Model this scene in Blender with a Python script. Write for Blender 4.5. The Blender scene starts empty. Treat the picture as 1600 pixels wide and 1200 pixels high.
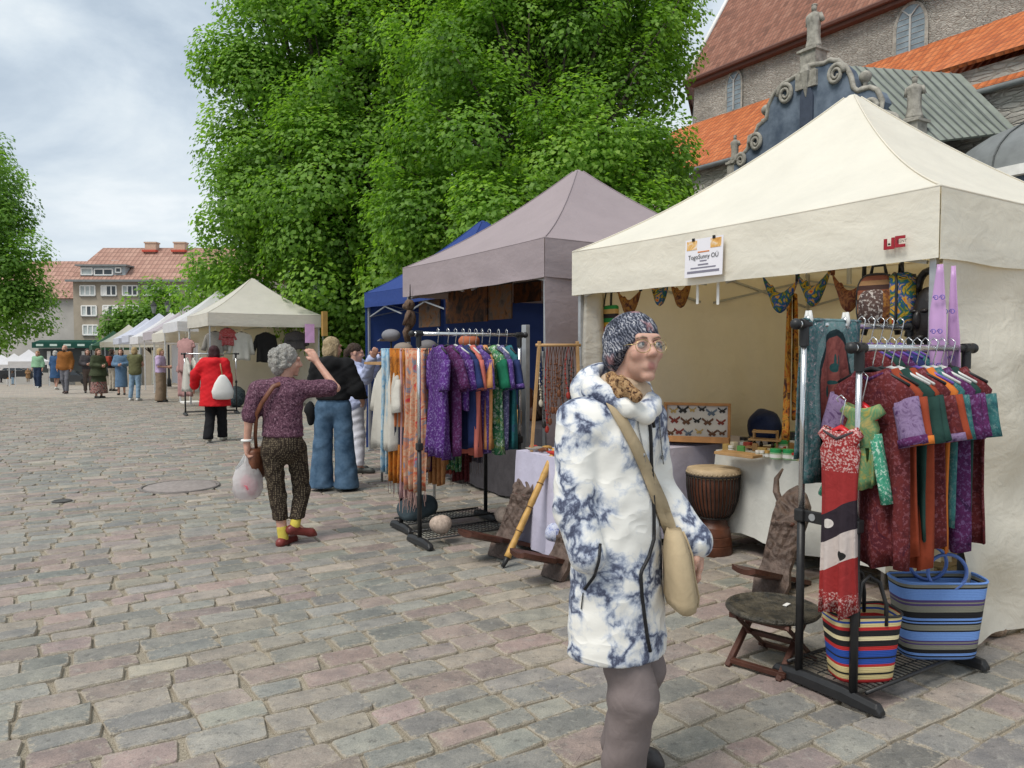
import bpy, math, random
import numpy as np
from mathutils import Vector, Matrix
random.seed(7); RNG = np.random.default_rng(7)
R_ = math.radians; PI = math.pi
SC = bpy.context.scene; COL = SC.collection

# ------------------------------------------------------------------ camera, sky, sun, exposure
FPX = 1200.0; PITCH = math.atan(51/1200); CAM = Vector((0, 0, 1.56))
cam = bpy.data.cameras.new('camera'); cam.sensor_width = 36; cam.lens = 27.0; cam.clip_end = 2000; cam.clip_start = .05
cam_o = bpy.data.objects.new('camera', cam); COL.objects.link(cam_o); cam_o.location = CAM
cam_o.rotation_euler = (R_(90) - PITCH, 0, 0); SC.camera = cam_o
SUN_EL, SUN_AZ = 56, 222          # azimuth measured from +Y clockwise: behind and to the left of the camera
world = bpy.data.worlds.new('World'); SC.world = world; world.use_nodes = True
SC.view_settings.view_transform = 'Standard'; SC.view_settings.look = 'None'; SC.view_settings.gamma = 1
SC.view_settings.exposure = 0.92

def nd(nt, typ, ins=None, **at_):
    n = nt.nodes.new(typ)
    for k, v in at_.items(): setattr(n, k, v)
    for k, v in (ins or {}).items():
        s = n.inputs[k]
        if isinstance(v, bpy.types.NodeSocket): nt.links.new(v, s)
        else: s.default_value = v
    return n
def c4(c): return (c[0], c[1], c[2], 1)
def ramp(nt, fac, stops, interp='LINEAR'):
    n = nt.nodes.new('ShaderNodeValToRGB'); e = n.color_ramp.elements; n.color_ramp.interpolation = interp
    while len(e) < len(stops): e.new(.5)
    for el, (p, c) in zip(e, stops): el.position = p; el.color = c4(c)
    nt.links.new(fac, n.inputs[0]); return n.outputs[0]
def mixc(nt, fac, a, b, mode='MIX'):
    n = nt.nodes.new('ShaderNodeMix'); n.data_type = 'RGBA'; n.blend_type = mode
    for s, v in ((n.inputs[0], fac), (n.inputs[6], a), (n.inputs[7], b)):
        if isinstance(v, bpy.types.NodeSocket): nt.links.new(v, s)
        elif isinstance(v, (int, float)): s.default_value = v
        else: s.default_value = c4(v)
    return n.outputs[2]
def mth(nt, op, a, b=0.0, c=None):
    n = nt.nodes.new('ShaderNodeMath'); n.operation = op
    for s, v in zip(n.inputs, (a, b) if c is None else (a, b, c)):
        if isinstance(v, bpy.types.NodeSocket): nt.links.new(v, s)
        else: s.default_value = v
    return n.outputs[0]
def noise_t(nt, vec, scale, detail=4, rough=.55, dist=0.0):
    return nd(nt, 'ShaderNodeTexNoise', {'Vector': vec, 'Scale': scale, 'Detail': detail, 'Roughness': rough, 'Distortion': dist}).outputs['Fac']

def make_world():
    nt = world.node_tree; nt.nodes.clear()
    sky = nd(nt, 'ShaderNodeTexSky', sky_type='NISHITA'); sky.sun_disc = False
    sky.sun_elevation = R_(SUN_EL); sky.sun_rotation = R_(SUN_AZ); sky.air_density = 1; sky.dust_density = 2
    skyc = mixc(nt, 1.0, sky.outputs[0], (.075, .075, .075), 'MULTIPLY')
    tc = nd(nt, 'ShaderNodeTexCoord')
    mp = nd(nt, 'ShaderNodeMapping', {'Vector': tc.outputs['Generated'], 'Scale': (1, 1, 2.6)})
    n1 = noise_t(nt, mp.outputs[0], 2.1, 7, .56, .5)
    n2 = noise_t(nt, mp.outputs[0], 6.0, 5, .6, .3)
    f = mth(nt, 'ADD', mth(nt, 'MULTIPLY', n1, .8), mth(nt, 'MULTIPLY', n2, .2))
    cl = ramp(nt, f, [(.36, (.35, .415, .485)), (.46, (.425, .488, .55)), (.55, (.51, .563, .605)), (.66, (.66, .685, .70))])
    cov = ramp(nt, f, [(.30, (.80, .80, .80)), (.5, (1, 1, 1))])
    out = mixc(nt, cov, skyc, cl)
    bg = nd(nt, 'ShaderNodeBackground', {'Color': out, 'Strength': 0.8})
    nt.links.new(bg.outputs[0], nd(nt, 'ShaderNodeOutputWorld').inputs[0])
make_world()
sl = bpy.data.lights.new('sun', 'SUN'); sl.energy = 1.5; sl.angle = R_(24); sl.color = (1, .95, .87)
sun_o = bpy.data.objects.new('sun', sl); COL.objects.link(sun_o); sun_o.location = (-20, -20, 40)
_d = Vector((math.sin(R_(SUN_AZ))*math.cos(R_(SUN_EL)), math.cos(R_(SUN_AZ))*math.cos(R_(SUN_EL)), math.sin(R_(SUN_EL))))
sun_o.rotation_euler = (-_d).to_track_quat('-Z', 'Y').to_euler()

# ------------------------------------------------------------------ pixel / row coordinates
def gz(y):
    if y < 28: return 0.0
    if y < 42: return -.0019*(y-28)**2
    return max(-.372 - .053*(y-42), -3.2)
def ray(px, py):
    x = (px-800)/FPX; y = (600-py)/FPX; c, s = math.cos(PITCH), math.sin(PITCH)
    return Vector((x, c + y*s, -s + y*c))
def at(px, py, Y):
    r = ray(px, py); return CAM + r*(Y/r.y)
def gp(px, py):
    r = ray(px, py); Y = -CAM.z/r.z*r.y if r.z < 0 else 60
    for _ in range(30):
        if Y > 90: break
        p = CAM + r*(Y/r.y); Y += (p.z - gz(Y))/max(.02, -r.z/r.y - .03)*.5
    return CAM + r*(Y/r.y)
_l = math.hypot(.535, .845); U = Vector((-.535/_l, .845/_l, 0)); N = Vector((.845/_l, .535/_l, 0))
ROW0 = Vector((2.1, 3.8, 0)); TH = math.atan2(N.y, N.x)
def W(b, a, z=0.0):                       # row coordinates: b into the stalls, a along the row
    p = ROW0 + N*b + U*a; return Vector((p.x, p.y, z))
def rc(p): d = p - ROW0; return (d.dot(N), d.dot(U))
def onb(px, py, b):
    r = ray(px, py); t = (b - (CAM-ROW0).dot(N))/r.dot(N); return CAM + r*t
def ona(px, py, a):
    r = ray(px, py); t = (a - (CAM-ROW0).dot(U))/r.dot(U); return CAM + r*t
def L3(p):                                # world -> row-local (b,a,z) vector
    b, a = rc(p); return Vector((b, a, p.z))

# ------------------------------------------------------------------ mesh building
class MB:
    def __init__(s): s.v = []; s.f = []; s.mi = []; s.cur = 0
    def add(s, vs, fs):
        o = len(s.v); s.v += [tuple(v) for v in vs]
        s.f += [tuple(i+o for i in f) for f in fs]; s.mi += [s.cur]*len(fs); return s
    def box(s, c, d, rot=None):
        hx, hy, hz = d[0]/2, d[1]/2, d[2]/2
        P = [Vector((x, y, z)) for x in (-hx, hx) for y in (-hy, hy) for z in (-hz, hz)]
        if rot is not None: P = [rot @ p for p in P]
        return s.add([p+Vector(c) for p in P], [(0,1,3,2), (4,6,7,5), (0,4,5,1), (2,3,7,6), (0,2,6,4), (1,5,7,3)])
    def tube(s, pts, r, n=8, cap=True, flat=None):
        pts = [Vector(p) for p in pts]; m = len(pts)
        rs = r if isinstance(r, (list, tuple)) else [r]*m
        up = None; rings = []
        for i, p in enumerate(pts):
            t = (pts[min(i+1, m-1)] - pts[max(i-1, 0)])
            t = t.normalized() if t.length > 1e-9 else Vector((0, 0, 1))
            if up is None: up = t.orthogonal().normalized()
            up = (up - t*up.dot(t)); up = up.normalized() if up.length > 1e-6 else t.orthogonal().normalized()
            w = t.cross(up); k = flat or 1
            rings.append([p + (up*math.cos(q) + w*math.sin(q)*k)*rs[i] for q in [2*PI*j/n for j in range(n)]])
        return s.loft(rings, cap)
    def loft(s, rings, cap=True, close=False):
        n = len(rings[0]); vs = [p for r in rings for p in r]; fs = []
        for i in range(len(rings)-1):
            for j in range(n):
                k = (j+1) % n; fs.append((i*n+j, i*n+k, (i+1)*n+k, (i+1)*n+j))
        if cap: fs.append(tuple(range(n))[::-1]); fs.append(tuple((len(rings)-1)*n+j for j in range(n)))
        return s.add(vs, fs)
    def lathe(s, prof, n=24, c=(0, 0, 0), cap=True):
        c = Vector(c)
        return s.loft([[c + Vector((r*math.cos(2*PI*j/n), r*math.sin(2*PI*j/n), z)) for j in range(n)] for r, z in prof], cap)
    def grid(s, fn, nu, nv, flip=False):
        vs = [fn(i/nu, j/nv) for j in range(nv+1) for i in range(nu+1)]; fs = []
        for j in range(nv):
            for i in range(nu):
                a = j*(nu+1)+i; q = (a, a+1, a+nu+2, a+nu+1); fs.append(q[::-1] if flip else q)
        return s.add(vs, fs)
    def ball(s, c, r, n=12, m=8, rot=None):
        r = (r, r, r) if isinstance(r, (int, float)) else r; c = Vector(c); rings = []
        for i in range(m+1):
            t = PI*(i+.02*(i == 0)-.02*(i == m))/m
            ring = [Vector((r[0]*math.sin(t)*math.cos(2*PI*j/n), r[1]*math.sin(t)*math.sin(2*PI*j/n), -r[2]*math.cos(t))) for j in range(n)]
            rings.append([c + (rot @ p if rot is not None else p) for p in ring])
        return s.loft(rings, True)
    def prism(s, poly, fn, h):              # poly 2D outline -> fn(x,y,d) for d in 0,h
        n = len(poly); vs = [fn(x, y, 0) for x, y in poly] + [fn(x, y, h) for x, y in poly]
        return s.add(vs, [tuple(range(n))[::-1], tuple(range(n, 2*n))] + [(j, (j+1) % n, n+(j+1) % n, n+j) for j in range(n)])
def mesh_np(name, v, f):                    # fast: v (n,3) float, f (m,k) int
    me = bpy.data.meshes.new(name); v = np.asarray(v, np.float32); f = np.asarray(f, np.int32); k = f.shape[1]
    me.vertices.add(len(v)); me.vertices.foreach_set('co', v.ravel())
    me.loops.add(f.size); me.loops.foreach_set('vertex_index', f.ravel())
    me.polygons.add(len(f)); me.polygons.foreach_set('loop_start', np.arange(0, f.size, k, dtype=np.int32))
    me.polygons.foreach_set('loop_total', np.full(len(f), k, np.int32)); me.update(calc_edges=True); me.validate(); return me
def link(name, me, mats, parent=None, smooth=True, bevel=0, solid=0):
    o = bpy.data.objects.new(name, me); COL.objects.link(o)
    for m in (mats if isinstance(mats, (list, tuple)) else [mats]):
        if me.materials.find(m.name) < 0 or isinstance(mats, (list, tuple)): me.materials.append(m)
    if smooth: me.polygons.foreach_set('use_smooth', np.ones(len(me.polygons), bool))
    if parent is not None: o.parent = parent
    if solid:
        md = o.modifiers.new('solid', 'SOLIDIFY'); md.thickness = solid; md.offset = 0
    if bevel:
        md = o.modifiers.new('bevel', 'BEVEL'); md.width = bevel; md.segments = 2; md.limit_method = 'ANGLE'
    return o
def obj(name, mb, mats, parent=None, smooth=False, bevel=0, solid=0, autosmooth=None):
    me = bpy.data.meshes.new(name); me.from_pydata(mb.v, [], mb.f)
    if any(mb.mi): me.polygons.foreach_set('material_index', mb.mi)
    me.update()
    o = link(name, me, mats, parent, smooth, bevel, solid)
    if autosmooth: me.set_sharp_from_angle(angle=R_(autosmooth))
    return o
def tag(o, label=None, cat=None, group=None, kind=None):
    if label: o['label'] = label
    if cat: o['category'] = cat
    if group: o['group'] = group
    if kind: o['kind'] = kind
    return o
def thing(name, label, cat, loc=(0, 0, 0), rz=0.0, group=None):
    o = bpy.data.objects.new(name, None); COL.objects.link(o); o.empty_display_size = .1
    o.location = loc; o.rotation_euler = (0, 0, rz); return tag(o, label, cat, group)
def copy_tree(o, parent=None):
    c = o.copy(); COL.objects.link(c)
    if parent is not None: c.parent = parent
    for ch in list(o.children): copy_tree(ch, c)
    return c
def rotz(a): return Matrix.Rotation(a, 3, 'Z')
def wob(x, y, z, s=1.0, seed=0.0):          # cheap smooth noise -1..1
    return (math.sin(x*s*1.7+seed+1.3*math.sin(y*s*1.1+seed)) + math.sin(y*s*2.3+seed*1.7+math.sin(z*s*1.9)) + math.sin(z*s*2.1+seed*.6+1.1*math.sin(x*s*1.3)))/3

# ------------------------------------------------------------------ materials
MATS = {}
def newmat(name):
    m = bpy.data.materials.new(name); m.use_nodes = True; nt = m.node_tree; nt.nodes.clear(); return m, nt
def finish(nt, col, rough=.75, metal=0, spec=.35, bump=None, bstr=.3, bdist=.01, trans=0, sss=0, alpha=None, tcol=None):
    p = nd(nt, 'ShaderNodeBsdfPrincipled', {'Roughness': rough, 'Metallic': metal, 'Specular IOR Level': spec})
    if isinstance(col, bpy.types.NodeSocket): nt.links.new(col, p.inputs['Base Color'])
    else: p.inputs['Base Color'].default_value = c4(col)
    if alpha is not None: p.inputs['Alpha'].default_value = alpha
    if sss: p.inputs['Subsurface Weight'].default_value = sss; p.inputs['Subsurface Radius'].default_value = (.012, .005, .003); p.inputs['Subsurface Scale'].default_value = 1
    if bump is not None:
        b = nd(nt, 'ShaderNodeBump', {'Strength': bstr, 'Distance': bdist, 'Height': bump}); nt.links.new(b.outputs[0], p.inputs['Normal'])
    out = p.outputs[0]
    if trans:
        t = nd(nt, 'ShaderNodeBsdfTranslucent')
        src = tcol if tcol is not None else col
        if isinstance(src, bpy.types.NodeSocket): nt.links.new(src, t.inputs[0])
        else: t.inputs[0].default_value = c4(src)
        out = nd(nt, 'ShaderNodeMixShader', {0: trans, 1: out, 2: t.outputs[0]}).outputs[0]
    nt.links.new(out, nd(nt, 'ShaderNodeOutputMaterial').inputs[0])
def ocoord(nt, gen=False): return nd(nt, 'ShaderNodeTexCoord').outputs['Generated' if gen else 'Object']
def sepz(nt, v): return nd(nt, 'ShaderNodeSeparateXYZ', {0: v}).outputs
def mat(name, col, rough=.75, var=.12, scale=6, bump=.15, bscale=40, bdist=.01, metal=0, spec=.35, trans=0, sss=0, col2=None, alpha=None):
    if name in MATS: return MATS[name]
    m, nt = newmat(name); v = ocoord(nt)
    f = noise_t(nt, v, scale, 5, .6)
    lo = tuple(x*(1-var) for x in col); hi = col2 or tuple(min(1, x*(1+var)) for x in col)
    c = ramp(nt, f, [(.32, lo), (.68, hi)])
    b = noise_t(nt, v, bscale, 4, .6) if bump else None
    finish(nt, c, rough, metal, spec, b, bump, bdist, trans, sss, alpha); MATS[name] = m; return m
def fabric(name, col, var=.1, rough=.9, trans=0, folds=.35, col2=None, weave=500):
    """woven cloth: soft fold relief and a fine weave"""
    if name in MATS: return MATS[name]
    m, nt = newmat(name); v = ocoord(nt)
    c = ramp(nt, noise_t(nt, v, 9, 5, .65), [(.3, tuple(x*(1-var) for x in col)), (.7, col2 or tuple(min(1, x*(1+var)) for x in col))])
    b = mth(nt, 'ADD', mth(nt, 'MULTIPLY', noise_t(nt, v, 14, 3, .5, 1.2), .9), mth(nt, 'MULTIPLY', noise_t(nt, v, weave, 2, .5), .08))
    finish(nt, c, rough, 0, .2, b, folds, .012, trans); MATS[name] = m; return m
def batik(name, cols, scale=14, dist=2.0, detail=6, stretch=(1, 1, 1), specks=None, sscale=60, bands=None):
    """dyed cloth: blotches of several colours, optional pale specks and colour bands along z (metres)"""
    if name in MATS: return MATS[name]
    m, nt = newmat(name); v0 = ocoord(nt)
    v = nd(nt, 'ShaderNodeMapping', {'Vector': v0, 'Scale': stretch}).outputs[0]
    f = noise_t(nt, v, scale, detail, .6, dist); k = len(cols)
    c = ramp(nt, f, [(.3 + .4*i/max(1, k-1), cc) for i, cc in enumerate(cols)])
    if specks is not None:
        s = ramp(nt, noise_t(nt, v0, sscale, 3, .7), [(.53, (0, 0, 0)), (.60, (1, 1, 1))]); c = mixc(nt, s, c, specks)
    if bands:
        z = sepz(nt, v0)[2]
        for z0, z1, bc in bands:
            g = mth(nt, 'MULTIPLY', mth(nt, 'GREATER_THAN', z, z0), mth(nt, 'LESS_THAN', z, z1)); c = mixc(nt, g, c, bc)
    finish(nt, c, .85, 0, .2, noise_t(nt, v0, 18, 3, .5, 1), .35, .01, .08); MATS[name] = m; return m
def stripes(name, seq, axis=2, z0=0., z1=1., rough=.7, bump=250):
    if name in MATS: return MATS[name]
    m, nt = newmat(name); v = ocoord(nt)
    fz = nd(nt, 'ShaderNodeMapRange', {0: sepz(nt, v)[axis], 1: z0, 2: z1}).outputs[0]
    c = None                                         # more than 32 stops are split over two ramps
    c = ramp(nt, fz, seq[:32], 'CONSTANT')
    wv = nd(nt, 'ShaderNodeTexWave', {'Vector': v, 'Scale': bump/6.28}); wv.bands_direction = 'Z'
    c = mixc(nt, .12, c, noise_t(nt, v, 120, 2), 'OVERLAY')
    finish(nt, c, rough, 0, .3, wv.outputs['Fac'], .3, .003); MATS[name] = m; return m
# ------------------------------------------------------------------ ground: stone setts in sand
def stone_mat():
    m, nt = newmat('sett_stone'); v = nd(nt, 'ShaderNodeNewGeometry').outputs['Position']
    col = mixc(nt, 1.0, nd(nt, 'ShaderNodeAttribute', attribute_name='tint').outputs['Color'], nd(nt, 'ShaderNodeObjectInfo').outputs['Color'], 'MULTIPLY')
    n1 = noise_t(nt, v, 7, 6, .65); n2 = noise_t(nt, v, 38, 5, .7); n3 = noise_t(nt, v, 170, 3, .7)
    c = mixc(nt, 1.0, col, ramp(nt, n1, [(.3, (.72, .73, .74)), (.7, (1.25, 1.21, 1.15))]), 'MULTIPLY')
    c = mixc(nt, 1.0, c, ramp(nt, n3, [(.3, (.74, .74, .74)), (.7, (1.24, 1.24, 1.24))]), 'MULTIPLY')
    wear = ramp(nt, noise_t(nt, v, 16, 6, .75, .6), [(.56, (0, 0, 0)), (.68, (.55, .55, .55))]); c = mixc(nt, wear, c, (.36, .345, .305))
    dark = ramp(nt, noise_t(nt, v, 24, 6, .75), [(.33, (.7, .7, .7)), (.44, (0, 0, 0))]); c = mixc(nt, dark, c, (.085, .08, .072))
    al = nd(nt, 'ShaderNodeAttribute', attribute_name='tint').outputs['Alpha']; e = mth(nt, 'ADD', mth(nt, 'POWER', mth(nt, 'SUBTRACT', 1.0, al), 2.2), mth(nt, 'MULTIPLY', mth(nt, 'SUBTRACT', noise_t(nt, v, 30, 5, .7), .5), 1.9))
    dust = ramp(nt, n3, [(.35, (.25, .215, .165)), (.65, (.48, .425, .34))]); c = mixc(nt, ramp(nt, e, [(.42, (0, 0, 0)), (.72, (.85, .85, .85))]), c, dust)
    h = mth(nt, 'ADD', mth(nt, 'MULTIPLY', n1, .5), mth(nt, 'ADD', mth(nt, 'MULTIPLY', n2, .35), mth(nt, 'MULTIPLY', n3, .12)))
    finish(nt, c, ramp(nt, n2, [(.3, (.55,)*3), (.7, (.8,)*3)]), 0, .35, h, .6, .014); return m
def ground_mat():
    m, nt = newmat('sand_and_far_setts'); v = ocoord(nt)
    s1 = noise_t(nt, v, 160, 4, .75); s2 = noise_t(nt, v, 3, 4, .6)
    sand = ramp(nt, s1, [(.32, (.11, .09, .07)), (.5, (.31, .27, .205)), (.68, (.52, .46, .37))])
    sand = mixc(nt, 1.0, sand, ramp(nt, s2, [(.3, (.75,)*3), (.7, (1.1,)*3)]), 'MULTIPLY')
    wv = nd(nt, 'ShaderNodeMapping', {'Vector': v}).outputs[0]
    br = nd(nt, 'ShaderNodeTexBrick', {'Vector': wv, 'Color1': (.30, .285, .26, 1), 'Color2': (.34, .285, .25, 1), 'Mortar': (.40, .35, .28, 1), 'Scale': 1.0,
        'Mortar Size': .012, 'Mortar Smooth': .3, 'Bias': 0, 'Brick Width': .31, 'Row Height': .18}, offset=.45)
    far = mixc(nt, 1.0, br.outputs[0], ramp(nt, noise_t(nt, v, 1.3, 5, .65), [(.3, (.86,)*3), (.7, (1.16, 1.14, 1.1))]), 'MULTIPLY')
    y = sepz(nt, nd(nt, 'ShaderNodeNewGeometry').outputs['Position'])[1]
    g = nd(nt, 'ShaderNodeMapRange', {0: y, 1: STONE_Y-.2, 2: STONE_Y+.2}).outputs[0]
    x = sepz(nt, nd(nt, 'ShaderNodeNewGeometry').outputs['Position'])[0]
    c = mixc(nt, g, sand, far)
    finish(nt, c, .9, 0, .25, s1, .6, .008); return m
STONE_Y = 26.0
def build_ground():
    gm = ground_mat(); sm = stone_mat()
    ys = [-4, 0, 8, STONE_Y-.35, STONE_Y+.1] + [20, 24, 28, 30, 32, 34, 36, 38, 40, 42, 46, 50, 60, 80, 95, 120, 200, 900]
    xs = [-900, -200, -80, -40, -20, -10, 0, 10, 20, 40, 80, 200, 900]
    mb = MB(); inv = rotz(-TH)
    def z_(y): return (-.018 if y < STONE_Y else 0) + gz(y)
    mb.add([inv @ (Vector((x, y, z_(y))) - ROW0) for y in ys for x in xs], [(j*len(xs)+i, j*len(xs)+i+1, (j+1)*len(xs)+i+1, (j+1)*len(xs)+i) for j in range(len(ys)-1) for i in range(len(xs)-1)])
    g = obj('market_square_ground', mb, gm); g.location = ROW0; g.rotation_euler = (0, 0, TH); tag(g, 'stone sett paving of the market square', kind='structure')
    rnd = random.Random(3); stones = []
    a = -9.0
    while a < 34:
        h = rnd.uniform(.145, .205); b = -24 + rnd.uniform(0, .3); drift = rnd.uniform(-.01, .01)
        while b < 12:
            L = rnd.choice([rnd.uniform(.19, .26), rnd.uniform(.25, .34), rnd.uniform(.28, .40)])
            cb, ca = b+L/2, a+h/2; p = W(cb, ca)
            if .9 < p.y < STONE_Y-.1 and abs(p.x) < p.y*.72+1.9 and not (cb > 3.6 and ca > 0): stones.append((p.y, cb, ca, L-rnd.uniform(.006, .020), h-rnd.uniform(.004, .016)))
            b += L
        a += h
    def shape(L, h, rr, n=3):                 # rounded, irregular outline with a bevel and a low dome
        lo, mid, top = [], [], []
        cr = [rr.uniform(.010, .032) for _ in range(4)]
        sk = [(rr.uniform(-.014, .014), rr.uniform(-.011, .011)) for _ in range(4)]
        for q, (sx, sy) in enumerate(((1, 1), (-1, 1), (-1, -1), (1, -1))):
            r = cr[q]; cx, cy = sx*(L/2-r)+sk[q][0], sy*(h/2-r)+sk[q][1]
            for i in range(n):
                t = (q + i/(n-1))*PI/2
                lo.append((cx+r*math.cos(t), cy+r*math.sin(t), -.03)); mid.append((cx+r*.9*math.cos(t), cy+r*.9*math.sin(t), -.008))
                e = max(r-.006, .002); top.append((cx+e*math.cos(t), cy+e*math.sin(t), rr.uniform(-.002, .0015)))
        k = len(lo); vs = lo+mid+top+[(rr.uniform(-.02, .02), 0, .004)]; fs = []
        for j in range(k):
            i2 = (j+1) % k
            fs += [(j, i2, k+i2, k+j), (k+j, k+i2, 2*k+i2, 2*k+j)]; fs.append((2*k+j, 2*k+i2, 3*k))
        return vs, fs
    pal = [((.23, .237, .222), 5), ((.195, .207, .198), 4), ((.275, .215, .20), 4), ((.245, .20, .19), 3), ((.28, .258, .225), 3), ((.17, .18, .178), 2), ((.31, .28, .24), 1)]
    bag = [c for c, w in pal for _ in range(w)]
    def tint(): c = rnd.choice(bag); g_ = sum(c)/3; c = tuple(g_+(x-g_)*.70 for x in c); k = rnd.uniform(.86, 1.15)*1.03; return tuple(x*k*w_*rnd.uniform(.97, 1.03) for x, w_ in zip(c, (1.04, .99, .945)))
    stones.sort()
    vis = [s for s in stones if s[0] > 2.72 and abs(W(s[1], s[2]).x) < s[0]*.70]; first = set(id(s) for s in vis[:300])
    white = None; meshes = []
    for i in range(24):
        vs, fs = shape(.29, .165, rnd); me = bpy.data.meshes.new('paving_stone'); me.from_pydata(vs, [], fs)
        at_ = me.color_attributes.new('tint', 'FLOAT_COLOR', 'POINT'); q4 = np.ones((len(vs), 4), np.float32); k3 = (len(vs)-1)//3; q4[:2*k3, 3] = .0; q4[2*k3:3*k3, 3] = .25; at_.data.foreach_set('color', q4.ravel())
        me.materials.append(sm); meshes.append(me)
    V, Fq, Ft, C = [], [], [], []
    for s in stones:
        y, cb, ca, L, h = s; rz = rnd.gauss(0, .022); dz = rnd.gauss(0, .0024); tx, ty = rnd.gauss(0, .012), rnd.gauss(0, .016)
        c = tint(); zz = 0
        if id(s) in first:
            o = bpy.data.objects.new('paving_stone', rnd.choice(meshes)); COL.objects.link(o); o.parent = g
            o.location = (cb, ca, zz+dz); o.rotation_euler = (ty, tx, rz); o.scale = (L/.29, h/.165, 1); o.color = c4(c)
        else:
            vs, fs = shape(L, h, rnd, 3 if y < 8 else 2); R = Matrix.Rotation(rz, 3, 'Z') @ Matrix.Rotation(tx, 3, 'Y') @ Matrix.Rotation(ty, 3, 'X'); o0 = len(V)
            V += [tuple(R @ Vector(v) + Vector((cb, ca, zz+dz))) for v in vs]; k3 = (len(vs)-1)//3; C += [(*c, 0.)]*(2*k3) + [(*c, .25)]*k3 + [c4(c)]; Ft += [tuple(i+o0 for i in f) for f in fs]
    me = bpy.data.meshes.new('paving_stones'); me.from_pydata(V, [], Ft)
    at_ = me.color_attributes.new('tint', 'FLOAT_COLOR', 'POINT'); at_.data.foreach_set('color', np.array(C, np.float32).ravel())
    o = link('paving_stones', me, sm, g, smooth=False); o['kind'] = 'stuff'
    # round service cover and a small iron lid let into the paving
    t = gp(282, 761); c = thing('manhole_cover', 'round stone-filled service cover set in the paving on the left', 'manhole cover', (t.x, t.y, .004), TH)
    iron = mat('cover_iron', (.17, .15, .14), .6, .25, 30, .4, 90); m = MB(); m.lathe([(.43, -.01), (.43, .012), (.405, .014), (.40, .004)], 40, cap=False); obj('rim', m, iron, c, True)
    m = MB(); m.lathe([(.39, -.01), (.39, .006), (.375, .012), (.01, .012)], 40); obj('cover_plate', m, mat('cover_fill', (.27, .235, .22), .8, .2, 20, .5, 60), c, autosmooth=30)
    t = gp(97, 784); m = MB(); m.lathe([(.095, -.01), (.095, .01), (.08, .016), (.06, .008), (.01, .008)], 20); o = obj('water_valve_lid', m, mat('valve_iron', (.06, .055, .05), .5), autosmooth=35); o.location = (t.x, t.y, .002); tag(o, 'small dark iron valve lid in the paving at the left', 'valve lid')
build_ground()
# ------------------------------------------------------------------ trees
def leaf_mat(name, dark, mid, bright):
    m, nt = newmat(name)
    t = nd(nt, 'ShaderNodeAttribute', attribute_name='tint').outputs['Fac']
    c = ramp(nt, t, [(0, dark), (.5, mid), (1, bright)])
    finish(nt, c, .55, 0, .35, trans=.5, tcol=mixc(nt, 1.0, c, (1.5, 1.6, .7), 'MULTIPLY')); return m
def leaves(name, P, D, size, rng, mat_, parent, tint0):
    """P leaf bases, D outward directions; each leaf is a folded pointed quad"""
    n = len(P); nn = D*.75 + np.array([0, 0, .75]) + rng.normal(0, .34, (n, 3)); nn /= np.linalg.norm(nn, axis=1)[:, None]
    d = D*.5 + rng.normal(0, .6, (n, 3)); d[:, 2] -= .35; d -= nn*np.sum(d*nn, 1)[:, None]; d /= np.linalg.norm(d, axis=1)[:, None]+1e-9
    w = np.cross(d, nn)
    s = (size*rng.uniform(.65, 1.3, n))[:, None]
    v = np.stack([P, P + d*s*.45 + w*s*.42 + nn*s*.08, P + d*s - nn*s*.06, P + d*s*.45 - w*s*.42 + nn*s*.08], 1).reshape(-1, 3)
    me = mesh_np(name, v, np.arange(4*n).reshape(-1, 4))
    t = np.clip(tint0 + rng.normal(0, .16, n), 0, 1); a = np.repeat(t, 4)
    at_ = me.color_attributes.new('tint', 'FLOAT_COLOR', 'POINT'); at_.data.foreach_set('color', np.stack([a, a, a, np.ones_like(a)], 1).astype(np.float32).ravel())
    return link(name, me, mat_, parent, smooth=False)
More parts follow.
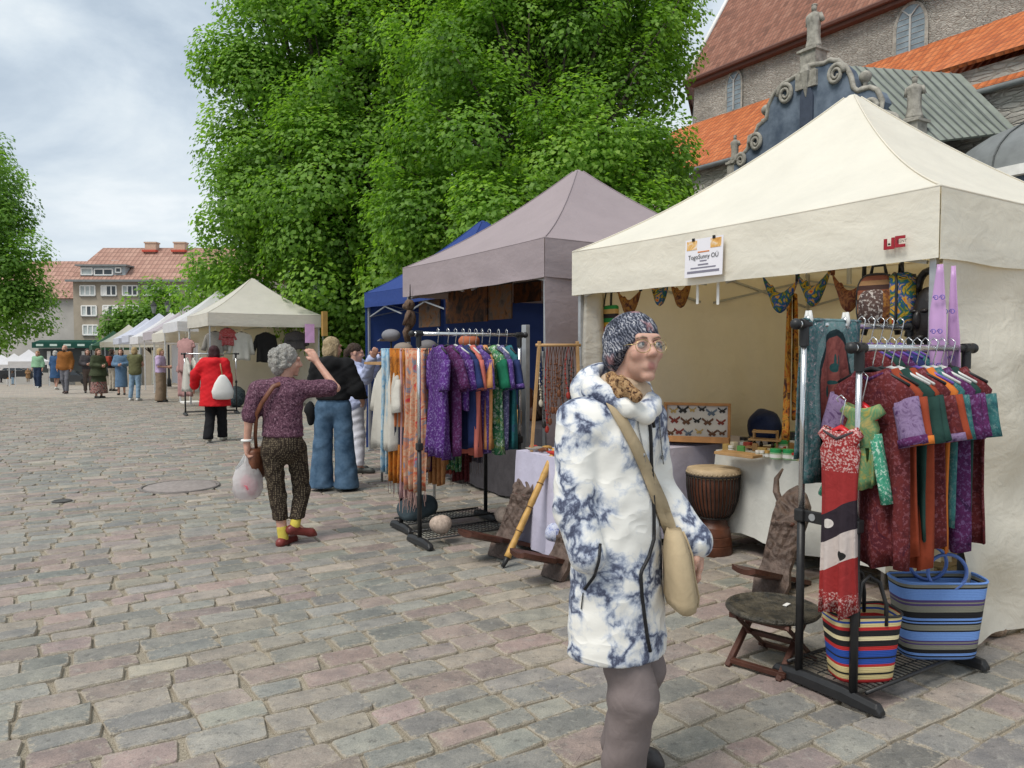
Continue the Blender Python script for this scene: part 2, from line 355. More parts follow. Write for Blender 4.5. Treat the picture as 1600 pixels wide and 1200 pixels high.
def tree(label, base, lobes, lm, bark, leaf=.12, per=620, group=None, trunk_r=.3, seed=1, name='linden_tree', clump=.8, dens=1.0):
    """lobes: world spheres (x,y,z,r); clumps of leaves gather on and inside them, limbs reach to them"""
    rng = np.random.default_rng(seed); base = Vector(base); t = thing(name, label, 'tree', base, 0, group); P = []; D = []; T = []; tips = []
    cc = np.mean([l[:3] for l in lobes], 0)
    for x, y, z, r in lobes:
        k = max(5, int(9*r*r/clump/clump*.70*dens))
        for _ in range(k):
            u = rng.normal(size=3); u /= np.linalg.norm(u); sp = rng.random() < .14; c = np.array([x, y, z]) + u*r*(rng.uniform(1.12, 1.34) if sp else rng.choice([rng.uniform(.62, .95), rng.uniform(.88, 1.1)]))
            cr = clump*(rng.uniform(.35, .6) if sp else rng.uniform(.55, 1.15)); m = int(per*(cr/clump)**2)
            q = rng.normal(size=(m, 3)); q /= np.linalg.norm(q, axis=1)[:, None]
            rad = cr*rng.uniform(.35, 1.0, m)**.6
            lay = np.round(q[:, 2]*rad/.26)*.26*.8 + q[:, 2]*rad*.2                    # leaves lie in loose tiers
            p = np.stack([q[:, 0]*rad*1.15, q[:, 1]*rad*1.15, lay - .22*(q[:, 0]**2+q[:, 1]**2)*rad], 1)
            p += rng.normal(0, .05, p.shape)
            P.append(p + c); o = q*.7 + u*.6; D.append(o); T.append(np.full(m, .46 + .13*rng.normal()))
            if rng.random() < .25: tips.append(c)
    P = np.concatenate(P); D = np.concatenate(D); T = np.concatenate(T); b = np.array(base)
    leaves('crown', P - b, D, leaf, rng, lm, t, T)
    tr = MB(); top = Vector(cc) - base; top.z *= .95
    pts = [Vector((0, 0, -.1)), Vector((.04, .03, top.z*.12)), top*.4 + Vector((0, 0, 0)), top*.75, top*1.12]; pts[2] = Vector((top.x*.2, top.y*.2, top.z*.38)); pts[3] = Vector((top.x*.6, top.y*.6, top.z*.72))
    tr.tube(pts, [trunk_r*1.35, trunk_r, trunk_r*.8, trunk_r*.5, trunk_r*.18], 10); obj('trunk', tr, bark, t, True)
    lb = MB()
    for q in tips:
        q = Vector(q) - base; f = min(.95, max(.3, (q.z-1.0)/max(2, top.z*1.3))); s = Vector((top.x*f*.8, top.y*f*.8, top.z*f*.85)); mid = (s+q)/2 + Vector((rng.normal()*.3, rng.normal()*.3, .25))
        lb.tube([s, mid, q], [trunk_r*.26, trunk_r*.15, .015], 5)
    o = obj('limbs', lb, bark, t, True); o['kind'] = 'stuff'
    return t
BARK = mat('bark', (.075, .06, .045), .9, .35, 12, .8, 30, .03)
LEAF1 = leaf_mat('linden_leaf', (.07, .15, .022), (.175, .325, .046), (.30, .46, .075))
LEAF2 = leaf_mat('far_leaf', (.06, .135, .024), (.155, .29, .05), (.26, .41, .085))
def lobes_px(L): 
    out = []
    for px, py, r, Y in L:
        p = at(px, py, Y); out.append((p.x, p.y, p.z, r*Y/1200))
    return out
T1 = [(455, 50, 95, 26), (370, 92, 30, 25), (420, 140, 62, 25.5), (440, 225, 95, 26), (425, 325, 90, 25.5), (368, 300, 36, 25.5), (362, 415, 52, 27), (335, 448, 30, 28), (465, 455, 85, 26), (545, 430, 100, 24), (550, 290, 135, 24), (570, 140, 135, 25), (640, 20, 115, 26), (500, -60, 130, 27), (640, 420, 95, 23), (610, 220, 170, 29), (490, 300, 110, 29), (535, 515, 50, 26), (590, 500, 55, 24), (700, -90, 160, 27)]
T2 = [(740, 90, 115, 22), (745, 230, 115, 20.5), (700, 330, 90, 19.5), (850, 40, 110, 22), (960, 50, 105, 22), (1028, 45, 44, 22.5), (890, 235, 95, 20), (955, 165, 80, 21), (1000, 245, 62, 20.5), (1050, 250, 42, 20.8), (800, 340, 75, 18.5), (985, 320, 52, 18.5), (900, -70, 150, 23), (1030, 120, 26, 22), (820, 190, 120, 24.5), (900, 330, 90, 23), (640, 380, 80, 21), (760, -60, 130, 24)]
tree('big bright green linden with a hanging crown behind the pale canopies', (-4.3, 27.5, 0), lobes_px(T1), LEAF1, BARK, .142, 480, 'lindens behind the stalls', .42, 3, clump=.85)
tree('bushy linden with lighter leaves beside the church, behind the mauve canopy', (1.6, 22.3, 0), lobes_px(T2), LEAF1, BARK, .125, 480, 'lindens behind the stalls', .36, 5, clump=.75)
TL = [(-30, 240, 38, 44), (-18, 300, 48, 43), (-8, 370, 50, 42), (0, 430, 50, 41), (-80, 340, 80, 45), (-70, 450, 80, 42), (15, 475, 36, 41), (-30, 490, 40, 42), (38, 455, 20, 41), (30, 400, 18, 41)]
tree('dense green tree at the left edge of the square', (at(-20, 560, 43).x, 43, gz(43)), lobes_px(TL), LEAF2, BARK, .19, 420, None, .3, 9, 'lime_tree', 1.15)
TS = [(255, 470, 26, 62), (222, 492, 22, 60), (200, 505, 16, 60), (275, 490, 22, 62), (188, 500, 12, 60), (240, 505, 24, 60), (290, 505, 25, 58), (180, 515, 10, 60)]
tree('low round tree in front of the grey apartment house', (at(245, 560, 61).x, 61, gz(61)), lobes_px(TS), LEAF2, BARK, .27, 200, None, .2, 11, 'round_tree', .95)
for i, (q, w) in enumerate(zip([(490, 540, 24, 31), (520, 543, 26, 30), (548, 540, 24, 29), (578, 545, 28, 27), (612, 540, 30, 25)], ('leftmost, behind the bus stop post', 'second from the bus stop post', 'in the middle, left of the blue stall', 'right behind the corner of the blue stall', 'farthest right, hidden by the blue stall'))):
    x = at(q[0], 560, q[3]).x; tree('dark leafy shrub under the linden, ' + w, (x, q[3], 0), lobes_px([q, (q[0]+6, q[1]+22, q[2]*.8, q[3])]), LEAF1, BARK, .12, 380, 'shrubs under the linden', .05, 13+i, 'shrub', .45)

# ------------------------------------------------------------------ church
def tile_mat(name, c1, c2, c3, su, sv, axis=(0, 1)):
    """clay roof tiles: courses and columns in object space, patchy colour"""
    m, nt = newmat(name); v = ocoord(nt); s = sepz(nt, v)
    x = mth(nt, 'MULTIPLY', s[axis[0]], su); y = mth(nt, 'MULTIPLY', s[axis[1]], sv)
    fx = mth(nt, 'ABSOLUTE', mth(nt, 'SUBTRACT', mth(nt, 'FRACT', x), .5)); fy = mth(nt, 'FRACT', y)
    cell = nd(nt, 'ShaderNodeTexWhiteNoise', {'Vector': nd(nt, 'ShaderNodeCombineXYZ', {0: mth(nt, 'FLOOR', x), 1: mth(nt, 'FLOOR', y)}).outputs[0]}, noise_dimensions='2D').outputs[0]
    f = mth(nt, 'ADD', mth(nt, 'MULTIPLY', cell, .45), mth(nt, 'MULTIPLY', noise_t(nt, v, .9, 5, .65), .6))
    c = ramp(nt, f, [(.25, c1), (.5, c2), (.8, c3)])
    edge = mth(nt, 'MAXIMUM', mth(nt, 'GREATER_THAN', fx, .40), mth(nt, 'LESS_THAN', fy, .16)); c = mixc(nt, mth(nt, 'MULTIPLY', edge, .45), c, (.07, .035, .025))
    h = mth(nt, 'ADD', mth(nt, 'COSINE', mth(nt, 'MULTIPLY', x, 6.283)), mth(nt, 'MULTIPLY', fy, 1.2))
    finish(nt, c, .8, 0, .3, h, .6, .05); return m
def rubble_mat(name, c1, c2, c3, sc=2.2):
    m, nt = newmat(name); v = ocoord(nt)
    mp = nd(nt, 'ShaderNodeMapping', {'Vector': v, 'Scale': (sc*.75, sc*.75, sc*2.6)}).outputs[0]
    mp = mixc(nt, .18, mp, nd(nt, 'ShaderNodeTexNoise', {'Vector': v, 'Scale': 3.0}).outputs['Color'], 'LINEAR_LIGHT')
    vo = nd(nt, 'ShaderNodeTexVoronoi', {'Vector': mp, 'Scale': 1.0, 'Randomness': .9}); ve = nd(nt, 'ShaderNodeTexVoronoi', {'Vector': mp, 'Scale': 1.0, 'Randomness': .9}, feature='DISTANCE_TO_EDGE')
    r = sepz(nt, vo.outputs['Color'])[0]
    c = ramp(nt, r, [(0, c1), (.5, c2), (1, c3)])
    c = mixc(nt, ramp(nt, ve.outputs[0], [(.02, (1, 1, 1)), (.09, (0, 0, 0))]), c, (.40, .37, .32))
    c = mixc(nt, 1., c, ramp(nt, noise_t(nt, v, .6, 5, .6), [(.3, (.72,)*3), (.7, (1.15,)*3)]), 'MULTIPLY')
    h = mth(nt, 'ADD', mth(nt, 'MINIMUM', mth(nt, 'MULTIPLY', ve.outputs[0], 4), .6), mth(nt, 'MULTIPLY', noise_t(nt, v, 12, 5, .7), .4))
    finish(nt, c, .9, 0, .2, h, .9, .08); return m
RUB = rubble_mat('limestone_rubble', (.34, .32, .285), (.44, .415, .37), (.54, .51, .455), 6.0)
OLDTILE = tile_mat('old_roof_tiles', (.17, .075, .05), (.27, .115, .075), (.33, .16, .11), 4.2, 3.2, (1, 2))
NEWTILE = tile_mat('orange_roof_tiles', (.40, .105, .035), (.52, .145, .045), (.58, .19, .07), 3.6, 3.4, (1, 2))
STONE = mat('carved_stone', (.33, .31, .27), .85, .35, 5, .6, 25, .03)
BLUEW = mat('blue_render', (.105, .145, .21), .85, .35, 1.6, .4, 14, .02, col2=(.19, .235, .30))
METR = mat('seamed_metal', (.215, .24, .205), .55, .15, 2.5, .15, 20, spec=.5)
DMET = mat('dark_sheet_metal', (.17, .18, .18), .5, .2, 2, .2, 12, spec=.5)
LEAD = mat('window_glass_grey', (.20, .25, .28), .15, .25, 3, 0, spec=.6)
WHITEP = mat('white_paint', (.75, .74, .71), .6, .06, 6, .1)
MATS_PALE = []
def build_church():
    B0 = 19.5; ch = thing('church', 'old stone church with orange tiled roofs, blue baroque gable and statues', 'church', ROW0, TH)
    # nave wall, aisle, roofs (row-local coordinates b, a, z)
    bw = B0+7.0; e1 = L3(onb(1085, 115, bw)); e2 = L3(onb(1385, 0, bw)); ze = (e1.z+e2.z)/2; a1 = e1.y; a0 = -14.0
    m = MB(); m.box((bw+.4, (a1+a0)/2, ze/2), (.8, a1-a0, ze)); obj('nave_wall', m, RUB, ch)
    q = [(bw+.4, a1), (bw+4.5, a1+4.2), (bw+10, a1+4.2)]; m = MB()
    for (p0, r0), (p1, r1) in zip(q, q[1:]): m.add([(p0, r0, 0), (p1, r1, 0), (p1, r1, ze-.01), (p0, r0, ze-.01)], [(0, 1, 2, 3)])
    obj('choir_wall', m, RUB, ch, solid=.5)
    hip = L3(onb(1145, 0, bw+4.0)); rise = 7.0; m = MB(); o = .45
    rb, rz_ = bw+8, ze+11.0; hx = a1 - (a1-hip.y)*8/4.0
    m.add([(bw-o, a1+.3, ze-.35), (bw-o, a0, ze-.35), (rb, a0, rz_), (rb, hx, rz_), (bw+4.5, a1+4.6, ze-.35)], [(0, 1, 2, 3), (0, 3, 4)]); obj('nave_roof', m, OLDTILE, ch)
    m = MB(); m.tube([(bw-o-.03, a1+.3, ze-.38), (bw-o-.03, a0, ze-.38)], .11, 6); m.box((bw-.12, (a1+a0)/2, ze-.5), (.5, a1-a0, .25)); obj('nave_cornice', m, mat('dark_red_wood', (.13, .06, .045), .8), ch)
    m = MB(); m.tube([(bw-o, a1+.3, ze-.28), (rb, hx, rz_+.06)], .11, 6); obj('hip_ridge', m, WHITEP, ch, True)
    zt = L3(onb(1268, 133, bw)).z; be = B0+3.0; zl = L3(onb(1100, 262, be)).z
    m = MB(); m.add([(bw+.0, a1+1.5, zt), (bw, a0, zt), (be-.3, a0, zl), (be-.3, a1+1.2, zl)], [(0, 3, 2, 1)]); obj('aisle_roof', m, NEWTILE, ch, solid=.12)
    m = MB(); m.box((be+.3, (a1+1+a0)/2, (zl-.15)/2), (.6, a1+1-a0, zl-.15)); MATS_PALE.append(rubble_mat('pale_limestone', (.38, .36, .32), (.45, .43, .38), (.5, .47, .42), 2.6)); obj('aisle_wall', m, MATS_PALE[0], ch)
    m = MB(); m.tube([(be-.36, a0, zl-.08), (be-.36, a1+1.2, zl-.08)], .10, 6); obj('gutter', m, DMET, ch, True)
    # windows of the nave: frame, glass, mullion
    for px, py, w, h in ((1148, 142, 22, 58), (1424, 45, 36, 72)):
        c = L3(onb(px, py, bw)); s = math.hypot(c.x+2, c.y)/1200*1.0; Yd = (onb(px, py, bw)).y
        H = h*Yd/1200; Wd = w*Yd/1200/.80
        def arch(wd, hh, k=8): return [(-wd/2, -hh/2), (wd/2, -hh/2), (wd/2, hh/2-wd*.75)] + [(wd/2*math.cos(t), hh/2-wd*.75 + wd*.75*math.sin(t)) for t in [PI/2*i/k for i in range(1, k)]] + [(0, hh/2)] + [(-wd/2*math.sin(t), hh/2-wd*.75 + wd*.75*math.cos(t)) for t in [PI/2*i/k for i in range(1, k)]] + [(-wd/2, hh/2-wd*.75)]
        wn = bpy.data.objects.new('window', None); COL.objects.link(wn); wn.parent = ch; wn.location = (bw, c.y, c.z)
        m = MB(); oa, ia = arch(Wd*1.25, H*1.12), arch(Wd, H); n = len(oa)
        f = lambda x, y, d: (d, x, y)
        m.add([f(x, y, -.08) for x, y in oa] + [f(x, y, -.08) for x, y in ia] + [f(x, y, .25) for x, y in ia], [(j, (j+1) % n, n+(j+1) % n, n+j) for j in range(n)] + [(n+j, n+(j+1) % n, 2*n+(j+1) % n, 2*n+j) for j in range(n)]); obj('window_surround', m, STONE, wn)
        m = MB(); m.prism(ia, lambda x, y, d: (-.06+d, x, y), .04); obj('pane', m, LEAD, wn)
        m = MB(); m.box((-.09, 0, -.1*H), (.05, .07, H*.8)); m.tube([(-.09, 0, H*.25), (-.09, Wd*.2, H*.38), (-.09, Wd*.3, H*.43)], .03, 4); m.tube([(-.09, 0, H*.25), (-.09, -Wd*.2, H*.38), (-.09, -Wd*.3, H*.43)], .03, 4)
        for k in range(-3, 3): m.box((-.075, 0, k*H*.12), (.012, Wd*.95, .014))
        obj('tracery', m, mat('window_bars', (.42, .42, .40), .7), wn)
    # baroque gable in front of the chapel
    out = [(1440, 218), (1404, 208), (1412, 197), (1397, 181), (1376, 174), (1378, 158), (1370, 141), (1359, 137), (1340, 143), (1333, 138), (1329, 120), (1322, 106), (1310, 96), (1296, 95), (1287, 100), (1257, 104), (1250, 116), (1237, 124), (1223, 132), (1209, 148), (1201, 165), (1198, 186), (1185, 197), (1180, 210), (1171, 214), (1169, 232), (1160, 243), (1147, 256), (1146, 330), (1440, 330)]
    P = [L3(onb(x, y, B0)) for x, y in out]; pol = [(p.y, p.z) for p in P]
    m = MB(); m.prism(pol, lambda a, z, d: (B0+d, a, z), .55); obj('gable', m, BLUEW, ch)
    al, ar = pol[-2][0], pol[-1][0]; zb = min(pol[-1][1], pol[-2][1])
    m = MB(); m.box((B0+2.0, (al+ar)/2, zb/2), (3.4, al-ar-.4, zb)); obj('chapel_wall', m, BLUEW, ch)
    m = MB(); m.tube([(B0+.02, a, z+.02) for a, z in pol[:-2]], .09, 8); obj('gable_moulding', m, STONE, ch, True)
    for px, py, r, dr in ((1226, 147, 14, 1), (1305, 116, 14, -1), (1357, 171, 14, -1), (1388, 195, 15, -1), (1180, 222, 12, 1), (1157, 250, 9, 1)):
        c = L3(onb(px, py, B0-.1)); Y = onb(px, py, B0).y; rr = r*Y/1200; m = MB()
        pts = [(B0-.08, c.y + dr*rr*(1-.78*t)*math.cos(t*4*PI), c.z + rr*1.15*(1-.78*t)*math.sin(t*4*PI)) for t in [i/40 for i in range(41)]]
        m.tube(pts, [.085-.04*i/40 for i in range(41)], 6); obj('scroll', m, STONE, ch, True)
    nc = L3(onb(1262, 165, B0)); m = MB(); nw = .26
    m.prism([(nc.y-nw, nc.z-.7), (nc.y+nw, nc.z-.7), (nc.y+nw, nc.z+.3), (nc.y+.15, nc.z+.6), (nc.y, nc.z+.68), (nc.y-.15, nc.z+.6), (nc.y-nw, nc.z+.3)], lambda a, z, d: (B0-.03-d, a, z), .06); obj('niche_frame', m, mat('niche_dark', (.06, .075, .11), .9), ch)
    hc = L3(onb(1262, 125, B0)); m = MB(); m.loft([[(B0-.1+x, hc.y+y, z) for x, y in ((-.1*k, -.13*k), (.1, -.13*k), (.1, .13*k), (-.1*k, .13*k))] for k, z in ((.7, hc.z+.5), (1.3, hc.z+.25), (.9, hc.z), (.5, hc.z-.35), (.12, hc.z-.6))]); obj('drop_ornament', m, STONE, ch, bevel=.02)
    # metal chapel roof with standing seams
    A0, A1, A2, A3 = L3(onb(1322, 104, B0+.56)), L3(onb(1500, 117, B0+2.6)), L3(onb(1590, 206, B0+2.6)), L3(onb(1442, 224, B0+.3))
    m = MB(); m.add([A0, A1, A2, A3], [(0, 3, 2, 1)]); far_a = 2*((al+ar)/2)-ar; m.add([A0, A1, Vector((B0+2.6, far_a, A3.z)), Vector((B0+.5, far_a, A3.z))], [(0, 1, 2, 3)]); obj('chapel_roof', m, METR, ch, solid=.08)
    nrm = (A1-A0).cross(A3-A0).normalized(); nrm = nrm if nrm.z > 0 else -nrm
    for k in range(1, 12):
        u = k/12; p, q = A0.lerp(A1, u)+nrm*.06, A3.lerp(A2, u)+nrm*.06; m = MB(); m.tube([p, q], .022, 4); obj('roof_seam', m, DMET, ch)
    aw, zw, bl = A3.y, A3.z-.1, be
    zl2 = L3(onb(1560, 91, be)).z; ax = L3(onb(1455, 130, be)).y; m = MB(); m.add([(bw+.01, ax, zt+.02), (bw+.01, a0, zt+.02), (be-.35, a0, zl2), (be-.35, ax, zl2)], [(0, 3, 2, 1)]); obj('aisle_roof', m, NEWTILE, ch, solid=.12)
    m = MB(); m.box((be+.28, (ax+a0)/2, (zl2-.12)/2), (.6, ax-a0, zl2-.12)); obj('aisle_wall', m, MATS_PALE[0], ch)
    m = MB(); m.box(((B0+.5+bl)/2, aw+.1, zw/2), (bl-B0-1, .2, zw-.2)); obj('chapel_side_wall', m, BLUEW, ch)
    # domed porch at the right
    pc = L3(at(1690, 250, 21.5)); m = MB(); R0 = 3.35; z0 = at(1530, 252, 19.5).z
    m.lathe([(R0*math.cos(t), z0+1.75*math.sin(t)) for t in [PI/2*i/8 for i in range(8)]] + [(.1, z0+1.76)], 28, (pc.x, pc.y, 0)); obj('porch_dome', m, DMET, ch, autosmooth=20)
    for j in range(28):
        m = MB(); q = 2*PI*(j+.5)/14; 
        if j % 2: continue
        m.tube([(pc.x+R0*math.cos(t)*math.cos(q), pc.y+R0*math.cos(t)*math.sin(q), z0+.02+1.75*math.sin(t)) for t in [PI/2*i/8 for i in range(9)]], .03, 4); obj('dome_seam', m, DMET, ch)
    m = MB(); m.lathe([(R0+.12, z0-.28), (R0+.12, z0-.02), (R0-.3, z0-.02)], 28, (pc.x, pc.y, 0)); obj('porch_cornice', m, WHITEP, ch)
    m = MB(); m.lathe([(R0-.1, 0), (R0-.1, z0-.28)], 28, (pc.x, pc.y, 0)); obj('porch_wall', m, BLUEW, ch, True)
    # statues on pedestals, stone balls
    def statue(px, foot, top, bb, lab, yaw):
        p = onb(px, foot, bb); hgt = (foot-top)*p.y/1200
        t = thing('statue', lab, 'statue', p, TH+yaw, 'statues on the chapel gable'); rr = random.Random(px); s = hgt/1.3
        rings = []
        for z, w in ((0, .26), (.1, .24), (.3, .2), (.55, .19), (.75, .2), (.9, .235), (1.0, .22), (1.06, .10), (1.1, .07)):
            rings.append([(s*(w*math.cos(q)*.8 + .02*math.sin(q*7+z*3)), s*(w*math.sin(q) + .02*math.cos(q*9+z*2)), s*z) for q in [2*PI*j/22 for j in range(22)]])
        m = MB(); m.loft(rings); obj('robe', m, STONE, t, True)
        m = MB(); m.ball((0, 0, s*1.2), (s*.085, s*.085, s*.115), 12, 8); m.ball((-s*.02, 0, s*1.29), (s*.1, s*.1, s*.045), 10, 5); m.ball((-s*.07, 0, s*1.1), (s*.04, s*.06, s*.09), 8, 6); obj('head', m, STONE, t, True)
        for sd in (-1, 1):
            m = MB(); m.tube([(0, sd*s*.2, s*.98), (-s*.06, sd*s*.27, s*.78), (-s*.2, sd*s*.1, s*(.74+.1*(sd > 0)))], [s*.075, s*.065, s*.045], 8); m.ball((-s*.21, sd*s*.07, s*(.74+.1*(sd > 0))), s*.05, 8, 6); obj('arm', m, STONE, t, True)
        m = MB(); m.box((0, 0, -.03), (s*.5, s*.5, .06)); obj('base', m, STONE, t)
        ped = MB(); b, a = rc(p); hz = .75*s; ped.loft([[(b+x*k, a+y*k, p.z-.06-dz) for x, y in ((-1, -1), (1, -1), (1, 1), (-1, 1))] for k, dz in ((.34*s, 0), (.34*s, .08), (.27*s, .1), (.27*s, hz-.1), (.36*s, hz-.05), (.36*s, hz+.5))]); obj('pedestal', ped, STONE, ch)
    statue(1271, 76, 10, B0+.3, 'bearded stone statue on top of the blue gable', PI)
    statue(1428, 186, 122, B0+.3, 'robed stone statue right of the blue gable', PI+.3)
    statue(1148, 251, 213, B0+.35, 'small weathered statue at the left foot of the blue gable', PI)
    for px, py in ((1352, 120), (1198, 172)):
        p = onb(px, py, B0+.3); m = MB(); m.ball(L3(p), .2, 14, 10); m.lathe([(.1, -.34), (.07, -.26), (.09, -.17)], 10, L3(p)); m.lathe([(.2, -.55), (.2, -.34), (.1, -.33)], 10, L3(p)); obj('stone_ball', m, STONE, ch, True)
build_church()

# ------------------------------------------------------------------ far apartment house and its neighbours
def build_far():
    Y = 108.; plaster = mat('grey_beige_plaster', (.33, .285, .225), .9, .16, .5, .2, 3, .05); grey = mat('pale_grey_plaster', (.40, .385, .36), .9, .12, .4, .2, 3, .05)
    rt = tile_mat('far_roof_tiles', (.33, .185, .145), (.39, .225, .175), (.45, .275, .215), 1.6, 1.5, (0, 2)); glass = mat('dark_window_glass', (.045, .055, .06), .12, .4, .8, 0, spec=.6); curt = mat('curtain_glass', (.42, .46, .45), .35, .3, .8, 0)
    def X(px): return (px-800)/1200*Y
    def Z(py): return at(100, py, Y).z
    x0, x1 = X(117), X(420); ze = Z(437); zr = at(200, 388, Y+6).z; base = gz(Y)-.2
    t = thing('apartment_house', 'beige four-storey apartment house with red tiled roof and white windows', 'building', (x0, Y, base), 0)
    f = lambda x, y, z: (x-x0, y-Y, z-base)
    m = MB(); m.box(f((x0+x1)/2, Y+6, (ze+base)/2), (x1-x0, 12, ze-base)); obj('wall', m, plaster, t)
    m = MB(); m.add([f(x0-.6, Y-.8, ze-.15), f(x1, Y-.8, ze-.15), f(x1, Y+6, zr), f(x0+1.2, Y+6, zr), f(x0-.6, Y+12.8, ze), f(x1, Y+12.8, ze)], [(0, 1, 2, 3), (3, 2, 5, 4), (0, 3, 4)]); rf = obj('roof', m, rt, t, solid=.15)
    m = MB(); m.box(f((x0+x1)/2, Y-.75, ze-.2), (x1-x0+1.2, .35, .3)); obj('gutter', m, DMET, t)
    m = MB(); m.tube([f(X(221), Y-.2, ze), f(X(222), Y-.2, base)], .12, 6); obj('downpipe', m, DMET, t)
    for px in (213, 260):
        m = MB(); m.box(f(X(px), Y+5.5, zr-.1), (1.6, 1.2, 1.5)); m.box(f(X(px), Y+5.5, zr+.7), (1.8, 1.4, .2)); obj('chimney', m, mat('chimney_plaster', (.5, .36, .27), .9), rf)
        m = MB(); m.box(f(X(px), Y+5.5, zr-.55), (2.0, 2.3, .3)); obj('chimney_flashing', m, mat('red_flashing', (.5, .08, .05), .6), rf)
    dx0, dx1 = X(126), X(201); zt, zb = Z(416), Z(432)
    m = MB(); m.box(f((dx0+dx1)/2, Y+1.6, (zt+zb)/2), (dx1-dx0-.5, 3, zt-zb)); obj('dormer', m, mat('dormer_grey', (.36, .40, .42), .7), t)
    m = MB(); m.box(f((dx0+dx1)/2, Y+1.5, zt+.1), (dx1-dx0+.4, 4.0, .22)); obj('dormer_roof', m, DMET, t)
    def window(px, py, wpx, hpx, n, yy, gm):
        w, h = wpx/1200*Y, hpx/1200*Y; cx, cz = X(px), Z(py); wn = bpy.data.objects.new('window', None); COL.objects.link(wn); wn.parent = t; wn.location = f(cx, yy, cz)
        fr = MB(); 
        for zz in (-h/2, h/2): fr.box((0, -.05, zz), (w, .16, .16))
        for k in range(n+1): fr.box((-w/2+w*k/n, -.05, 0), (.17, .15, h))
        obj('window_frame', fr, WHITEP, wn)
        s = MB(); s.box((0, -.12, -h/2-.12), (w+.2, .3, .08)); obj('sill', s, DMET, wn)
        for k in range(n): p = MB(); p.box((-w/2+w*(k+.5)/n, -.02, 0), (w/n-.16, .05, h-.15)); obj('pane', p, gm if not isinstance(gm, list) else gm[k % len(gm)], wn)
    for px, py, g in ((140, 454, [curt]), (173, 454, [WHITEP, glass, glass]), (206, 454, [curt, glass, glass]), (239, 454, [curt, glass]), (271, 454, [glass]), (304, 454, [glass]), (141.5, 485.5, [curt, glass]), (175, 485, [WHITEP, glass]), (207, 485, [curt, glass]), (143, 515.5, [curt]), (177, 515, [curt, glass]), (240, 485, [glass])): window(px, py, 23, 15, 3, Y, g)
    window(139, 424, 17, 10, 1, Y+.08, curt); window(165, 425, 28, 9, 2, Y+.08, glass); window(188, 422, 8, 7, 1, Y+.08, glass)
    for px, py in ((165, 408), (257, 422)):
        m = MB(); m.box(f(X(px), Y+2.2 if py > 415 else Y+3.6, Z(py)), (1.1, .8, 1.0 if py < 415 else .6)); obj('roof_window', m, WHITEP, t)
        m = MB(); m.box(f(X(px), (Y+2.2 if py > 415 else Y+3.6)-.42, Z(py)), (.75, .06, .6)); obj('pane', m, glass, t)
    # lower neighbour on its left
    xa, xb = X(-120), X(117); zg = Z(464); t2 = thing('low_apartment_house', 'lower grey house with red roof left of the beige apartment house', 'building', (xa, Y+2, base), 0)
    f2 = lambda x, y, z: (x-xa, y-Y-2, z-base)
    m = MB(); m.box(f2((xa+xb)/2-.06, Y+8, (zg+base)/2), (xb-xa-.12, 11.9, zg-base)); obj('wall', m, grey, t2)
    m = MB(); m.add([f2(xa, Y+1.4, zg-.1), f2(xb-.1, Y+1.4, zg-.1), f2(xb-.1, Y+8, Z(412)+1.2), f2(xa, Y+8, Z(412)+1.2), f2(xa, Y+15, zg), f2(xb-.1, Y+15, zg)], [(0, 1, 2, 3), (3, 2, 5, 4)]); obj('roof', m, rt, t2, solid=.15)
    m = MB(); m.box(f2(X(112), Y+7, Z(414)), (2.4, 1.2, 1.6)); obj('chimney', m, mat('roof_box_grey', (.4, .45, .46), .6), t2)
    # shop front with green awning
    ax0, ax1 = X(64), X(172); za = Z(536.5); t3 = thing('shop_awning', 'long dark green shop awning with white lettering below the grey house', 'awning', ((ax0+ax1)/2, Y-.6, za), 0)
    gm = fabric('awning_green', (.012, .06, .045)); w = ax1-ax0
    m = MB(); m.grid(lambda u, v: (-w/2+w*u, .5-1.8*v, .45-.4*v), 12, 2); obj('canopy', m, gm, t3, solid=.05)
    m = MB(); m.box((0, -1.32, -.25), (w, .05, .8)); obj('valance', m, gm, t3)
    k = -w/2+.6
    while k < w/2-1:
        m = MB(); m.box((k+.5, -1.36, -.25), (1.0, .02, .28)); obj('lettering', m, mat('pale_letters', (.45, .55, .5), .8), t3); k += 1.9
    m = MB(); m.box((0, .25, -2.4), (w, .2, 3.4)); obj('shop_front', m, mat('dark_shop', (.035, .04, .04), .3), t3)
    for k in (-.35, -.1, .15, .33): m = MB(); m.box((w*k, .12, -2.3), (.5, .08, 2.4)); obj('door_post', m, WHITEP, t3)
build_far()

# ------------------------------------------------------------------ street lamp, bus stop sign
def lamp():
    p = at(262, 478, 52); g = gz(52); t = thing('street_lamp', 'black iron street lamp with lantern above the distant white canopies', 'street lamp', (p.x, 52, g)); blk = mat('black_iron', (.02, .02, .02), .5, .2, 8); h = p.z-g
    m = MB(); m.lathe([(.16, 0), (.14, .5), (.07, .7), (.06, h-.7), (.09, h-.6), (.03, h-.45)], 10); obj('post', m, blk, t, True)
    m = MB(); m.tube([(-.95, 0, h-.55), (0, 0, h-.7), (.95, 0, h-.55)], .035, 6); obj('cross_arm', m, blk, t, True)
    for x in (-.95, 0, .95):
        z = h-.5 if x else h-.4
        m = MB(); m.lathe([(.10, z), (.2, z+.45), (.21, z+.5)], 6, (x, 0, 0)); obj('lantern_glass', m, mat('lantern_glass', (.25, .27, .27), .2, spec=.6), t)
        m = MB(); m.lathe([(.24, z+.5), (.22, z+.55), (.08, z+.72), (.03, z+.85)], 8, (x, 0, 0)); obj('lantern_cap', m, blk, t)
lamp()
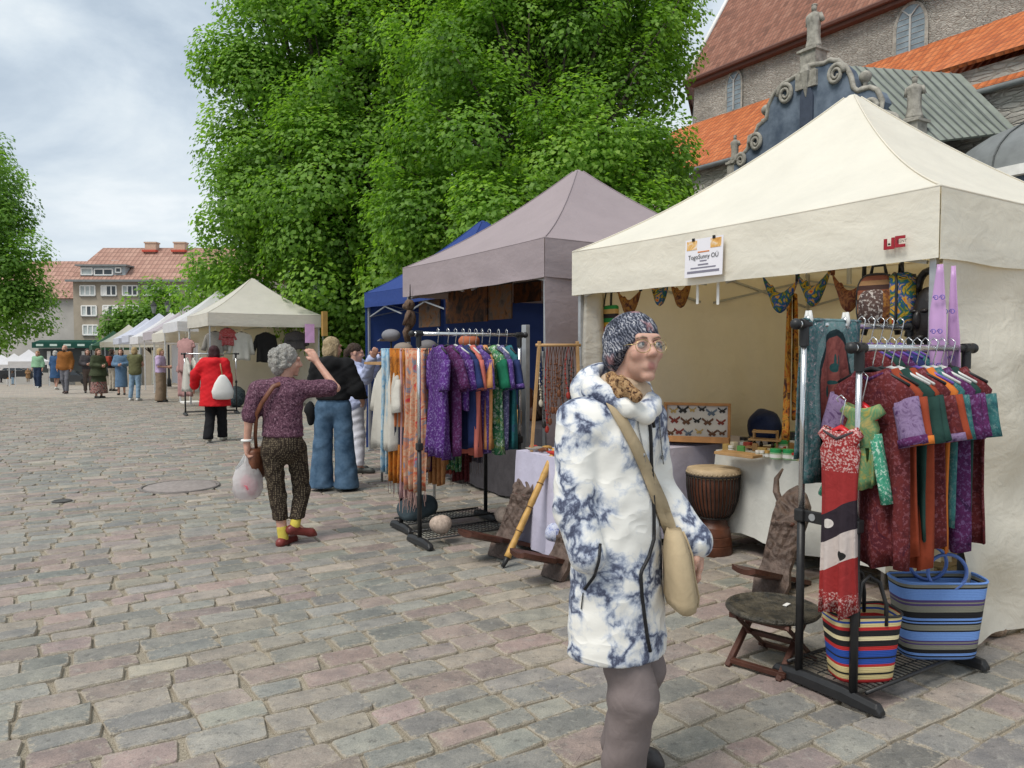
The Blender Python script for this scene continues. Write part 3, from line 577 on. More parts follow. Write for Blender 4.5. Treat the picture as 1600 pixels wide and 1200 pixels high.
def bus_sign():
    Y = 23.0; p = at(498, 454, Y); t = thing('bus_stop_sign', 'blue bus stop sign on a pale post right of the cream stall', 'sign', (p.x+.12, Y, 0), R_(18)); z = p.z
    m = MB(); m.tube([(.0, .04, -.02), (.0, .04, z+.27)], .035, 8); obj('post', m, mat('pale_post', (.55, .58, .56), .5), t, True)
    m = MB(); m.box((-.13, 0, z), (.27, .035, .52)); obj('sign_frame', m, WHITEP, t, bevel=.01)
    blue = mat('sign_blue', (.05, .06, .16), .4, .05); m = MB(); m.box((-.13, -.022, z), (.235, .008, .48)); obj('sign_face', m, blue, t)
    m = MB(); m.box((-.13, -.029, z+.1), (.2, .006, .075)); obj('sign_band', m, WHITEP, t)
    for k in (-1, 0, 1):
        m = MB(); m.prism([(-.018, .05), (.018, .05), (.024, .0), (.016, -.08), (-.016, -.08), (-.022, 0)], lambda x, y, d, k=k: (-.13+k*.07+x, -.026-d, z-.06+y), .006); obj('figure', m, WHITEP, t)
bus_sign()
# ------------------------------------------------------------------ market canopies
def canvas(name, col, trans=.35, crease=.5, var=.06):
    if name in MATS: return MATS[name]
    m, nt = newmat(name); v = ocoord(nt)
    c = ramp(nt, noise_t(nt, v, 2.2, 6, .65), [(.3, tuple(x*(1-var) for x in col)), (.7, tuple(min(1, x*(1+var*.6)) for x in col))])
    st = ramp(nt, noise_t(nt, v, 1.1, 7, .75), [(.62, (1, 1, 1)), (.85, (.93, .91, .86))]); c = mixc(nt, 1., c, st, 'MULTIPLY')
    mp = nd(nt, 'ShaderNodeMapping', {'Vector': v, 'Scale': (1, 1, 2.2), 'Rotation': (.2, .1, .3)}).outputs[0]
    rid = noise_t(nt, mp, 2.4, 3, .5, .4)
    b = mth(nt, 'ADD', mth(nt, 'MULTIPLY', rid, .9), mth(nt, 'ADD', mth(nt, 'MULTIPLY', noise_t(nt, v, 9, 4, .6, 1.0), .35), mth(nt, 'MULTIPLY', noise_t(nt, v, 300, 2), .02)))
    finish(nt, c, .7, 0, .3, b, crease, .045, trans, tcol=mixc(nt, 1., c, (1., .80, .48), 'MULTIPLY')); MATS[name] = m; return m
CREAM = canvas('cream_canvas', (.85, .825, .73), .28, .36); MAUVE = canvas('mauve_canvas', (.36, .30, .315), .15, .3); BLUEC = canvas('blue_canvas', (.035, .075, .29), .3, .35)
OFFW = canvas('off_white_canvas', (.70, .68, .62), .3, .35); WHITEC = canvas('white_canvas', (.74, .75, .80), .3, .35); LILACC = canvas('lilac_canvas', (.52, .48, .53), .3, .35); GREENC = canvas('green_canvas', (.03, .09, .05), .2, .3); PALEB = canvas('pale_blue_canvas', (.62, .66, .80), .3, .35)
ALU = mat('brushed_aluminium', (.42, .43, .44), .4, .1, 20, .05, metal=.6, spec=.5); STEELW = mat('white_steel', (.62, .63, .64), .45, .05, 10, .05)
def wall_cloth(root, name, p0, p1, z0, z1, mt, amp=.03, nu=22, nv=16, flare=0, seed=0., hem=.0, edge=1.0, flare_at=None):
    p0, p1 = Vector((*p0, 0)), Vector((*p1, 0)); d = (p1-p0); n = Vector((d.y, -d.x, 0)).normalized()
    def f(u, v):
        z = z0 + (z1-z0)*v; k = (1-v)**1.5
        off = amp*(wob(u*6, v*4, 0, 1.6, seed) + .6*wob(u*13+v*3, v*7, 1, 1.5, seed+2))*min(1, (1-v)*3+.15) + flare*k*(1 if flare_at is None else max(0, 1-abs(u-flare_at)*2.2))
        q = p0 + d*u + n*off; return (q.x, q.y, z + hem*wob(u*9, 0, 0, 2, seed)*(v == 0))
    m = MB(); m.grid(f, nu, nv); return obj(name, m, mt, root, True)
def tent(label, b0, a0, sx, sy, zv, vh, zp, mt, cat='stall', walls=(), pole=ALU, conc=.08, sag=.05, seed=0., n=14, group='market canopies along the square', gzv=None, vmat=None, inner=True, name='market_canopy'):
    g = gzv if gzv is not None else gz(W(b0, a0).y); t = thing(name, label, 'canopy', W(b0, a0, g), TH, group)
    zv -= g; zp -= g; zt = zv+vh; C = [(0, 0), (0, sy), (sx, sy), (sx, 0)]; pk = Vector((sx/2, sy/2, zp)); o = .03
    m = MB()
    for i in range(4):
        c0 = Vector((*C[i], zt)); c1 = Vector((*C[(i+1) % 4], zt))
        def f(u, v):
            e = c0.lerp(c1, u); q = e.lerp(pk, v*.972)
            q.z -= conc*4*v*(1-v) + sag*4*u*(1-u)*(.35*(1-v)**2*.3 + 2.0*v*(1-v)**1.2)
            w = .008*wob(q.x*3, q.y*3, q.z*4, 2.5, seed)*min(1, v*5)*min(1, (1-v)*6)*(4*u*(1-u)); q.z += w; return q
        m.grid(f, n, n, flip=True)
    m.lathe([(.062, zp-.066), (.05, zp-.035), (.03, zp-.016), (.004, zp-.008)], 10, (sx/2, sy/2, 0)); obj('canopy', m, mt, t, True)
    for i in range(4 if inner else 0):
        c0 = Vector((*C[i], zt)); m = MB(); pts = []
        for k in range(15): v = k/14; q = c0.lerp(pk, v*.972); q.z -= conc*4*v*(1-v)-.004; pts.append(q)
        m.tube(pts, .006, 5); obj('hip_seam', m, vmat or mt, t, True)
        c1 = Vector((*C[(i+1) % 4], zt)); m = MB(); m.tube([c0.lerp(c1, k/10)-Vector((0, 0, .012*4*(k/10)*(1-k/10)-.002)) for k in range(11)], .007, 5); obj('eave_seam', m, vmat or mt, t, True)
    for i in range(4):
        c0 = Vector((*C[i], 0)); c1 = Vector((*C[(i+1) % 4], 0)); d = c1-c0; nn = Vector((-d.y, d.x, 0)).normalized()
        def f(u, v):
            q = c0.lerp(c1, u) + nn*(.004 + (.010*wob(u*7+i, v*2, i, 2.0, seed)*v + .012*v)*min(1, 8*u*(1-u)*2)); return (q.x, q.y, zt - .012*4*u*(1-u) - vh*v + .006*wob(u*11, i, 0, 1.5, seed)*v)
        m = MB(); m.grid(f, 24, 6, flip=True); obj('valance', m, vmat or mt, t, True)
    for x, y in C:
        ix, iy = (o+.02 if x == 0 else x-o-.02), (o+.02 if y == 0 else y-o-.02)
        m = MB(); m.box((ix, iy, zt*.30), (.045, .045, zt*.6)); m.box((ix, iy, zt*.79), (.034, .034, zt*.40)); m.box((ix, iy, zt*.6), (.056, .056, .05)); lg = obj('leg', m, pole, t, bevel=.004)
        m = MB(); m.box((ix, iy, .012), (.10, .10, .018)); obj('foot_plate', m, pole, lg)
    if inner:
        for i in range(4):
            c0 = Vector((*C[i], zt-.1)); c1 = Vector((*C[(i+1) % 4], zt-.1)); d = (c1-c0); nn = Vector((-d.y, d.x, 0)).normalized()*-.06
            for k in range(2):
                p, q = c0.lerp(c1, .5*k+.03)+nn, c0.lerp(c1, .5*k+.47)+nn
                for s in (0, 1):
                    m = MB(); zz = (-.0, -.26) if s else (-.26, -.0); rot = None
                    m.tube([p+Vector((0, 0, zz[0])), q+Vector((0, 0, zz[1]))], .013, 4); obj('truss_bar', m, pole, t)
        m = MB(); m.tube([(sx/2, sy/2, zp-.08), (sx/2, sy/2, zt-.3)], .02, 6); obj('centre_mast', m, pole, t)
    for w in walls: wall_cloth(t, *w)
    return t
# A  the cream stall in front
A = tent('large cream canopy stall in the foreground with a red and black logo', 0, 0, 3, 3, 2.016, .355, 3.50, CREAM, conc=.10, sag=.06, n=26, seed=1.,
    walls=[('side_wall', (.05, .015), (3.0, .0), .05, 2.12, canvas('creased_cream_wall', (.80, .765, .67), .3, .55), .07, 60, 56, .10, 3., .03, 1, .1), ('back_wall', (2.97, .02), (2.97, 2.98), .02, 2.3, CREAM, .03, 30, 20, 0, 5.), ('far_side_wall', (.30, 2.95), (2.96, 2.95), .02, 2.3, CREAM, .03, 30, 20, 0, 8.)])
m = MB()                                                # gathered curtain at its left front corner
m.loft([[(.16+r*math.cos(q)*(1+.16*math.sin(5*q+z)), 2.93+r*.75*math.sin(q)*(1+.16*math.cos(4*q)), z) for q in [2*PI*j/26 for j in range(26)]] for z, r in ((2.1, .10), (1.9, .11), (1.6, .125), (1.3, .12), (.95, .085), (.6, .13), (.2, .17), (.05, .18))]); obj('gathered_curtain', m, canvas('pale_lace', (.66, .65, .60), .45, .8), A, True)
# B  mauve stall
Bt = tent('mauve grey canopy stall next to the cream one', .07, 3.5, 3, 3, 2.215, .345, 3.64, MAUVE, conc=.09, sag=.05, n=20, seed=2.6,
    walls=[('side_wall', (.0, .0), (3.0, .0), .03, 2.35, MAUVE, .03, 26, 18, 0, 2.)])
# C  blue stall
Ct = tent('royal blue canopy stall half hidden behind the mauve one', .69, 6.62, 2.7, 2.7, 2.24, .22, 3.53, BLUEC, seed=4.,
    walls=[('near_side_wall', (.0, .02), (2.7, .02), .1, 2.4, BLUEC, .03, 20, 14, 0, 1.), ('back_wall', (2.68, 0), (2.68, 2.7), .05, 2.4, BLUEC, .03, 20, 14, 0, 4.), ('far_side_wall', (.0, 2.68), (2.7, 2.68), .05, 2.4, BLUEC, .03, 20, 14, 0, 6.)])
# D  pale stall further on
Dt = tent('off-white canopy stall with knitwear and blouses, left of the bus stop sign', .22, 19.04, 3, 3, 2.23, .34, 3.66, OFFW, seed=5., walls=[('back_wall', (2.97, .02), (2.97, 2.98), .02, 2.4, OFFW, .03), ('far_side_wall', (.3, 2.95), (2.95, 2.95), .02, 2.4, OFFW, .03)])
FAR = [(23.3, 3.58, WHITEC, 'white canopy just beyond the off-white knitwear stall'), (26.4, 3.30, OFFW, 'pale grey canopy, second beyond the off-white knitwear stall'), (29.4, 3.41, LILACC, 'lilac grey canopy in the far row of stalls'), (33.1, 3.28, WHITEC, 'white canopy right behind the lilac grey one'), (37.0, 3.40, PALEB, 'pale blue canopy in the far row with a pointed top'), (42.0, 3.34, PALEB, 'smaller pale blue canopy further down the row'), (49.5, 3.22, CREAM, 'cream canopy near the far end of the row'), (59.8, 3.07, GREENC, 'dark green canopy at the far end of the row')]
for i, (a0, zp, mt, lab) in enumerate(FAR):
    g = gz(W(0, a0).y); tent(lab, .15+.05*(i % 3), a0, 3, 3, zp-1.40, .30, zp, mt, seed=i*1.7, n=8, pole=STEELW, inner=False, walls=[('back_wall', (2.95, 0), (2.95, 3), .05, 2.2, mt, .02, 8, 6)])
for px, py, Y, lab in ((-5, 549, 74, 'white canopy at the far left edge, below the tree'), (22, 552, 70, 'low white canopy behind the woman in yellow'), (45, 546, 66, 'white canopy left of the parked dark car')):
    p = at(px, py, Y); b, a = rc(p); tent(lab, b-1.5, a-1.5, 3, 3, p.z-1.3, .3, p.z, WHITEC, n=6, pole=STEELW, inner=False, group='canopies at the far left')

# ------------------------------------------------------------------ lettering
def text_mesh(s, size, depth=.0):
    cu = bpy.data.curves.new('t', 'FONT'); cu.body = s; cu.size = size; cu.extrude = depth; cu.align_x = 'CENTER'; cu.align_y = 'CENTER'
    o = bpy.data.objects.new('t', cu); COL.objects.link(o); bpy.context.view_layer.update()
    me = bpy.data.meshes.new_from_object(o.evaluated_get(bpy.context.evaluated_depsgraph_get())); bpy.data.objects.remove(o); return me
def put_text(name, s, size, loc, parent, mt, rot=None, sx=1.0):
    me = text_mesh(s, size); o = link(name, me, mt, parent, smooth=False); o.location = loc; o.rotation_euler = rot or (PI/2, 0, -PI/2); o.scale = (sx, 1, 1); return o
BLACK = mat('black_print', (.015, .015, .015), .7, 0, 5, 0); RED = mat('red_print', (.30, .012, .022), .6, .05, 5, 0)
def signs():
    p = L3(onb(1101, 402, -.035)); t = thing('stall_sign', 'white paper stall sign clipped to the cream valance', 'sign', W(p.x-.01, p.y, p.z), TH); t.rotation_euler = (0, R_(2), TH)
    paper = mat('paper_white', (.74, .72, .76), .7, .03, 5, 0); w, h = .33, .25; m = MB(); m.box((0, 0, 0), (.004, w, h)); obj('paper', m, paper, t)
    def flat(name, y0, y1, z0, z1, mt, d): q = MB(); q.box((-.003-d, -(y0+y1)/2, (z0+z1)/2), (.002, y1-y0, z1-z0)); return obj(name, q, mt, t)
    org = batik('sign_photo', [(.55, .22, .05), (.75, .45, .15), (.8, .7, .6)], 18, 1); flat('photo', -.15, -.06, .055, .115, org, 0); flat('photo', .06, .15, .055, .115, org, 0)
    for yy in (-.09, .09): flat('clip', yy-.012, yy+.012, .112, .132, BLACK, .004)
    put_text('lettering', 'TogoSunny OÜ', .042, (-.0055, 0, .005), t, BLACK)
    flat('print_line', -.05, .05, .033, .041, mat('orange_print', (.6, .2, .05), .7, 0, 5, 0), 0)
    for z, wd, sz in ((-.022, .06, .008), (-.046, .09, .009), (-.066, .22, .008), (-.092, .28, .015)): flat('print_line', -wd/2, wd/2, z-sz/2, z+sz/2, mat('grey_print', (.2, .19, .24), .7, 0), 0)
    # maker's logo on the valance: red U and C, black word inside
    p = L3(onb(1400, 380, -.035)); t = thing('logo_print', 'red UC RENT logo printed on the cream valance', 'logo', W(p.x-.012, p.y, p.z), TH)
    k = .058
    def bar(y0, z0, y1, z1): m.box((0, -(y0+y1)/2*k, (z0+z1)/2*k), (.006, abs(y1-y0)*k, abs(z1-z0)*k))
    m = MB(); bar(-1.0, -.5, -.72, .45); bar(-.72, -.5, -.3, -.22); bar(-.3, -.5, -.02, .5); obj('letter_u', m, RED, t)
    m = MB(); bar(.05, -.42, .35, .58); bar(.35, .32, .95, .58); bar(.35, -.42, .95, -.16); obj('letter_c', m, RED, t)
    m = MB(); m.lathe([(.006, -.004), (.006, .004)], 8, (0, .51*k, -.05*k)); obj('dot', m, BLACK, t)
    put_text('lettering', 'RENT', .021, (-.006, -.72*k, .08*k), t, BLACK, sx=1.0)
    for px in (1090, 1122):
        p = L3(onb(px, 452, .06)); t = bpy.data.objects.new('valance_strap', None); m = MB(); m.box((0, 0, 0), (.004, .022, .24)); o = obj('valance_strap', m, WHITEP); o.location = W(p.x, p.y, p.z+.02); o.rotation_euler = (0, 0, TH); tag(o, 'white fastening strap hanging below the paper sign, %s one' % ('left' if px < 1100 else 'right'), 'strap', 'straps under the valance'); bpy.data.objects.remove(t)
signs()
# ------------------------------------------------------------------ clothes racks, garments, bags
CHROME = mat('chrome_tube', (.62, .62, .62), .18, .08, 12, 0, metal=.9, spec=.6); BLK = mat('black_plastic', (.018, .018, .019), .45, .2, 20, .1, spec=.4)
WOODR = mat('red_brown_wood', (.075, .028, .018), .5, .35, 9, .4, 30, .01); CARV = mat('carved_dark_wood', (.085, .055, .042), .55, .4, 14, .7, 22, .03, col2=(.15, .105, .085)); WOODL = mat('light_wood', (.42, .25, .11), .6, .2, 8, .2, 40); BAMB = mat('bamboo', (.50, .29, .085), .45, .25, 10, .2, 60)
def rack(label, b0, a0, L, rails, foot=.5, shelf=True, split=.8):
    """rails: list of (offset along the row, height)"""
    t = thing('clothes_rack', label, 'clothes rack', W(b0, a0), TH, 'clothes racks in front of the stalls'); amid = sum(r[0] for r in rails)/len(rails)
    for x in (0, L):
        m = MB(); y0, y1 = amid-foot/2, amid+foot/2
        m.loft([[(x+dx*w, y, z) for dx, z in ((-.028, .012), (.028, .012), (.026, h*.7), (.014, h), (-.014, h), (-.026, h*.7))] for y, w, h in ((y0, .8, .035), (y0+.02, 1, .06), (amid-.1, 1, .075), (amid+.1, 1, .075), (y1-.02, 1, .06), (y1, .8, .035))]); ft = obj('foot', m, BLK, t, bevel=.004)
        for off, h in rails:
            m = MB(); m.tube([(x, off, .05), (x, off, split)], .0185, 12); obj('lower_post', m, BLK, t, True)
            m = MB(); m.tube([(x, off, split), (x, off, h-.03)], .0145, 12); obj('upper_post', m, CHROME, t, True)
            m = MB(); m.box((x, off, split), (.05, .05, .06)); obj('clamp', m, BLK, t, bevel=.008)
            m = MB(); m.tube([(x, off, h-.10), (x, off, h+.02)], .022, 12); m.tube([(x+(-.03 if x == 0 else .03), off, h), (x+(.03 if x == 0 else -.03), off, h)], [.026, .024], 12); obj('corner_joint', m, BLK, t, autosmooth=40)
        if len(rails) > 1:
            m = MB(); m.box((x, amid, split), (.02, abs(rails[0][0]-rails[1][0]), .055)); br = obj('bracket', m, BLK, t, bevel=.005)
            for k in (-.3, .3):
                m = MB(); m.lathe([(.017, -.013), (.017, .013)], 12, (0, 0, 0)); r = obj('bracket_hole_cap', m, ALU, br); r.location = (x, amid+k*.25, split); r.rotation_euler = (0, PI/2, 0)
    for off, h in rails:
        m = MB(); m.tube([(-.06, off, h), (L+.06, off, h)], .0155, 14); obj('rail', m, CHROME, t, True)
        for x in (-.06, L+.06): m = MB(); m.ball((x, off, h), .026, 12, 8); obj('end_knob', m, BLK, t, True)
    if shelf:
        m = MB()
        for y in (amid-foot*.36, amid+foot*.36): m.tube([(0, y, .085), (L, y, .085)], .009, 6)
        obj('shelf_frame', m, BLK, t, True)
        m = MB(); k = .02
        while k < L: m.tube([(k, amid-foot*.36, .09), (k, amid+foot*.36, .09)], .0028, 4); k += .032
        for y in np.linspace(-.36, .36, 6): m.tube([(0, amid+foot*y, .086), (L, amid+foot*y, .086)], .0028, 4)
        o = obj('shelf_wire', m, BLK, t); o['kind'] = 'stuff'
    return t
def hanger(t, col, hook=.11, w=.19, wire=None):
    m = MB(); m.tube([(.0, .012, -.0), (0, .02, .015), (0, 0, .03), (0, -.02, .012), (0, -.012, -.03), (0, 0, -hook*.75), (0, 0, -hook)], .0028, 6); hk = obj('hanger_hook', m, wire or CHROME, t, True)
    m = MB(); m.tube([(0, -w, -hook-.065), (0, -w*.4, -hook-.018), (0, 0, -hook), (0, w*.4, -hook-.018), (0, w, -hook-.065)], [.006, .009, .01, .009, .006], 6, flat=1.6); obj('hanger_arms', m, col, t, True)
def shirt(label, p, rz, mt, length=.85, w=.24, sl=.24, hcol=BLK, sleeve_mt=None, cuff=None, seed=0, group=None, thick=.035, flare=.96, collar=None, name='t_shirt', cat='shirt', hook=.11, panel=None):
    t = thing(name, label, cat, p, rz, group); hw_ = min(.19, w*.9); rr = random.Random(seed); hanger(t, hcol, hook, hw_); top = -hook-.015; n = 28; rings = []; ph = rr.uniform(0, 6); fr = rr.choice([3, 4, 5])
    for k, (z, ww, th) in enumerate([(0, .072, .032), (.018, .10, .034), (.05, w*.83, .034), (.085, w, .038), (.16, w*.94, thick), (.3, w*.90, thick*1.1), (.5*length, w*.92*flare**.3, thick*1.2), (.7*length, w*.95*flare**.6, thick*1.3), (.9*length, w*flare, thick*1.4), (length, w*flare*1.01, thick*1.4)]):
        fd = max(0, z-.1)/length; ring = []
        for j in range(n):
            q = 2*PI*j/n; c, s = math.cos(q), math.sin(q); x = th*math.copysign(abs(s)**.7, s)
            x += .034*fd*math.sin(fr*c*2.6+ph+z*2) + .012*fd*math.sin(9*c+ph*2+z*3); y = ww*math.copysign(abs(c)**.8, c)*(1-.10*fd*abs(math.sin(ph+1)))
            ring.append((x, y, top-z + (.02*(c*c) if k < 1 else 0) + (.012*math.sin(c*5+ph) if k == 9 else 0)))
        rings.append(ring)
    m = MB(); m.loft(rings[::-1], cap=False); obj('body', m, mt, t, True, solid=.002)
    for sd in ((-1, 1) if sl > 0 else ()):
        base = Vector((0, sd*w*.80, top-.11)); dr = Vector((rr.uniform(-.15, .1), sd*rr.uniform(.14, .30), -.93)).normalized(); R = []
        wd = Vector((0, dr.z, -dr.y))*-1
        for i in range(5):
            k = i/4; c = base + dr*(sl*k); hw = .060*(1+.10*k)*min(1, w/.2); R.append([c + wd*(hw*math.cos(q)) + Vector((.026*(1+.5*k)*math.sin(q) + .006*math.sin(3*q+i), 0, 0)) for q in [2*PI*j/14 for j in range(14)]])
        m = MB(); m.loft(R, cap=False); s_ = obj('sleeve', m, sleeve_mt or mt, t, True, solid=.002)
        if cuff:
            m = MB(); m.loft([[Vector(v)+(Vector(v)-base-dr*sl)*.03 for v in R[-1]], [Vector(v)+dr*-.035+(Vector(v)-base-dr*sl)*.03 for v in R[-1]]], cap=False); obj('cuff', m, cuff, s_, True, solid=.003)
    if collar:
        m = MB(); m.tube([(.034*math.sin(q), .078*math.cos(q), top+.004-.035*(1-abs(math.cos(q)))) for q in [2*PI*j/20 for j in range(21)]], .008, 6); obj('collar', m, collar, t, True)
    if panel:
        m = MB(); m.ball((-thick*1.15, 0, top-length*panel[1]), (.012, w*.55, length*.2), 18, 10); obj('printed_panel', m, panel[0], t, True)
    return t
def cloth(label, p, rz, mt, w=.2, length=.9, folds=4, amp=.018, fringe=None, seed=0, group=None, name='scarf', cat='scarf', hang=None, taper=1.0, thick=.004):
    """cloth hanging from a rail: a fold over the top, pleats growing downwards, optional fringe"""
    t = thing(name, label, cat, p, rz, group); rr = random.Random(seed); ph = rr.uniform(0, 6); g = lambda u, z: amp*(.35+.65*z/length)*math.sin(2*PI*folds*u+ph+1.2*math.sin(z*3+ph)) + .006*math.sin(u*31+z*9)
    def f(side):
        def q(u, v):
            z = length*v*(1 if side < 0 else .86); y = (u-.5)*w*(1+(taper-1)*v)*(1-.06*math.sin(z*4+ph)); return (side*(.018+.012*v) + g(u, z), y, .018-z + .01*math.sin(u*7+ph)*v)
        return q
    for sd in (-1, 1): m = MB(); m.grid(f(sd), 22, 14, flip=sd < 0); obj('cloth', m, mt, t, True, solid=thick)
    m = MB(); m.grid(lambda u, v: ((.018*math.cos(PI*v)*-1) + g(u, 0), (u-.5)*w, .018+.012*math.sin(PI*v)), 22, 4); obj('fold', m, mt, t, True, solid=thick)
    if fringe:
        m = MB(); b = f(-1); k = int(w/.012)
        for i in range(k):
            x, y, z = b((i+.5)/k, 1); m.tube([(x, y, z+.005), (x+rr.uniform(-.006, .006), y+rr.uniform(-.006, .006), z-.06), (x+rr.uniform(-.012, .012), y+rr.uniform(-.012, .012), z-rr.uniform(.09, .13))], [.003, .0028, .0015], 4)
        o = obj('fringe', m, fringe, t); o['kind'] = 'stuff'
    return t
# colours of the batik clothes
K = {}
K['wine'] = batik('batik_wine', [(.055, .010, .014), (.13, .022, .022), (.05, .010, .022)], 10, 2, specks=(.19, .06, .07), sscale=60)
K['rust'] = fabric('rust_cotton', (.27, .05, .022), .18); K['orange'] = fabric('orange_cotton', (.55, .16, .03)); K['dgreen'] = fabric('dark_green_cotton', (.018, .05, .042), .25); K['teal'] = batik('batik_teal', [(.02, .09, .10), (.04, .15, .15), (.015, .06, .08)], 14, 2, specks=(.10, .19, .19), sscale=60)
K['plum'] = batik('batik_plum', [(.055, .012, .06), (.10, .02, .09), (.03, .01, .045)], 16, 2, specks=(.15, .08, .19), sscale=60); K['lilac'] = batik('batik_lilac', [(.13, .08, .18), (.24, .17, .29), (.07, .03, .10)], 20, 2)
K['purple'] = batik('batik_purple', [(.05, .012, .12), (.10, .03, .20), (.03, .01, .08)], 16, 2, stretch=(1, 1, .4), specks=(.22, .16, .36), sscale=60); K['violet'] = batik('batik_violet', [(.06, .03, .17), (.11, .06, .24)], 9, 1.5, specks=(.22, .17, .4), sscale=50)
K['navy'] = fabric('navy_cotton', (.022, .034, .11), .2); K['coral'] = fabric('coral_cotton', (.52, .15, .12), .12); K['apricot'] = batik('batik_apricot', [(.48, .20, .07), (.6, .30, .12), (.38, .12, .05)], 10, 2); K['emerald'] = fabric('emerald_cotton', (.012, .13, .07), .2); K['leaf'] = batik('batik_leaf', [(.01, .07, .04), (.05, .22, .10), (.35, .42, .12)], 12, 2, specks=(.5, .6, .5), sscale=40)
K['indigo'] = batik('batik_indigo', [(.05, .045, .12), (.10, .09, .19), (.03, .05, .11)], 13, 2, stretch=(1, 1, .3), specks=(.28, .28, .42), sscale=60); K['sea'] = batik('batik_sea', [(.015, .10, .12), (.03, .17, .18), (.06, .07, .19)], 11, 2)
K['speck'] = batik('batik_red_speck', [(.24, .035, .03), (.33, .06, .05)], 8, 2, specks=(.55, .30, .28), sscale=90); K['mint'] = batik('batik_mint', [(.03, .22, .13), (.08, .33, .22)], 40, 1, specks=(.45, .6, .5), sscale=70); K['ochre'] = batik('batik_ochre', [(.42, .30, .06), (.10, .24, .12), (.5, .36, .12)], 12, 2)
K['floral'] = batik('floral_scarf', [(.50, .05, .07), (.58, .17, .08), (.55, .40, .28), (.58, .22, .12), (.18, .27, .34), (.55, .06, .09)], 8.5, 1.6, 3, stretch=(.2, 1, .75)); K['rusty'] = batik('rusty_scarf', [(.38, .09, .02), (.50, .19, .03), (.14, .05, .03)], 14, 2, bands=[(-.62, -.5, (.5, .16, .06)), (-.78, -.63, (.03, .03, .05))]); K['pinkp'] = fabric('pale_pink_cloth', (.52, .33, .34), .12); K['saffron'] = fabric('saffron_cloth', (.6, .30, .04), .15); K['skyb'] = batik('sky_scarf', [(.05, .25, .45), (.35, .5, .6), (.6, .6, .55)], 10, 2); K['grey'] = batik('grey_scarf', [(.12, .13, .17), (.24, .26, .32), (.4, .42, .46)], 11, 2, bands=[(-.75, -.55, (.03, .03, .05)), (-.9, -.75, (.5, .12, .02))]); K['white'] = fabric('white_cotton', (.50, .48, .43), .08); K['slate'] = fabric('slate_knit', (.16, .18, .20), .15); K['ash'] = fabric('ash_wool', (.19, .17, .21), .15); K['tealp'] = fabric('teal_cloth', (.02, .17, .19), .15)
PURPLEH = mat('purple_plastic', (.15, .08, .38), .35); REDH = mat('red_plastic', (.5, .015, .02), .3); WHITEH = mat('white_plastic', (.6, .6, .58), .35)

# ---- rack in front of the cream stall (two rails)
RB, RA, RLEN = -.77, -.09, .87
rack('black and chrome double clothes rack with batik shirts and striped bags', RB, RA, RLEN, [(0, 1.575), (.28, 1.685)], .56)
def on_rail(b, a, h): return W(b, a, h+.018)
G3 = 'batik shirts on the front rack'
defs = [(.10, 'wine', .84, dict(sleeve_mt=K['lilac'], cuff=K['plum'], collar=K['plum']), 'wine red batik shirt with lilac sleeve, first on the chrome rail', BLK),
 (.17, 'rust', .80, dict(cuff=K['orange']), 'rust red shirt with bright orange cuff, second on the chrome rail', BLK), (.24, 'dgreen', .74, {}, 'dark green plain shirt hanging behind the rust red one', WHITEH), (.30, 'rust', .86, dict(sleeve_mt=K['dgreen']), 'rust shirt with dark green sleeves in the middle of the front rail', WHITEH),
 (.37, 'wine', .78, dict(sleeve_mt=K['wine'], cuff=K['lilac']), 'wine speckled shirt with lilac cuff on the front rail', BLK), (.44, 'orange', .8, dict(sleeve_mt=K['rust']), 'orange shirt squeezed between wine red ones on the front rail', PURPLEH), (.51, 'teal', .70, {}, 'teal speckled shirt towards the right end of the front rail', WHITEH), (.58, 'plum', .82, {}, 'plum batik shirt near the right end of the front rail', WHITEH), (.65, 'dgreen', .7, dict(sleeve_mt=K['plum']), 'dark green shirt with plum sleeves at the right end of the front rail', WHITEH), (.73, 'wine', .8, dict(sleeve_mt=K['teal']), 'wine red shirt with teal sleeves, last on the front rail', BLK)]
for i, (x, c, ln, kw, lab, hc) in enumerate(defs):
    shirt(lab, on_rail(RB+x, RA, 1.575), TH+random.uniform(-.12, .12), K[c], ln, .19, .20, hc, seed=i, group=G3, thick=.017, **kw)
for i, (x, c, lab) in enumerate([(.44, 'wine', 'wine batik shirt on the rear rail beside the hung cloth'), (.52, 'dgreen', 'dark green shirt on the rear rail, second from the hung cloth'), (.60, 'plum', 'plum shirt on the rear rail, third from the hung cloth'), (.68, 'navy', 'navy shirt on the rear rail near its right end'), (.77, 'teal', 'teal shirt at the right end of the rear rail')]):
    shirt(lab, on_rail(RB+x, RA+.28, 1.685), TH+random.uniform(-.1, .1), K[c], .7, .185, .18, PURPLEH, seed=20+i, group='shirts on the rear rail', thick=.022)
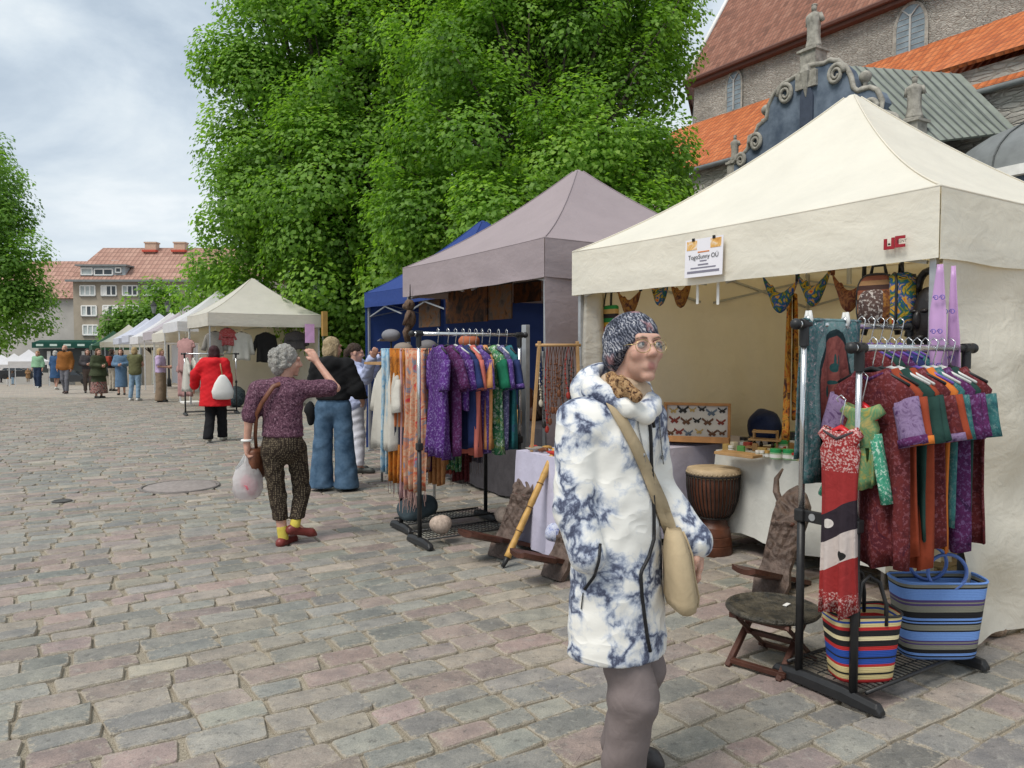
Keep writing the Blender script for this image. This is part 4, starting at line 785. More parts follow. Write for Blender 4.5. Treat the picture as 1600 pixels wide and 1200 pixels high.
def pareo_mat():
    m, nt = newmat('batik_oval_cloth'); v = ocoord(nt); s = sepz(nt, v); y, z = s[1], s[2]
    def ell(cy, cz, ry, rz_): return mth(nt, 'ADD', mth(nt, 'POWER', mth(nt, 'DIVIDE', mth(nt, 'ADD', y, -cy), ry), 2), mth(nt, 'POWER', mth(nt, 'DIVIDE', mth(nt, 'ADD', z, -cz), rz_), 2))
    bg = ramp(nt, noise_t(nt, v, 55, 4, .7, 1), [(.35, (.025, .075, .085)), (.5, (.07, .15, .16)), (.60, (.15, .14, .16)), (.70, (.42, .42, .44))])
    d = ell(0, -.33, .125, .30); warp = mth(nt, 'ADD', d, mth(nt, 'MULTIPLY', noise_t(nt, v, 30, 3), .12))
    red = ramp(nt, noise_t(nt, v, 14, 5, .6, 2), [(.3, (.20, .055, .05)), (.7, (.31, .10, .085))])
    c = mixc(nt, ramp(nt, warp, [(.0, (1, 1, 1)), (.999, (0, 0, 0))], 'CONSTANT') if False else mth(nt, 'LESS_THAN', warp, 1.0), bg, red)
    c = mixc(nt, mth(nt, 'LESS_THAN', mth(nt, 'ABSOLUTE', mth(nt, 'SUBTRACT', warp, 1.05)), .10), c, (.015, .03, .035))
    halo = mth(nt, 'MULTIPLY', mth(nt, 'LESS_THAN', warp, 1.7), mth(nt, 'GREATER_THAN', warp, 1.15)); c = mixc(nt, mth(nt, 'MULTIPLY', halo, .35), c, (.22, .33, .33))
    fig = None                                          # a bent dancing flute player: head, arched back, leg, flute
    for e in ((.012, -.20, .022, .022), (-.035, -.30, .028, .05), (-.055, -.36, .028, .07), (-.045, -.44, .024, .06), (-.01, -.50, .035, .03), (.03, -.27, .034, .010), (.06, -.31, .012, .028), (.01, -.165, .006, .03), (-.012, -.168, .006, .028)):
        q = mth(nt, 'LESS_THAN', ell(*e), 1.0); fig = q if fig is None else mth(nt, 'MAXIMUM', fig, q)
    c = mixc(nt, fig, c, (.025, .085, .085))
    finish(nt, c, .85, 0, .2, noise_t(nt, v, 16, 4, .5, 1), .5, .015, .08); return m
PAREO = pareo_mat()
cloth('teal batik cloth with a red oval and dancing figure, pegged over the rear rail', on_rail(RB+.205, RA+.28, 1.665), TH+PI/2, PAREO, .42, .76, 3, .012, None, 3, None, 'batik_cloth', 'cloth')
for k, dx in enumerate((.0, .28)):
    p = on_rail(RB+.03+dx, RA+.28, 1.68); t = thing('clothes_peg', 'pale peg holding the batik cloth on the rear rail, %s one' % ('left' if k == 0 else 'right'), 'peg', p, TH, 'pegs on the rear rail')
    for s in (-1, 1): m = MB(); m.tube([(0, s*.004, -.03), (0, s*.012, .01), (0, s*.006, .05)], [.010, .012, .009], 8); obj('peg_arm', m, WHITEH, t, True)
    m = MB(); m.lathe([(.014, -.012), (.014, .012)], 10, (0, 0, 0)); r = obj('spring', m, CHROME, t, True); r.location = (0, 0, .012); r.rotation_euler = (0, PI/2, 0)
def yin_mat():
    m, nt = newmat('red_dress_print'); v = ocoord(nt); s = sepz(nt, v); z = s[2]; y = s[1]
    sp = ramp(nt, noise_t(nt, v, 90, 3, .7), [(.5, (0, 0, 0)), (.58, (1, 1, 1))])
    c = mixc(nt, mth(nt, 'MULTIPLY', sp, mth(nt, 'ADD', mth(nt, 'GREATER_THAN', z, -.30), mth(nt, 'LESS_THAN', z, -.83))), (.30, .03, .03), (.58, .38, .36))
    wz = mth(nt, 'ADD', z, mth(nt, 'MULTIPLY', mth(nt, 'SINE', mth(nt, 'MULTIPLY', y, 16)), .045))
    c = mixc(nt, mth(nt, 'MULTIPLY', mth(nt, 'LESS_THAN', wz, -.46), mth(nt, 'GREATER_THAN', wz, -.585)), c, (.03, .022, .03))
    c = mixc(nt, mth(nt, 'MULTIPLY', mth(nt, 'LESS_THAN', wz, -.585), mth(nt, 'GREATER_THAN', wz, -.71)), c, (.55, .48, .45))
    def dot(cy, cz, r): return mth(nt, 'LESS_THAN', mth(nt, 'ADD', mth(nt, 'POWER', mth(nt, 'ADD', y, -cy), 2), mth(nt, 'POWER', mth(nt, 'ADD', z, -cz), 2)), r*r)
    c = mixc(nt, dot(.03, -.53, .02), c, (.6, .55, .52)); c = mixc(nt, dot(-.03, -.66, .02), c, (.02, .02, .02))
    finish(nt, c, .85, 0, .2, noise_t(nt, v, 18, 4, .5, 1), .5, .012, .05); return m
shirt('ochre and green top on a red hanger behind the red dress', W(RB+.03, RA-.0, 1.44), TH+.1, K['ochre'], .34, .072, .30, REDH, sleeve_mt=K['mint'], seed=31, thick=.03, name='child_top')
shirt('red dress with black and white wave print on a red hanger', W(RB-.05, RA+.05, 1.34), TH+.15, yin_mat(), .80, .086, 0, REDH, seed=32, thick=.03, flare=.95, collar=fabric('grey_collar', (.06, .05, .055)), name='dress', cat='dress', sleeve_mt=K['speck'])
def tote(label, p, rz, mt, w, d, h, hm, loop=False, tilt=0, flarew=1.25):
    t = thing('tote_bag', label, 'bag', p, rz, 'woven bags on the front rack'); t.rotation_euler = (0, tilt, rz); n = 32; rings = []
    def sup(ww, dd, z, wv=0): return [((dd/2)*math.copysign(abs(math.sin(q))**.55, math.sin(q)) + wv*math.sin(3*q), (ww/2)*math.copysign(abs(math.cos(q))**.55, math.cos(q)), z + wv*.6*math.cos(2*q+1)) for q in [2*PI*j/n for j in range(n)]]
    k = [0, .03, .25, .5, .75, .97, 1]
    R = [sup(w*(.8+.2*s)*(1 if s else .96), d*(.82+.18*s)*(1 if s else .96), h*s, .006*s) for s in k]
    m = MB(); m.loft(R, cap=False); m.add(R[0], [tuple(range(n))[::-1]]); obj('body', m, mt, t, True, solid=.004)
    m = MB(); m.tube(R[-1]+[R[-1][0]], .006, 6); obj('rim', m, hm if not loop else mt, t, True)
    for sd in (-1, 1):
        x = sd*d*.46; m = MB()
        if loop: m.tube([(x*.9+.012*math.sin(q), .085*math.sin(q), h+.05-.085*math.cos(q)) for q in [2*PI*j/28 for j in range(29)]], .0085, 8)
        else: m.tube([(x, -w*.2, h*.86), (x, -w*.2, h+.05), (x*.8, -w*.13, h+.145), (x*.7, 0, h+.175), (x*.8, w*.13, h+.145), (x, w*.2, h+.05), (x, w*.2, h*.86)], .0095, 8)
        obj('handle', m, hm, t, True)
    return t
Yl, Rd, Bk, Bl, Wt = (.62, .50, .24), (.45, .025, .025), (.012, .012, .014), (.02, .07, .33), (.7, .6, .36)
S1 = stripes('yellow_red_blue_weave', [(0, Rd), (.05, Yl), (.12, Bk), (.15, Yl), (.24, Rd), (.28, Bl), (.36, Bk), (.39, Bl), (.49, Rd), (.55, Bk), (.64, Wt), (.70, Bk), (.79, Rd), (.84, Yl), (.90, Bl), (.93, Yl), (.97, Rd)], 2, 0, .30)
lb, gk, pu = (.16, .30, .66), (.22, .215, .17), (.08, .05, .16)
S2 = stripes('blue_grey_weave', [(0, lb), (.03, Bk), (.05, lb), (.08, Bk), (.13, gk), (.19, pu), (.21, gk), (.23, pu), (.25, lb), (.36, Bk), (.38, gk), (.45, Bk), (.47, lb), (.49, Bk), (.51, lb), (.54, Bk), (.62, gk), (.70, pu), (.73, gk), (.75, pu), (.78, lb), (.92, Bk), (.94, gk), (.98, lb)], 2, 0, .37)
tote('small yellow, red and blue striped woven bag with black handles', W(RB+.125, RA+.05, .095), TH+R_(62), S1, .32, .20, .30, BLK)
tote('large blue and grey striped woven bag with round blue handles', W(RB+.655, RA+.0, .10), TH+R_(58), S2, .43, .20, .37, mat('blue_handle', (.10, .18, .48), .5), True, R_(0))

# ---- racks in front of the mauve stall
R2B, R2A, R2L = -1.17, 3.46, .95
rack('black and chrome clothes rack with purple batik shirts beside the mauve stall', R2B, R2A, R2L, [(0, 1.70)], .42)
seq = [(.17, 'purple', .88, {}, 'long purple speckled dress shirt, first on the purple rack'), (.26, 'plum', .86, {}, 'plum speckled shirt, second on the purple rack'), (.33, 'purple', .5, dict(sleeve_mt=K['purple']), 'short purple batik shirt, third on the purple rack'), (.40, 'navy', .82, {}, 'plain navy shirt near the middle of the purple rack'), (.46, 'coral', .88, {}, 'coral pink shirt in the middle of the purple rack'), (.52, 'violet', .86, {}, 'violet batik shirt right of the coral one'), (.58, 'apricot', .84, {}, 'apricot orange shirt on the purple rack'), (.65, 'leaf', .88, dict(sleeve_mt=K['emerald']), 'green and yellow batik dress with plain green sleeves'), (.74, 'indigo', .84, dict(sleeve_mt=K['violet']), 'indigo streaked shirt with violet sleeves near the right end'), (.82, 'sea', .85, dict(sleeve_mt=K['navy'], cuff=K['violet']), 'blue green shirt with navy sleeves at the right end of the purple rack')]
for i, (x, c, ln, kw, lab) in enumerate(seq): shirt(lab, on_rail(R2B+x, R2A, 1.70), TH+random.uniform(-.15, .15), K[c], ln, .20, .24, WHITEH if i in (2, 4, 8) else BLK, seed=40+i, group='shirts on the rack by the mauve stall', thick=.022, **kw)
R3B, R3A, R3L = -1.08, 4.02, .85
rack('black single clothes rack with scarves behind the purple rack', R3B, R3A, R3L, [(0, 1.545)], .40, split=1.5)
def sc(label, x, c, w, ln, seed, fr=None, da=0.0, yaw=0.0, **kw): cloth(label, on_rail(R3B+x, R3A+da, 1.535), TH+R_(62)+yaw, K[c], w*.8, ln, 4, .03, fr, seed, 'scarves on the rear rack', **kw)
FR = fabric('scarf_fringe', (.42, .27, .24)); 
sc('burnt orange patterned scarf at the left end of the scarf rack', -.06, 'rusty', .20, 1.12, 1, fabric('dark_fringe', (.16, .10, .10)), -.10, -.35); sc('pale pink scarf beside the floral one', .0, 'pinkp', .16, 1.25, 2, FR, -.16, -.3)
sc('long coral and cream floral scarf with fringe, hanging in front on the scarf rack', .02, 'floral', .26, 1.18, 3, FR, -.27, -.55); sc('saffron scarf behind the floral one', .13, 'saffron', .18, 1.0, 4); sc('sky blue and white scarf on the scarf rack', .20, 'skyb', .2, .9, 5); sc('grey patterned scarf with orange border on the scarf rack', .28, 'grey', .24, 1.02, 6, None, -.12); sc('teal green scarf beside the grey patterned one', .36, 'tealp', .16, 1.1, 7); sc('coral scarf low on the scarf rack', .47, 'coral', .2, 1.1, 8); sc('slate grey scarf with long fringe behind the purple shirts', .58, 'slate', .24, 1.12, 9, fabric('ash_fringe', (.3, .25, .24))); sc('ash purple scarf with fringe at the right end of the scarf rack', .72, 'ash', .22, 1.02, 10, fabric('ash_fringe', (.3, .25, .24)))
for i, (x, c, da, lab) in enumerate(((.08, 'sea', -.20, 'sea green scarf just right of the floral one'), (.16, 'plum', -.14, 'plum scarf between the sea green and sky blue ones'), (.24, 'apricot', -.22, 'apricot scarf low behind the chrome post'), (.33, 'indigo', -.2, 'indigo streaked scarf below the purple shirts'), (.42, 'leaf', -.18, 'green leaf-print scarf behind the purple shirts'), (.52, 'wine', -.16, 'wine red scarf behind the purple shirts'), (.64, 'teal', -.14, 'teal batik scarf behind the coral shirt'), (-.10, 'skyb', -.02, 'pale blue scarf at the far left of the scarf rack'))): sc(lab, x, c, .2, .95+.1*(i % 3), 90+i, None, da, -.2*(i % 3))
shirt('loose white blouse at the left end of the scarf rack', on_rail(R3B-.09, R3A+.06, 1.53), TH+.1, K['white'], .70, .19, .28, BLK, seed=60, thick=.06, name='blouse', cat='blouse'); shirt('pale pink blouse under the white one on the scarf rack', on_rail(R3B+.05, R3A+.05, 1.53), TH+.4, K['pinkp'], .5, .2, .2, BLK, seed=61, name='blouse', cat='blouse')
def rock(label, p, r, seed, mt):
    rng = random.Random(seed); m = MB(); m.ball((0, 0, 0), r, 16, 11); m.v = [tuple(Vector(v)*(1+.13*wob(v[0]/r[0]*1.4, v[1]/r[1]*1.4, v[2]/r[2]*1.4, 1, seed))) for v in m.v]
    o = obj('rock', m, mt, smooth=True); o.location = (p.x, p.y, p.z+r[2]*.86); o.rotation_euler = (0, 0, seed); return tag(o, label, 'rock')
GRAN = mat('granite_cobble', (.42, .33, .27), .8, .3, 40, .5, 60, .005); rock('round pink granite stone weighing down the purple rack', W(R2B+.17, R2A-.03, .09), (.088, .085, .082), 2, GRAN); rock('second granite stone at the right end of the purple rack', W(R2B+.80, R2A+.03, .09), (.075, .07, .075), 5, GRAN); rock('brown hairy-looking stone holding the cream side wall down', gp(1541, 990), (.085, .10, .055), 7, mat('brown_stone', (.27, .19, .13), .9, .4, 50, .9, 50, .02))
m = MB(); m.loft([[(x, .115*math.cos(q)*k, .105+.10*math.sin(q)*k + .01*math.sin(x*40)) for q in [2*PI*j/18 for j in range(18)]] for x, k in ((-.17, .5), (-.16, .9), (-.05, 1.05), (.08, 1), (.15, .9), (.165, .45))]); o = obj('rolled_bundle', m, fabric('blue_grey_cloth', (.06, .085, .10), .2), smooth=True); o.location = W(R3B+.15, R3A-.02, .09); o.rotation_euler = (0, 0, TH+.4); tag(o, 'dark blue-grey rolled cloth bundle on the scarf rack shelf', 'bundle')
# ------------------------------------------------------------------ tables and wares of the cream stall
def table(label, clabel, b0, b1, a0, a1, h, cm, drop=.02, z_bot=.1, wave=.012, lab_extra=''):
    t = thing('trestle_table', label, 'table', W(b0, a0), TH); w, l = b1-b0, a1-a0
    m = MB(); m.box((w/2, l/2, h-.02), (w-.02, l-.02, .035)); obj('tabletop', m, WOODL, t)
    for x in (.06, w-.06):
        for y in (.06, l-.06): m = MB(); m.tube([(x, y, 0), (x, y, h-.03)], .015, 6); obj('leg', m, ALU, t, True)
    per = []; n = 14
    for (x0, y0), (x1, y1) in zip([(0, 0), (0, l), (w, l), (w, 0)], [(0, l), (w, l), (w, 0), (0, 0)]): per += [(x0+(x1-x0)*i/n, y0+(y1-y0)*i/n) for i in range(n)]
    cx, cy = w/2, l/2; R = []
    for k, z in ((0, h+.006), (.0, h+.002), (.2, h-.08), (.5, h-.3), (.8, z_bot+.15), (1, z_bot)):
        R.append([(x + (x-cx)/max(cx, .01)*(.008+k*.03) + wave*k*math.sin(i*1.9)*2, y + (y-cy)/cy*(.008+k*.03) + wave*k*math.cos(i*2.3)*2, z + (k == 1)*.02*math.sin(i*.7)) for i, (x, y) in enumerate(per)])
    m = MB(); m.loft(R, cap=False); m.add(R[0], [tuple(range(len(per)))]); o = obj('tablecloth', m, cm, smooth=True); me = o.data; me.set_sharp_from_angle(angle=R_(50)); o.location = W(b0, a0); o.rotation_euler = (0, 0, TH); tag(o, clabel, 'tablecloth'); return t
WC = fabric('white_tablecloth', (.60, .60, .56), .06); LC = fabric('lavender_tablecloth', (.50, .48, .60), .06)
HT = .77
table('trestle table of jars inside the cream stall', 'white cloth over the table with green jars', .84, 1.5, .75, 2.19, HT, WC, z_bot=.14)
table('trestle table behind the woman, inside the cream stall', 'lavender cloth over the table with the butterfly case', .35, 1.75, 2.46, 2.9, HT, LC, z_bot=.05)
table('trestle table with carved trinkets at the left of the cream stall', 'lavender cloth over the trinket table at the left corner', -.52, -.02, 2.2, 3.02, HT, LC, z_bot=.05)
def at_table(px, py, h=HT+.008):
    r = ray(px, py); t = (h-CAM.z)/r.z; return CAM + r*t
# butterfly display case
def butterflies():
    p = at_table(1090, 703); p = W(1.05, 2.62, HT+.008); t = thing('butterfly_case', 'wooden display case of mounted butterflies standing open on the lavender table', 'display case', p, TH); w, h, lean = .56, .33, .10
    t.rotation_euler = (0, 0, R_(72)); wood = mat('case_wood', (.42, .20, .07), .5, .2, 8, .2)
    # local: y = width, z up, -x front
    M = Matrix.Rotation(R_(6), 3, 'Y')
    def panel(nm, R, org, h_):
        fr = bpy.data.objects.new(nm, None); COL.objects.link(fr); fr.parent = t; fr.location = org; fr.rotation_euler = R.to_euler()
        for z in (.012, h_-.012): m = MB(); m.box((0, 0, z), (.05, w, .024)); obj('frame_rail', m, wood, fr, bevel=.003)
        for y in (-w/2+.012, w/2-.012): m = MB(); m.box((0, y, h_/2), (.048, .024, h_-.05)); obj('frame_stile', m, wood, fr, bevel=.003)
        m = MB(); m.box((.012, 0, h_/2), (.008, w-.045, h_-.045)); obj('backing', m, mat('case_paper', (.62, .60, .58), .8, .05), fr); return fr
    up = panel('upright_case', M, (0, 0, .01), h); lo = panel('lower_case', Matrix.Rotation(R_(-84), 3, 'Y'), (-.03, 0, .03), h*.8)
    bc = [mat('wing_black', (.02, .02, .02), .6), mat('wing_red', (.20, .03, .02), .6), mat('wing_brown', (.13, .06, .03), .6), mat('wing_blue', (.10, .14, .2), .5), mat('wing_cream', (.5, .36, .14), .6)]
    rr = random.Random(4); sp = [(-.21, .27), (-.12, .25), (-.04, .28), (.04, .27), (.12, .27), (.2, .26), (-.2, .17), (-.09, .17), (.0, .18), (.09, .17), (.19, .18), (-.21, .08), (-.13, .075), (-.02, .085), (.07, .07), (.15, .08), (.22, .07)]
    for i, (y, z) in enumerate(sp):
        s = rr.uniform(.032, .05); m = MB(); o = .004
        for sd in (-1, 1):
            m.add([(o, y, z), (o, y+sd*s*.95, z+s*.75), (o, y+sd*s*1.05, z+s*.35), (o, y+sd*s*.5, z-.05*s), (o, y+sd*s*.75, z-s*.35), (o, y+sd*s*.35, z-s*.7), (o-.002, y, z-s*.3)], [(0, 1, 2, 3), (0, 3, 4, 5, 6)])
        m.tube([(o-.003, y, z+s*.35), (o-.003, y, z-s*.4)], s*.07, 5); obj('butterfly', m, rr.choice(bc), up)
    return t
butterflies()
GLJ = mat('jar_glass', (.36, .35, .26), .2, .15, 30, 0, spec=.5); GREENL = mat('green_lid', (.03, .32, .10), .4, .1); GREENJ = mat('pale_green_jar', (.30, .48, .28), .35, .15); REDL = mat('red_lid', (.5, .03, .02), .4)
def jar(label, px, py, r, h, body, lid, group='jars on the white table'):
    p = at_table(px, py); t = thing('jar', label, 'jar', p, TH, group); m = MB(); m.lathe([(r*.9, 0), (r, .008), (r, h*.6), (r*.88, h*.68)], 16); obj('body', m, body, t, autosmooth=35)
    m = MB(); m.lathe([(r*.97, h*.66), (r*.98, h*.98), (r*.9, h), (.001, h)], 16); obj('lid', m, lid, t, autosmooth=35)
    m = MB(); m.lathe([(r*1.01, h*.15), (r*1.01, h*.5)], 16, cap=False); obj('paper_band', m, WHITEP, t, True)
for x, y, r, h, b, l, s in ((1212, 717, .043, .075, GREENJ, GREENL, 'front pale green jar with green lid, nearest the drum'), (1232, 718, .043, .075, GREENJ, GREENL, 'pale green jar with green lid beside the chrome post'), (1222, 704, .047, .085, GREENJ, GREENL, 'pale green jar raised behind the two front ones'), (1241, 719, .025, .055, GREENJ, REDL, 'small jar with a red lid'), (1184, 714, .018, .05, GLJ, WHITEP, 'tiny glass jar, left of the little row'), (1191, 714.5, .018, .05, GLJ, WHITEP, 'tiny glass jar, second of the little row'), (1199, 715, .020, .052, GLJ, BAMB, 'tiny jar with a wooden lid'), (1162, 697, .034, .075, GLJ, BLK, 'glass jar with a black lid at the back of the white table'), (1142, 706, .022, .05, GLJ, WHITEP, 'small white-lidded jar at the left edge of the white table'), (1173, 699, .02, .09, mat('dark_bottle', (.03, .02, .012), .2), BLK, 'dark brown dropper bottle'), (1240, 700, .03, .13, mat('black_bottle', (.02, .03, .015), .2), BLK, 'black pump bottle by the chrome post')): jar(s, x, y, r, h, b, l)
p = at_table(1195, 704); t = thing('tiered_stand', 'small tiered wooden stand holding bottles on the white table', 'stand', p, TH+.5)
for z, w in ((.02, .30), (.085, .24), (.15, .18)): m = MB(); m.box((.03-z*.2, 0, z), (.11, w, .014)); obj('shelf', m, WOODL, t, bevel=.002)
for y in (-.11, .11): m = MB(); m.box((.03, y*.8, .08), (.05, .014, .16)); obj('side', m, WOODL, t)
for k, (x, y) in enumerate(((0, -.06), (.01, .03), (.0, .08))): m = MB(); m.lathe([(.014, .027), (.014, .06), (.006, .068), (.006, .085)], 10, (x, y, 0)); obj('small_bottle', m, MATS['dark_bottle'], t, True)
p = at_table(1155, 712); m = MB(); m.box((0, 0, .012), (.16, .34, .022)); o = obj('wooden_board', m, WOODL, bevel=.003); o.location = p; o.rotation_euler = (0, 0, TH+.1); tag(o, 'light wooden board at the left edge of the white table', 'board')
rr = random.Random(33)
BOXC = [(mat('soap_ochre', (.45, .30, .10), .7), 'ochre'), (mat('soap_green', (.10, .30, .08), .6), 'green'), (mat('soap_wood', (.33, .19, .08), .7), 'brown'), (mat('soap_cream', (.55, .50, .38), .7), 'cream'), (mat('soap_red', (.40, .06, .04), .6), 'red')]
for i, (px, py) in enumerate(sorted([(1136+11*k, 700+rr.uniform(-3, 9)) for k in range(10)])):
    p = at_table(px, py); mt, cn = BOXC[(i*3) % 5]; m = MB(); h = rr.uniform(.03, .075); m.box((0, 0, h/2), (rr.uniform(.03, .05), rr.uniform(.04, .07), h)); o = obj('soap_box', m, mt, bevel=.004); o.location = p; o.rotation_euler = (0, 0, TH+rr.uniform(-.5, .5)); tag(o, 'small %s box, %s from the left among the jars on the white table' % (cn, ('leftmost', 'second', 'third', 'fourth', 'fifth', 'sixth', 'seventh', 'eighth', 'ninth', 'tenth')[i]), 'box', 'boxes on the white table')
p = W(2.1, 2.55, .45); t = thing('crate', 'green plastic crate behind the jars', 'crate', W(2.05, 2.05, 0), TH)
m = MB(); m.box((0, 0, .40), (.4, .6, .80)); obj('crate_body', m, mat('green_crate', (.05, .16, .03), .5), t, bevel=.01); m = MB(); m.box((0, 0, .82), (.43, .63, .05)); obj('crate_rim', m, MATS['green_crate'], t)
def sack(label, p, r, mt, seed, name='plastic_sack'):
    m = MB(); m.ball((0, 0, r[2]*.95), r, 18, 12); m.v = [tuple(Vector(v)+Vector((1, .8, 1))*.03*wob(v[0]*9, v[1]*9, v[2]*9, 1.5, seed)) for v in m.v]; o = obj(name, m, mt, smooth=True); o.location = p; o.rotation_euler = (0, 0, TH); tag(o, label, 'bag'); return o
sack('pile of white plastic bags with red print at the back of the cream stall', W(2.35, 2.25, .84), (.22, .3, .2), batik('printed_plastic', [(.5, .5, .48), (.62, .62, .6), (.4, .4, .38)], 5, 1, specks=None, bands=[(.26, .3, (.5, .04, .03))]), 3)
sack('dark navy domed bag beside the butterfly case', W(1.9, 2.6, .70), (.13, .17, .17), fabric('navy_nylon', (.012, .022, .075), .3, .5), 6, 'domed_bag')
# djembe
def djembe():
    p = gp(1113, 864); t = thing('djembe_drum', 'carved brown djembe drum with a rope-laced goatskin head', 'drum', (p.x, p.y, 0), TH); dk = mat('drum_wood', (.085, .03, .016), .45, .35, 10, .3, 40)
    m = MB(); m.lathe([(.145, 0), (.15, .02), (.148, .07), (.143, .075), (.147, .08), (.140, .14), (.134, .145), (.138, .15), (.125, .21), (.118, .215), (.105, .25), (.10, .275), (.135, .31), (.17, .38), (.19, .48), (.195, .60), (.192, .645)], 32); obj('shell', m, dk, t, autosmooth=40)
    m = MB(); m.lathe([(.198, .60), (.203, .64), (.196, .662), (.16, .668), (.0005, .669)], 32); obj('drum_skin', m, mat('goat_skin', (.42, .32, .20), .7, .25, 8, .3), t, True)
    blk = mat('drum_rope', (.022, .018, .016), .8)
    for z, r in ((.615, .201), (.29, .125)): m = MB(); m.tube([(r*math.cos(q), r*math.sin(q), z) for q in [2*PI*j/32 for j in range(33)]], .009, 6); obj('rope_ring', m, blk, t, True)
    for j in range(40):
        q = 2*PI*j/40; m = MB(); m.tube([(r*math.cos(q+.02*k), r*math.sin(q+.02*k), z) for k, (r, z) in enumerate(((.202, .615), (.2, .52), (.186, .42), (.155, .33), (.126, .29)))], .0042, 4); obj('lacing_rope', m, blk, t, True)
    for j in range(36): q = 2*PI*j/36; m = MB(); m.ball((.2*math.cos(q), .2*math.sin(q), .634), .009, 6, 4); obj('lacing_knot', m, mat('pale_rope', (.4, .31, .2), .8), t, True)
djembe()
# carved birthing chairs: a carved back plank and a seat plank slotted through it
def carved_chair(label, loc, rz, s=1.0, seed=1, low=False):
    t = thing('carved_chair', label, 'chair', loc, rz, 'carved wooden chairs'); L = .98*s if not low else .62*s; lean = R_(32); Rm = Matrix.Rotation(lean, 3, 'Y')   # back leans towards +x
    # outline of back plank in (y, l)
    out = [(-.13, 0), (-.15, .12), (-.12, .25), (-.135, .5), (-.15, .7), (-.14, .82), (-.07, .93), (0, .97), (.08, .92), (.14, .8), (.15, .68), (.135, .5), (.12, .25), (.15, .12), (.13, 0), (.06, .05), (-.06, .05)]
    nu, nv = 36, 80
    def edge(l):
        pts = [(0, .13), (.12, .15), (.25, .12), (.5, .135), (.7, .15), (.82, .14), (.93, .075), (.985, .01)]
        for (a, wa), (b, wb) in zip(pts, pts[1:]):
            if l <= b: return wa+(wb-wa)*(l-a)/(b-a)
        return .01
    def f(side):
        def q(u, v):
            l = v*.985; y = (u-.5)*2*edge(l); rel = 0
            if side < 0 and .28 < l < .95:
                k = min(1, (l-.28)*12, (.95-l)*12)*min(1, (1-abs(u-.5)*2)*6)
                rel = k*(.020*min(1, 2.2*abs(math.sin(l*34+2*math.sin(y*16+seed)))*abs(math.cos(y*42+l*9+seed)))*(l < .62) + .022*max(0, math.sin(l*16+seed+2*math.cos(y*14)))*(l >= .55) + .016*abs(math.sin(y*38+3*math.sin(l*20)))*(l > .6) + .010*wob(y*40, l*30, 0, 1, seed))
            return Rm @ Vector((-.018*(1 if side < 0 else -1)-rel*(1.2), y*s, l*L))
        return q
    m = MB(); m.grid(f(-1), nu, nv, flip=False); m.grid(f(1), nu, nv, flip=True)
    for u in (0., 1.):
        m.grid(lambda a, v, u=u: tuple(Vector(f(-1)(u, v)).lerp(Vector(f(1)(u, v)), a)), 1, nv, flip=u == 0)
    obj('back_plank', m, CARV, t, True)
    # seat plank: from front tip up and down to the ground behind
    p0, p1 = Vector((-.40*s, 0, .30*s)), Vector((.50*s, 0, .02)); d = p1-p0
    def g(side):
        def q(u, v):
            c = p0 + d*v; w = .15*s*(1.0 if v < .38 else .55 if v < .8 else .8)*(1-.35*max(0, .1-v)/.1); dip = -.02*(1-((u-.5)*2)**2)*(v < .4)
            return (c.x + .008, (u-.5)*2*w, c.z + side*.016 + dip)
        return q
    m = MB(); m.grid(g(1), 8, 20, flip=False); m.grid(g(-1), 8, 20, flip=True)
    for u in (0., 1.): m.grid(lambda a, v, u=u: tuple(Vector(g(1)(u, v)).lerp(Vector(g(-1)(u, v)), a)), 1, 20, flip=u == 1)
    for v in (0., 1.): m.grid(lambda a, u, v=v: tuple(Vector(g(1)(u, v)).lerp(Vector(g(-1)(u, v)), a)), 1, 8, flip=v == 0)
    obj('seat_plank', m, WOODR, t, True)
    rr = random.Random(seed)
    if not low:
        for sd in ((1,) if seed == 2 else ()): m = MB(); m.tube([Rm @ Vector((-.02, sd*y, l)) for y, l in ((.1*s, .80*L), (.17*s, .9*L), (.20*s, 1.02*L), (.17*s, 1.12*L))], [.028*s, .03*s, .022*s, .008*s], 8); obj('carved_horn', m, CARV, t, True)
        for sd in (-1, 1): m = MB(); m.ball(Rm @ Vector((-.045, sd*.055*s, .62*L)), (.016, .028*s, .02*s), 10, 6); obj('carved_eye', m, WOODR, t, True)
    return t
g = gp(1200, 932); carved_chair('dark carved chair with one curved horn, behind the round stool', (g.x, g.y, 0), R_(44), .80, 2)
g = gp(1330, 880); carved_chair('second dark carved chair mostly hidden behind the front rack', (g.x, g.y, 0), R_(48), .75, 5)
g = gp(778, 872); carved_chair('carved brown wooden chair left of the bamboo stick', (g.x, g.y, 0), R_(42), .82, 3)
g = gp(862, 905); carved_chair('low carved wooden chair half hidden by the woman in the patterned coat', (g.x, g.y, 0), R_(38), .78, 4)
p = gp(860, 888); sack('blue and white patterned cloth on the low carved chair', Vector((p.x+.03, p.y, .20)), (.07, .07, .06), batik('blue_white_cloth', [(.03, .06, .3), (.6, .62, .7), (.05, .1, .4)], 30, 1), 9, 'folded_cloth')
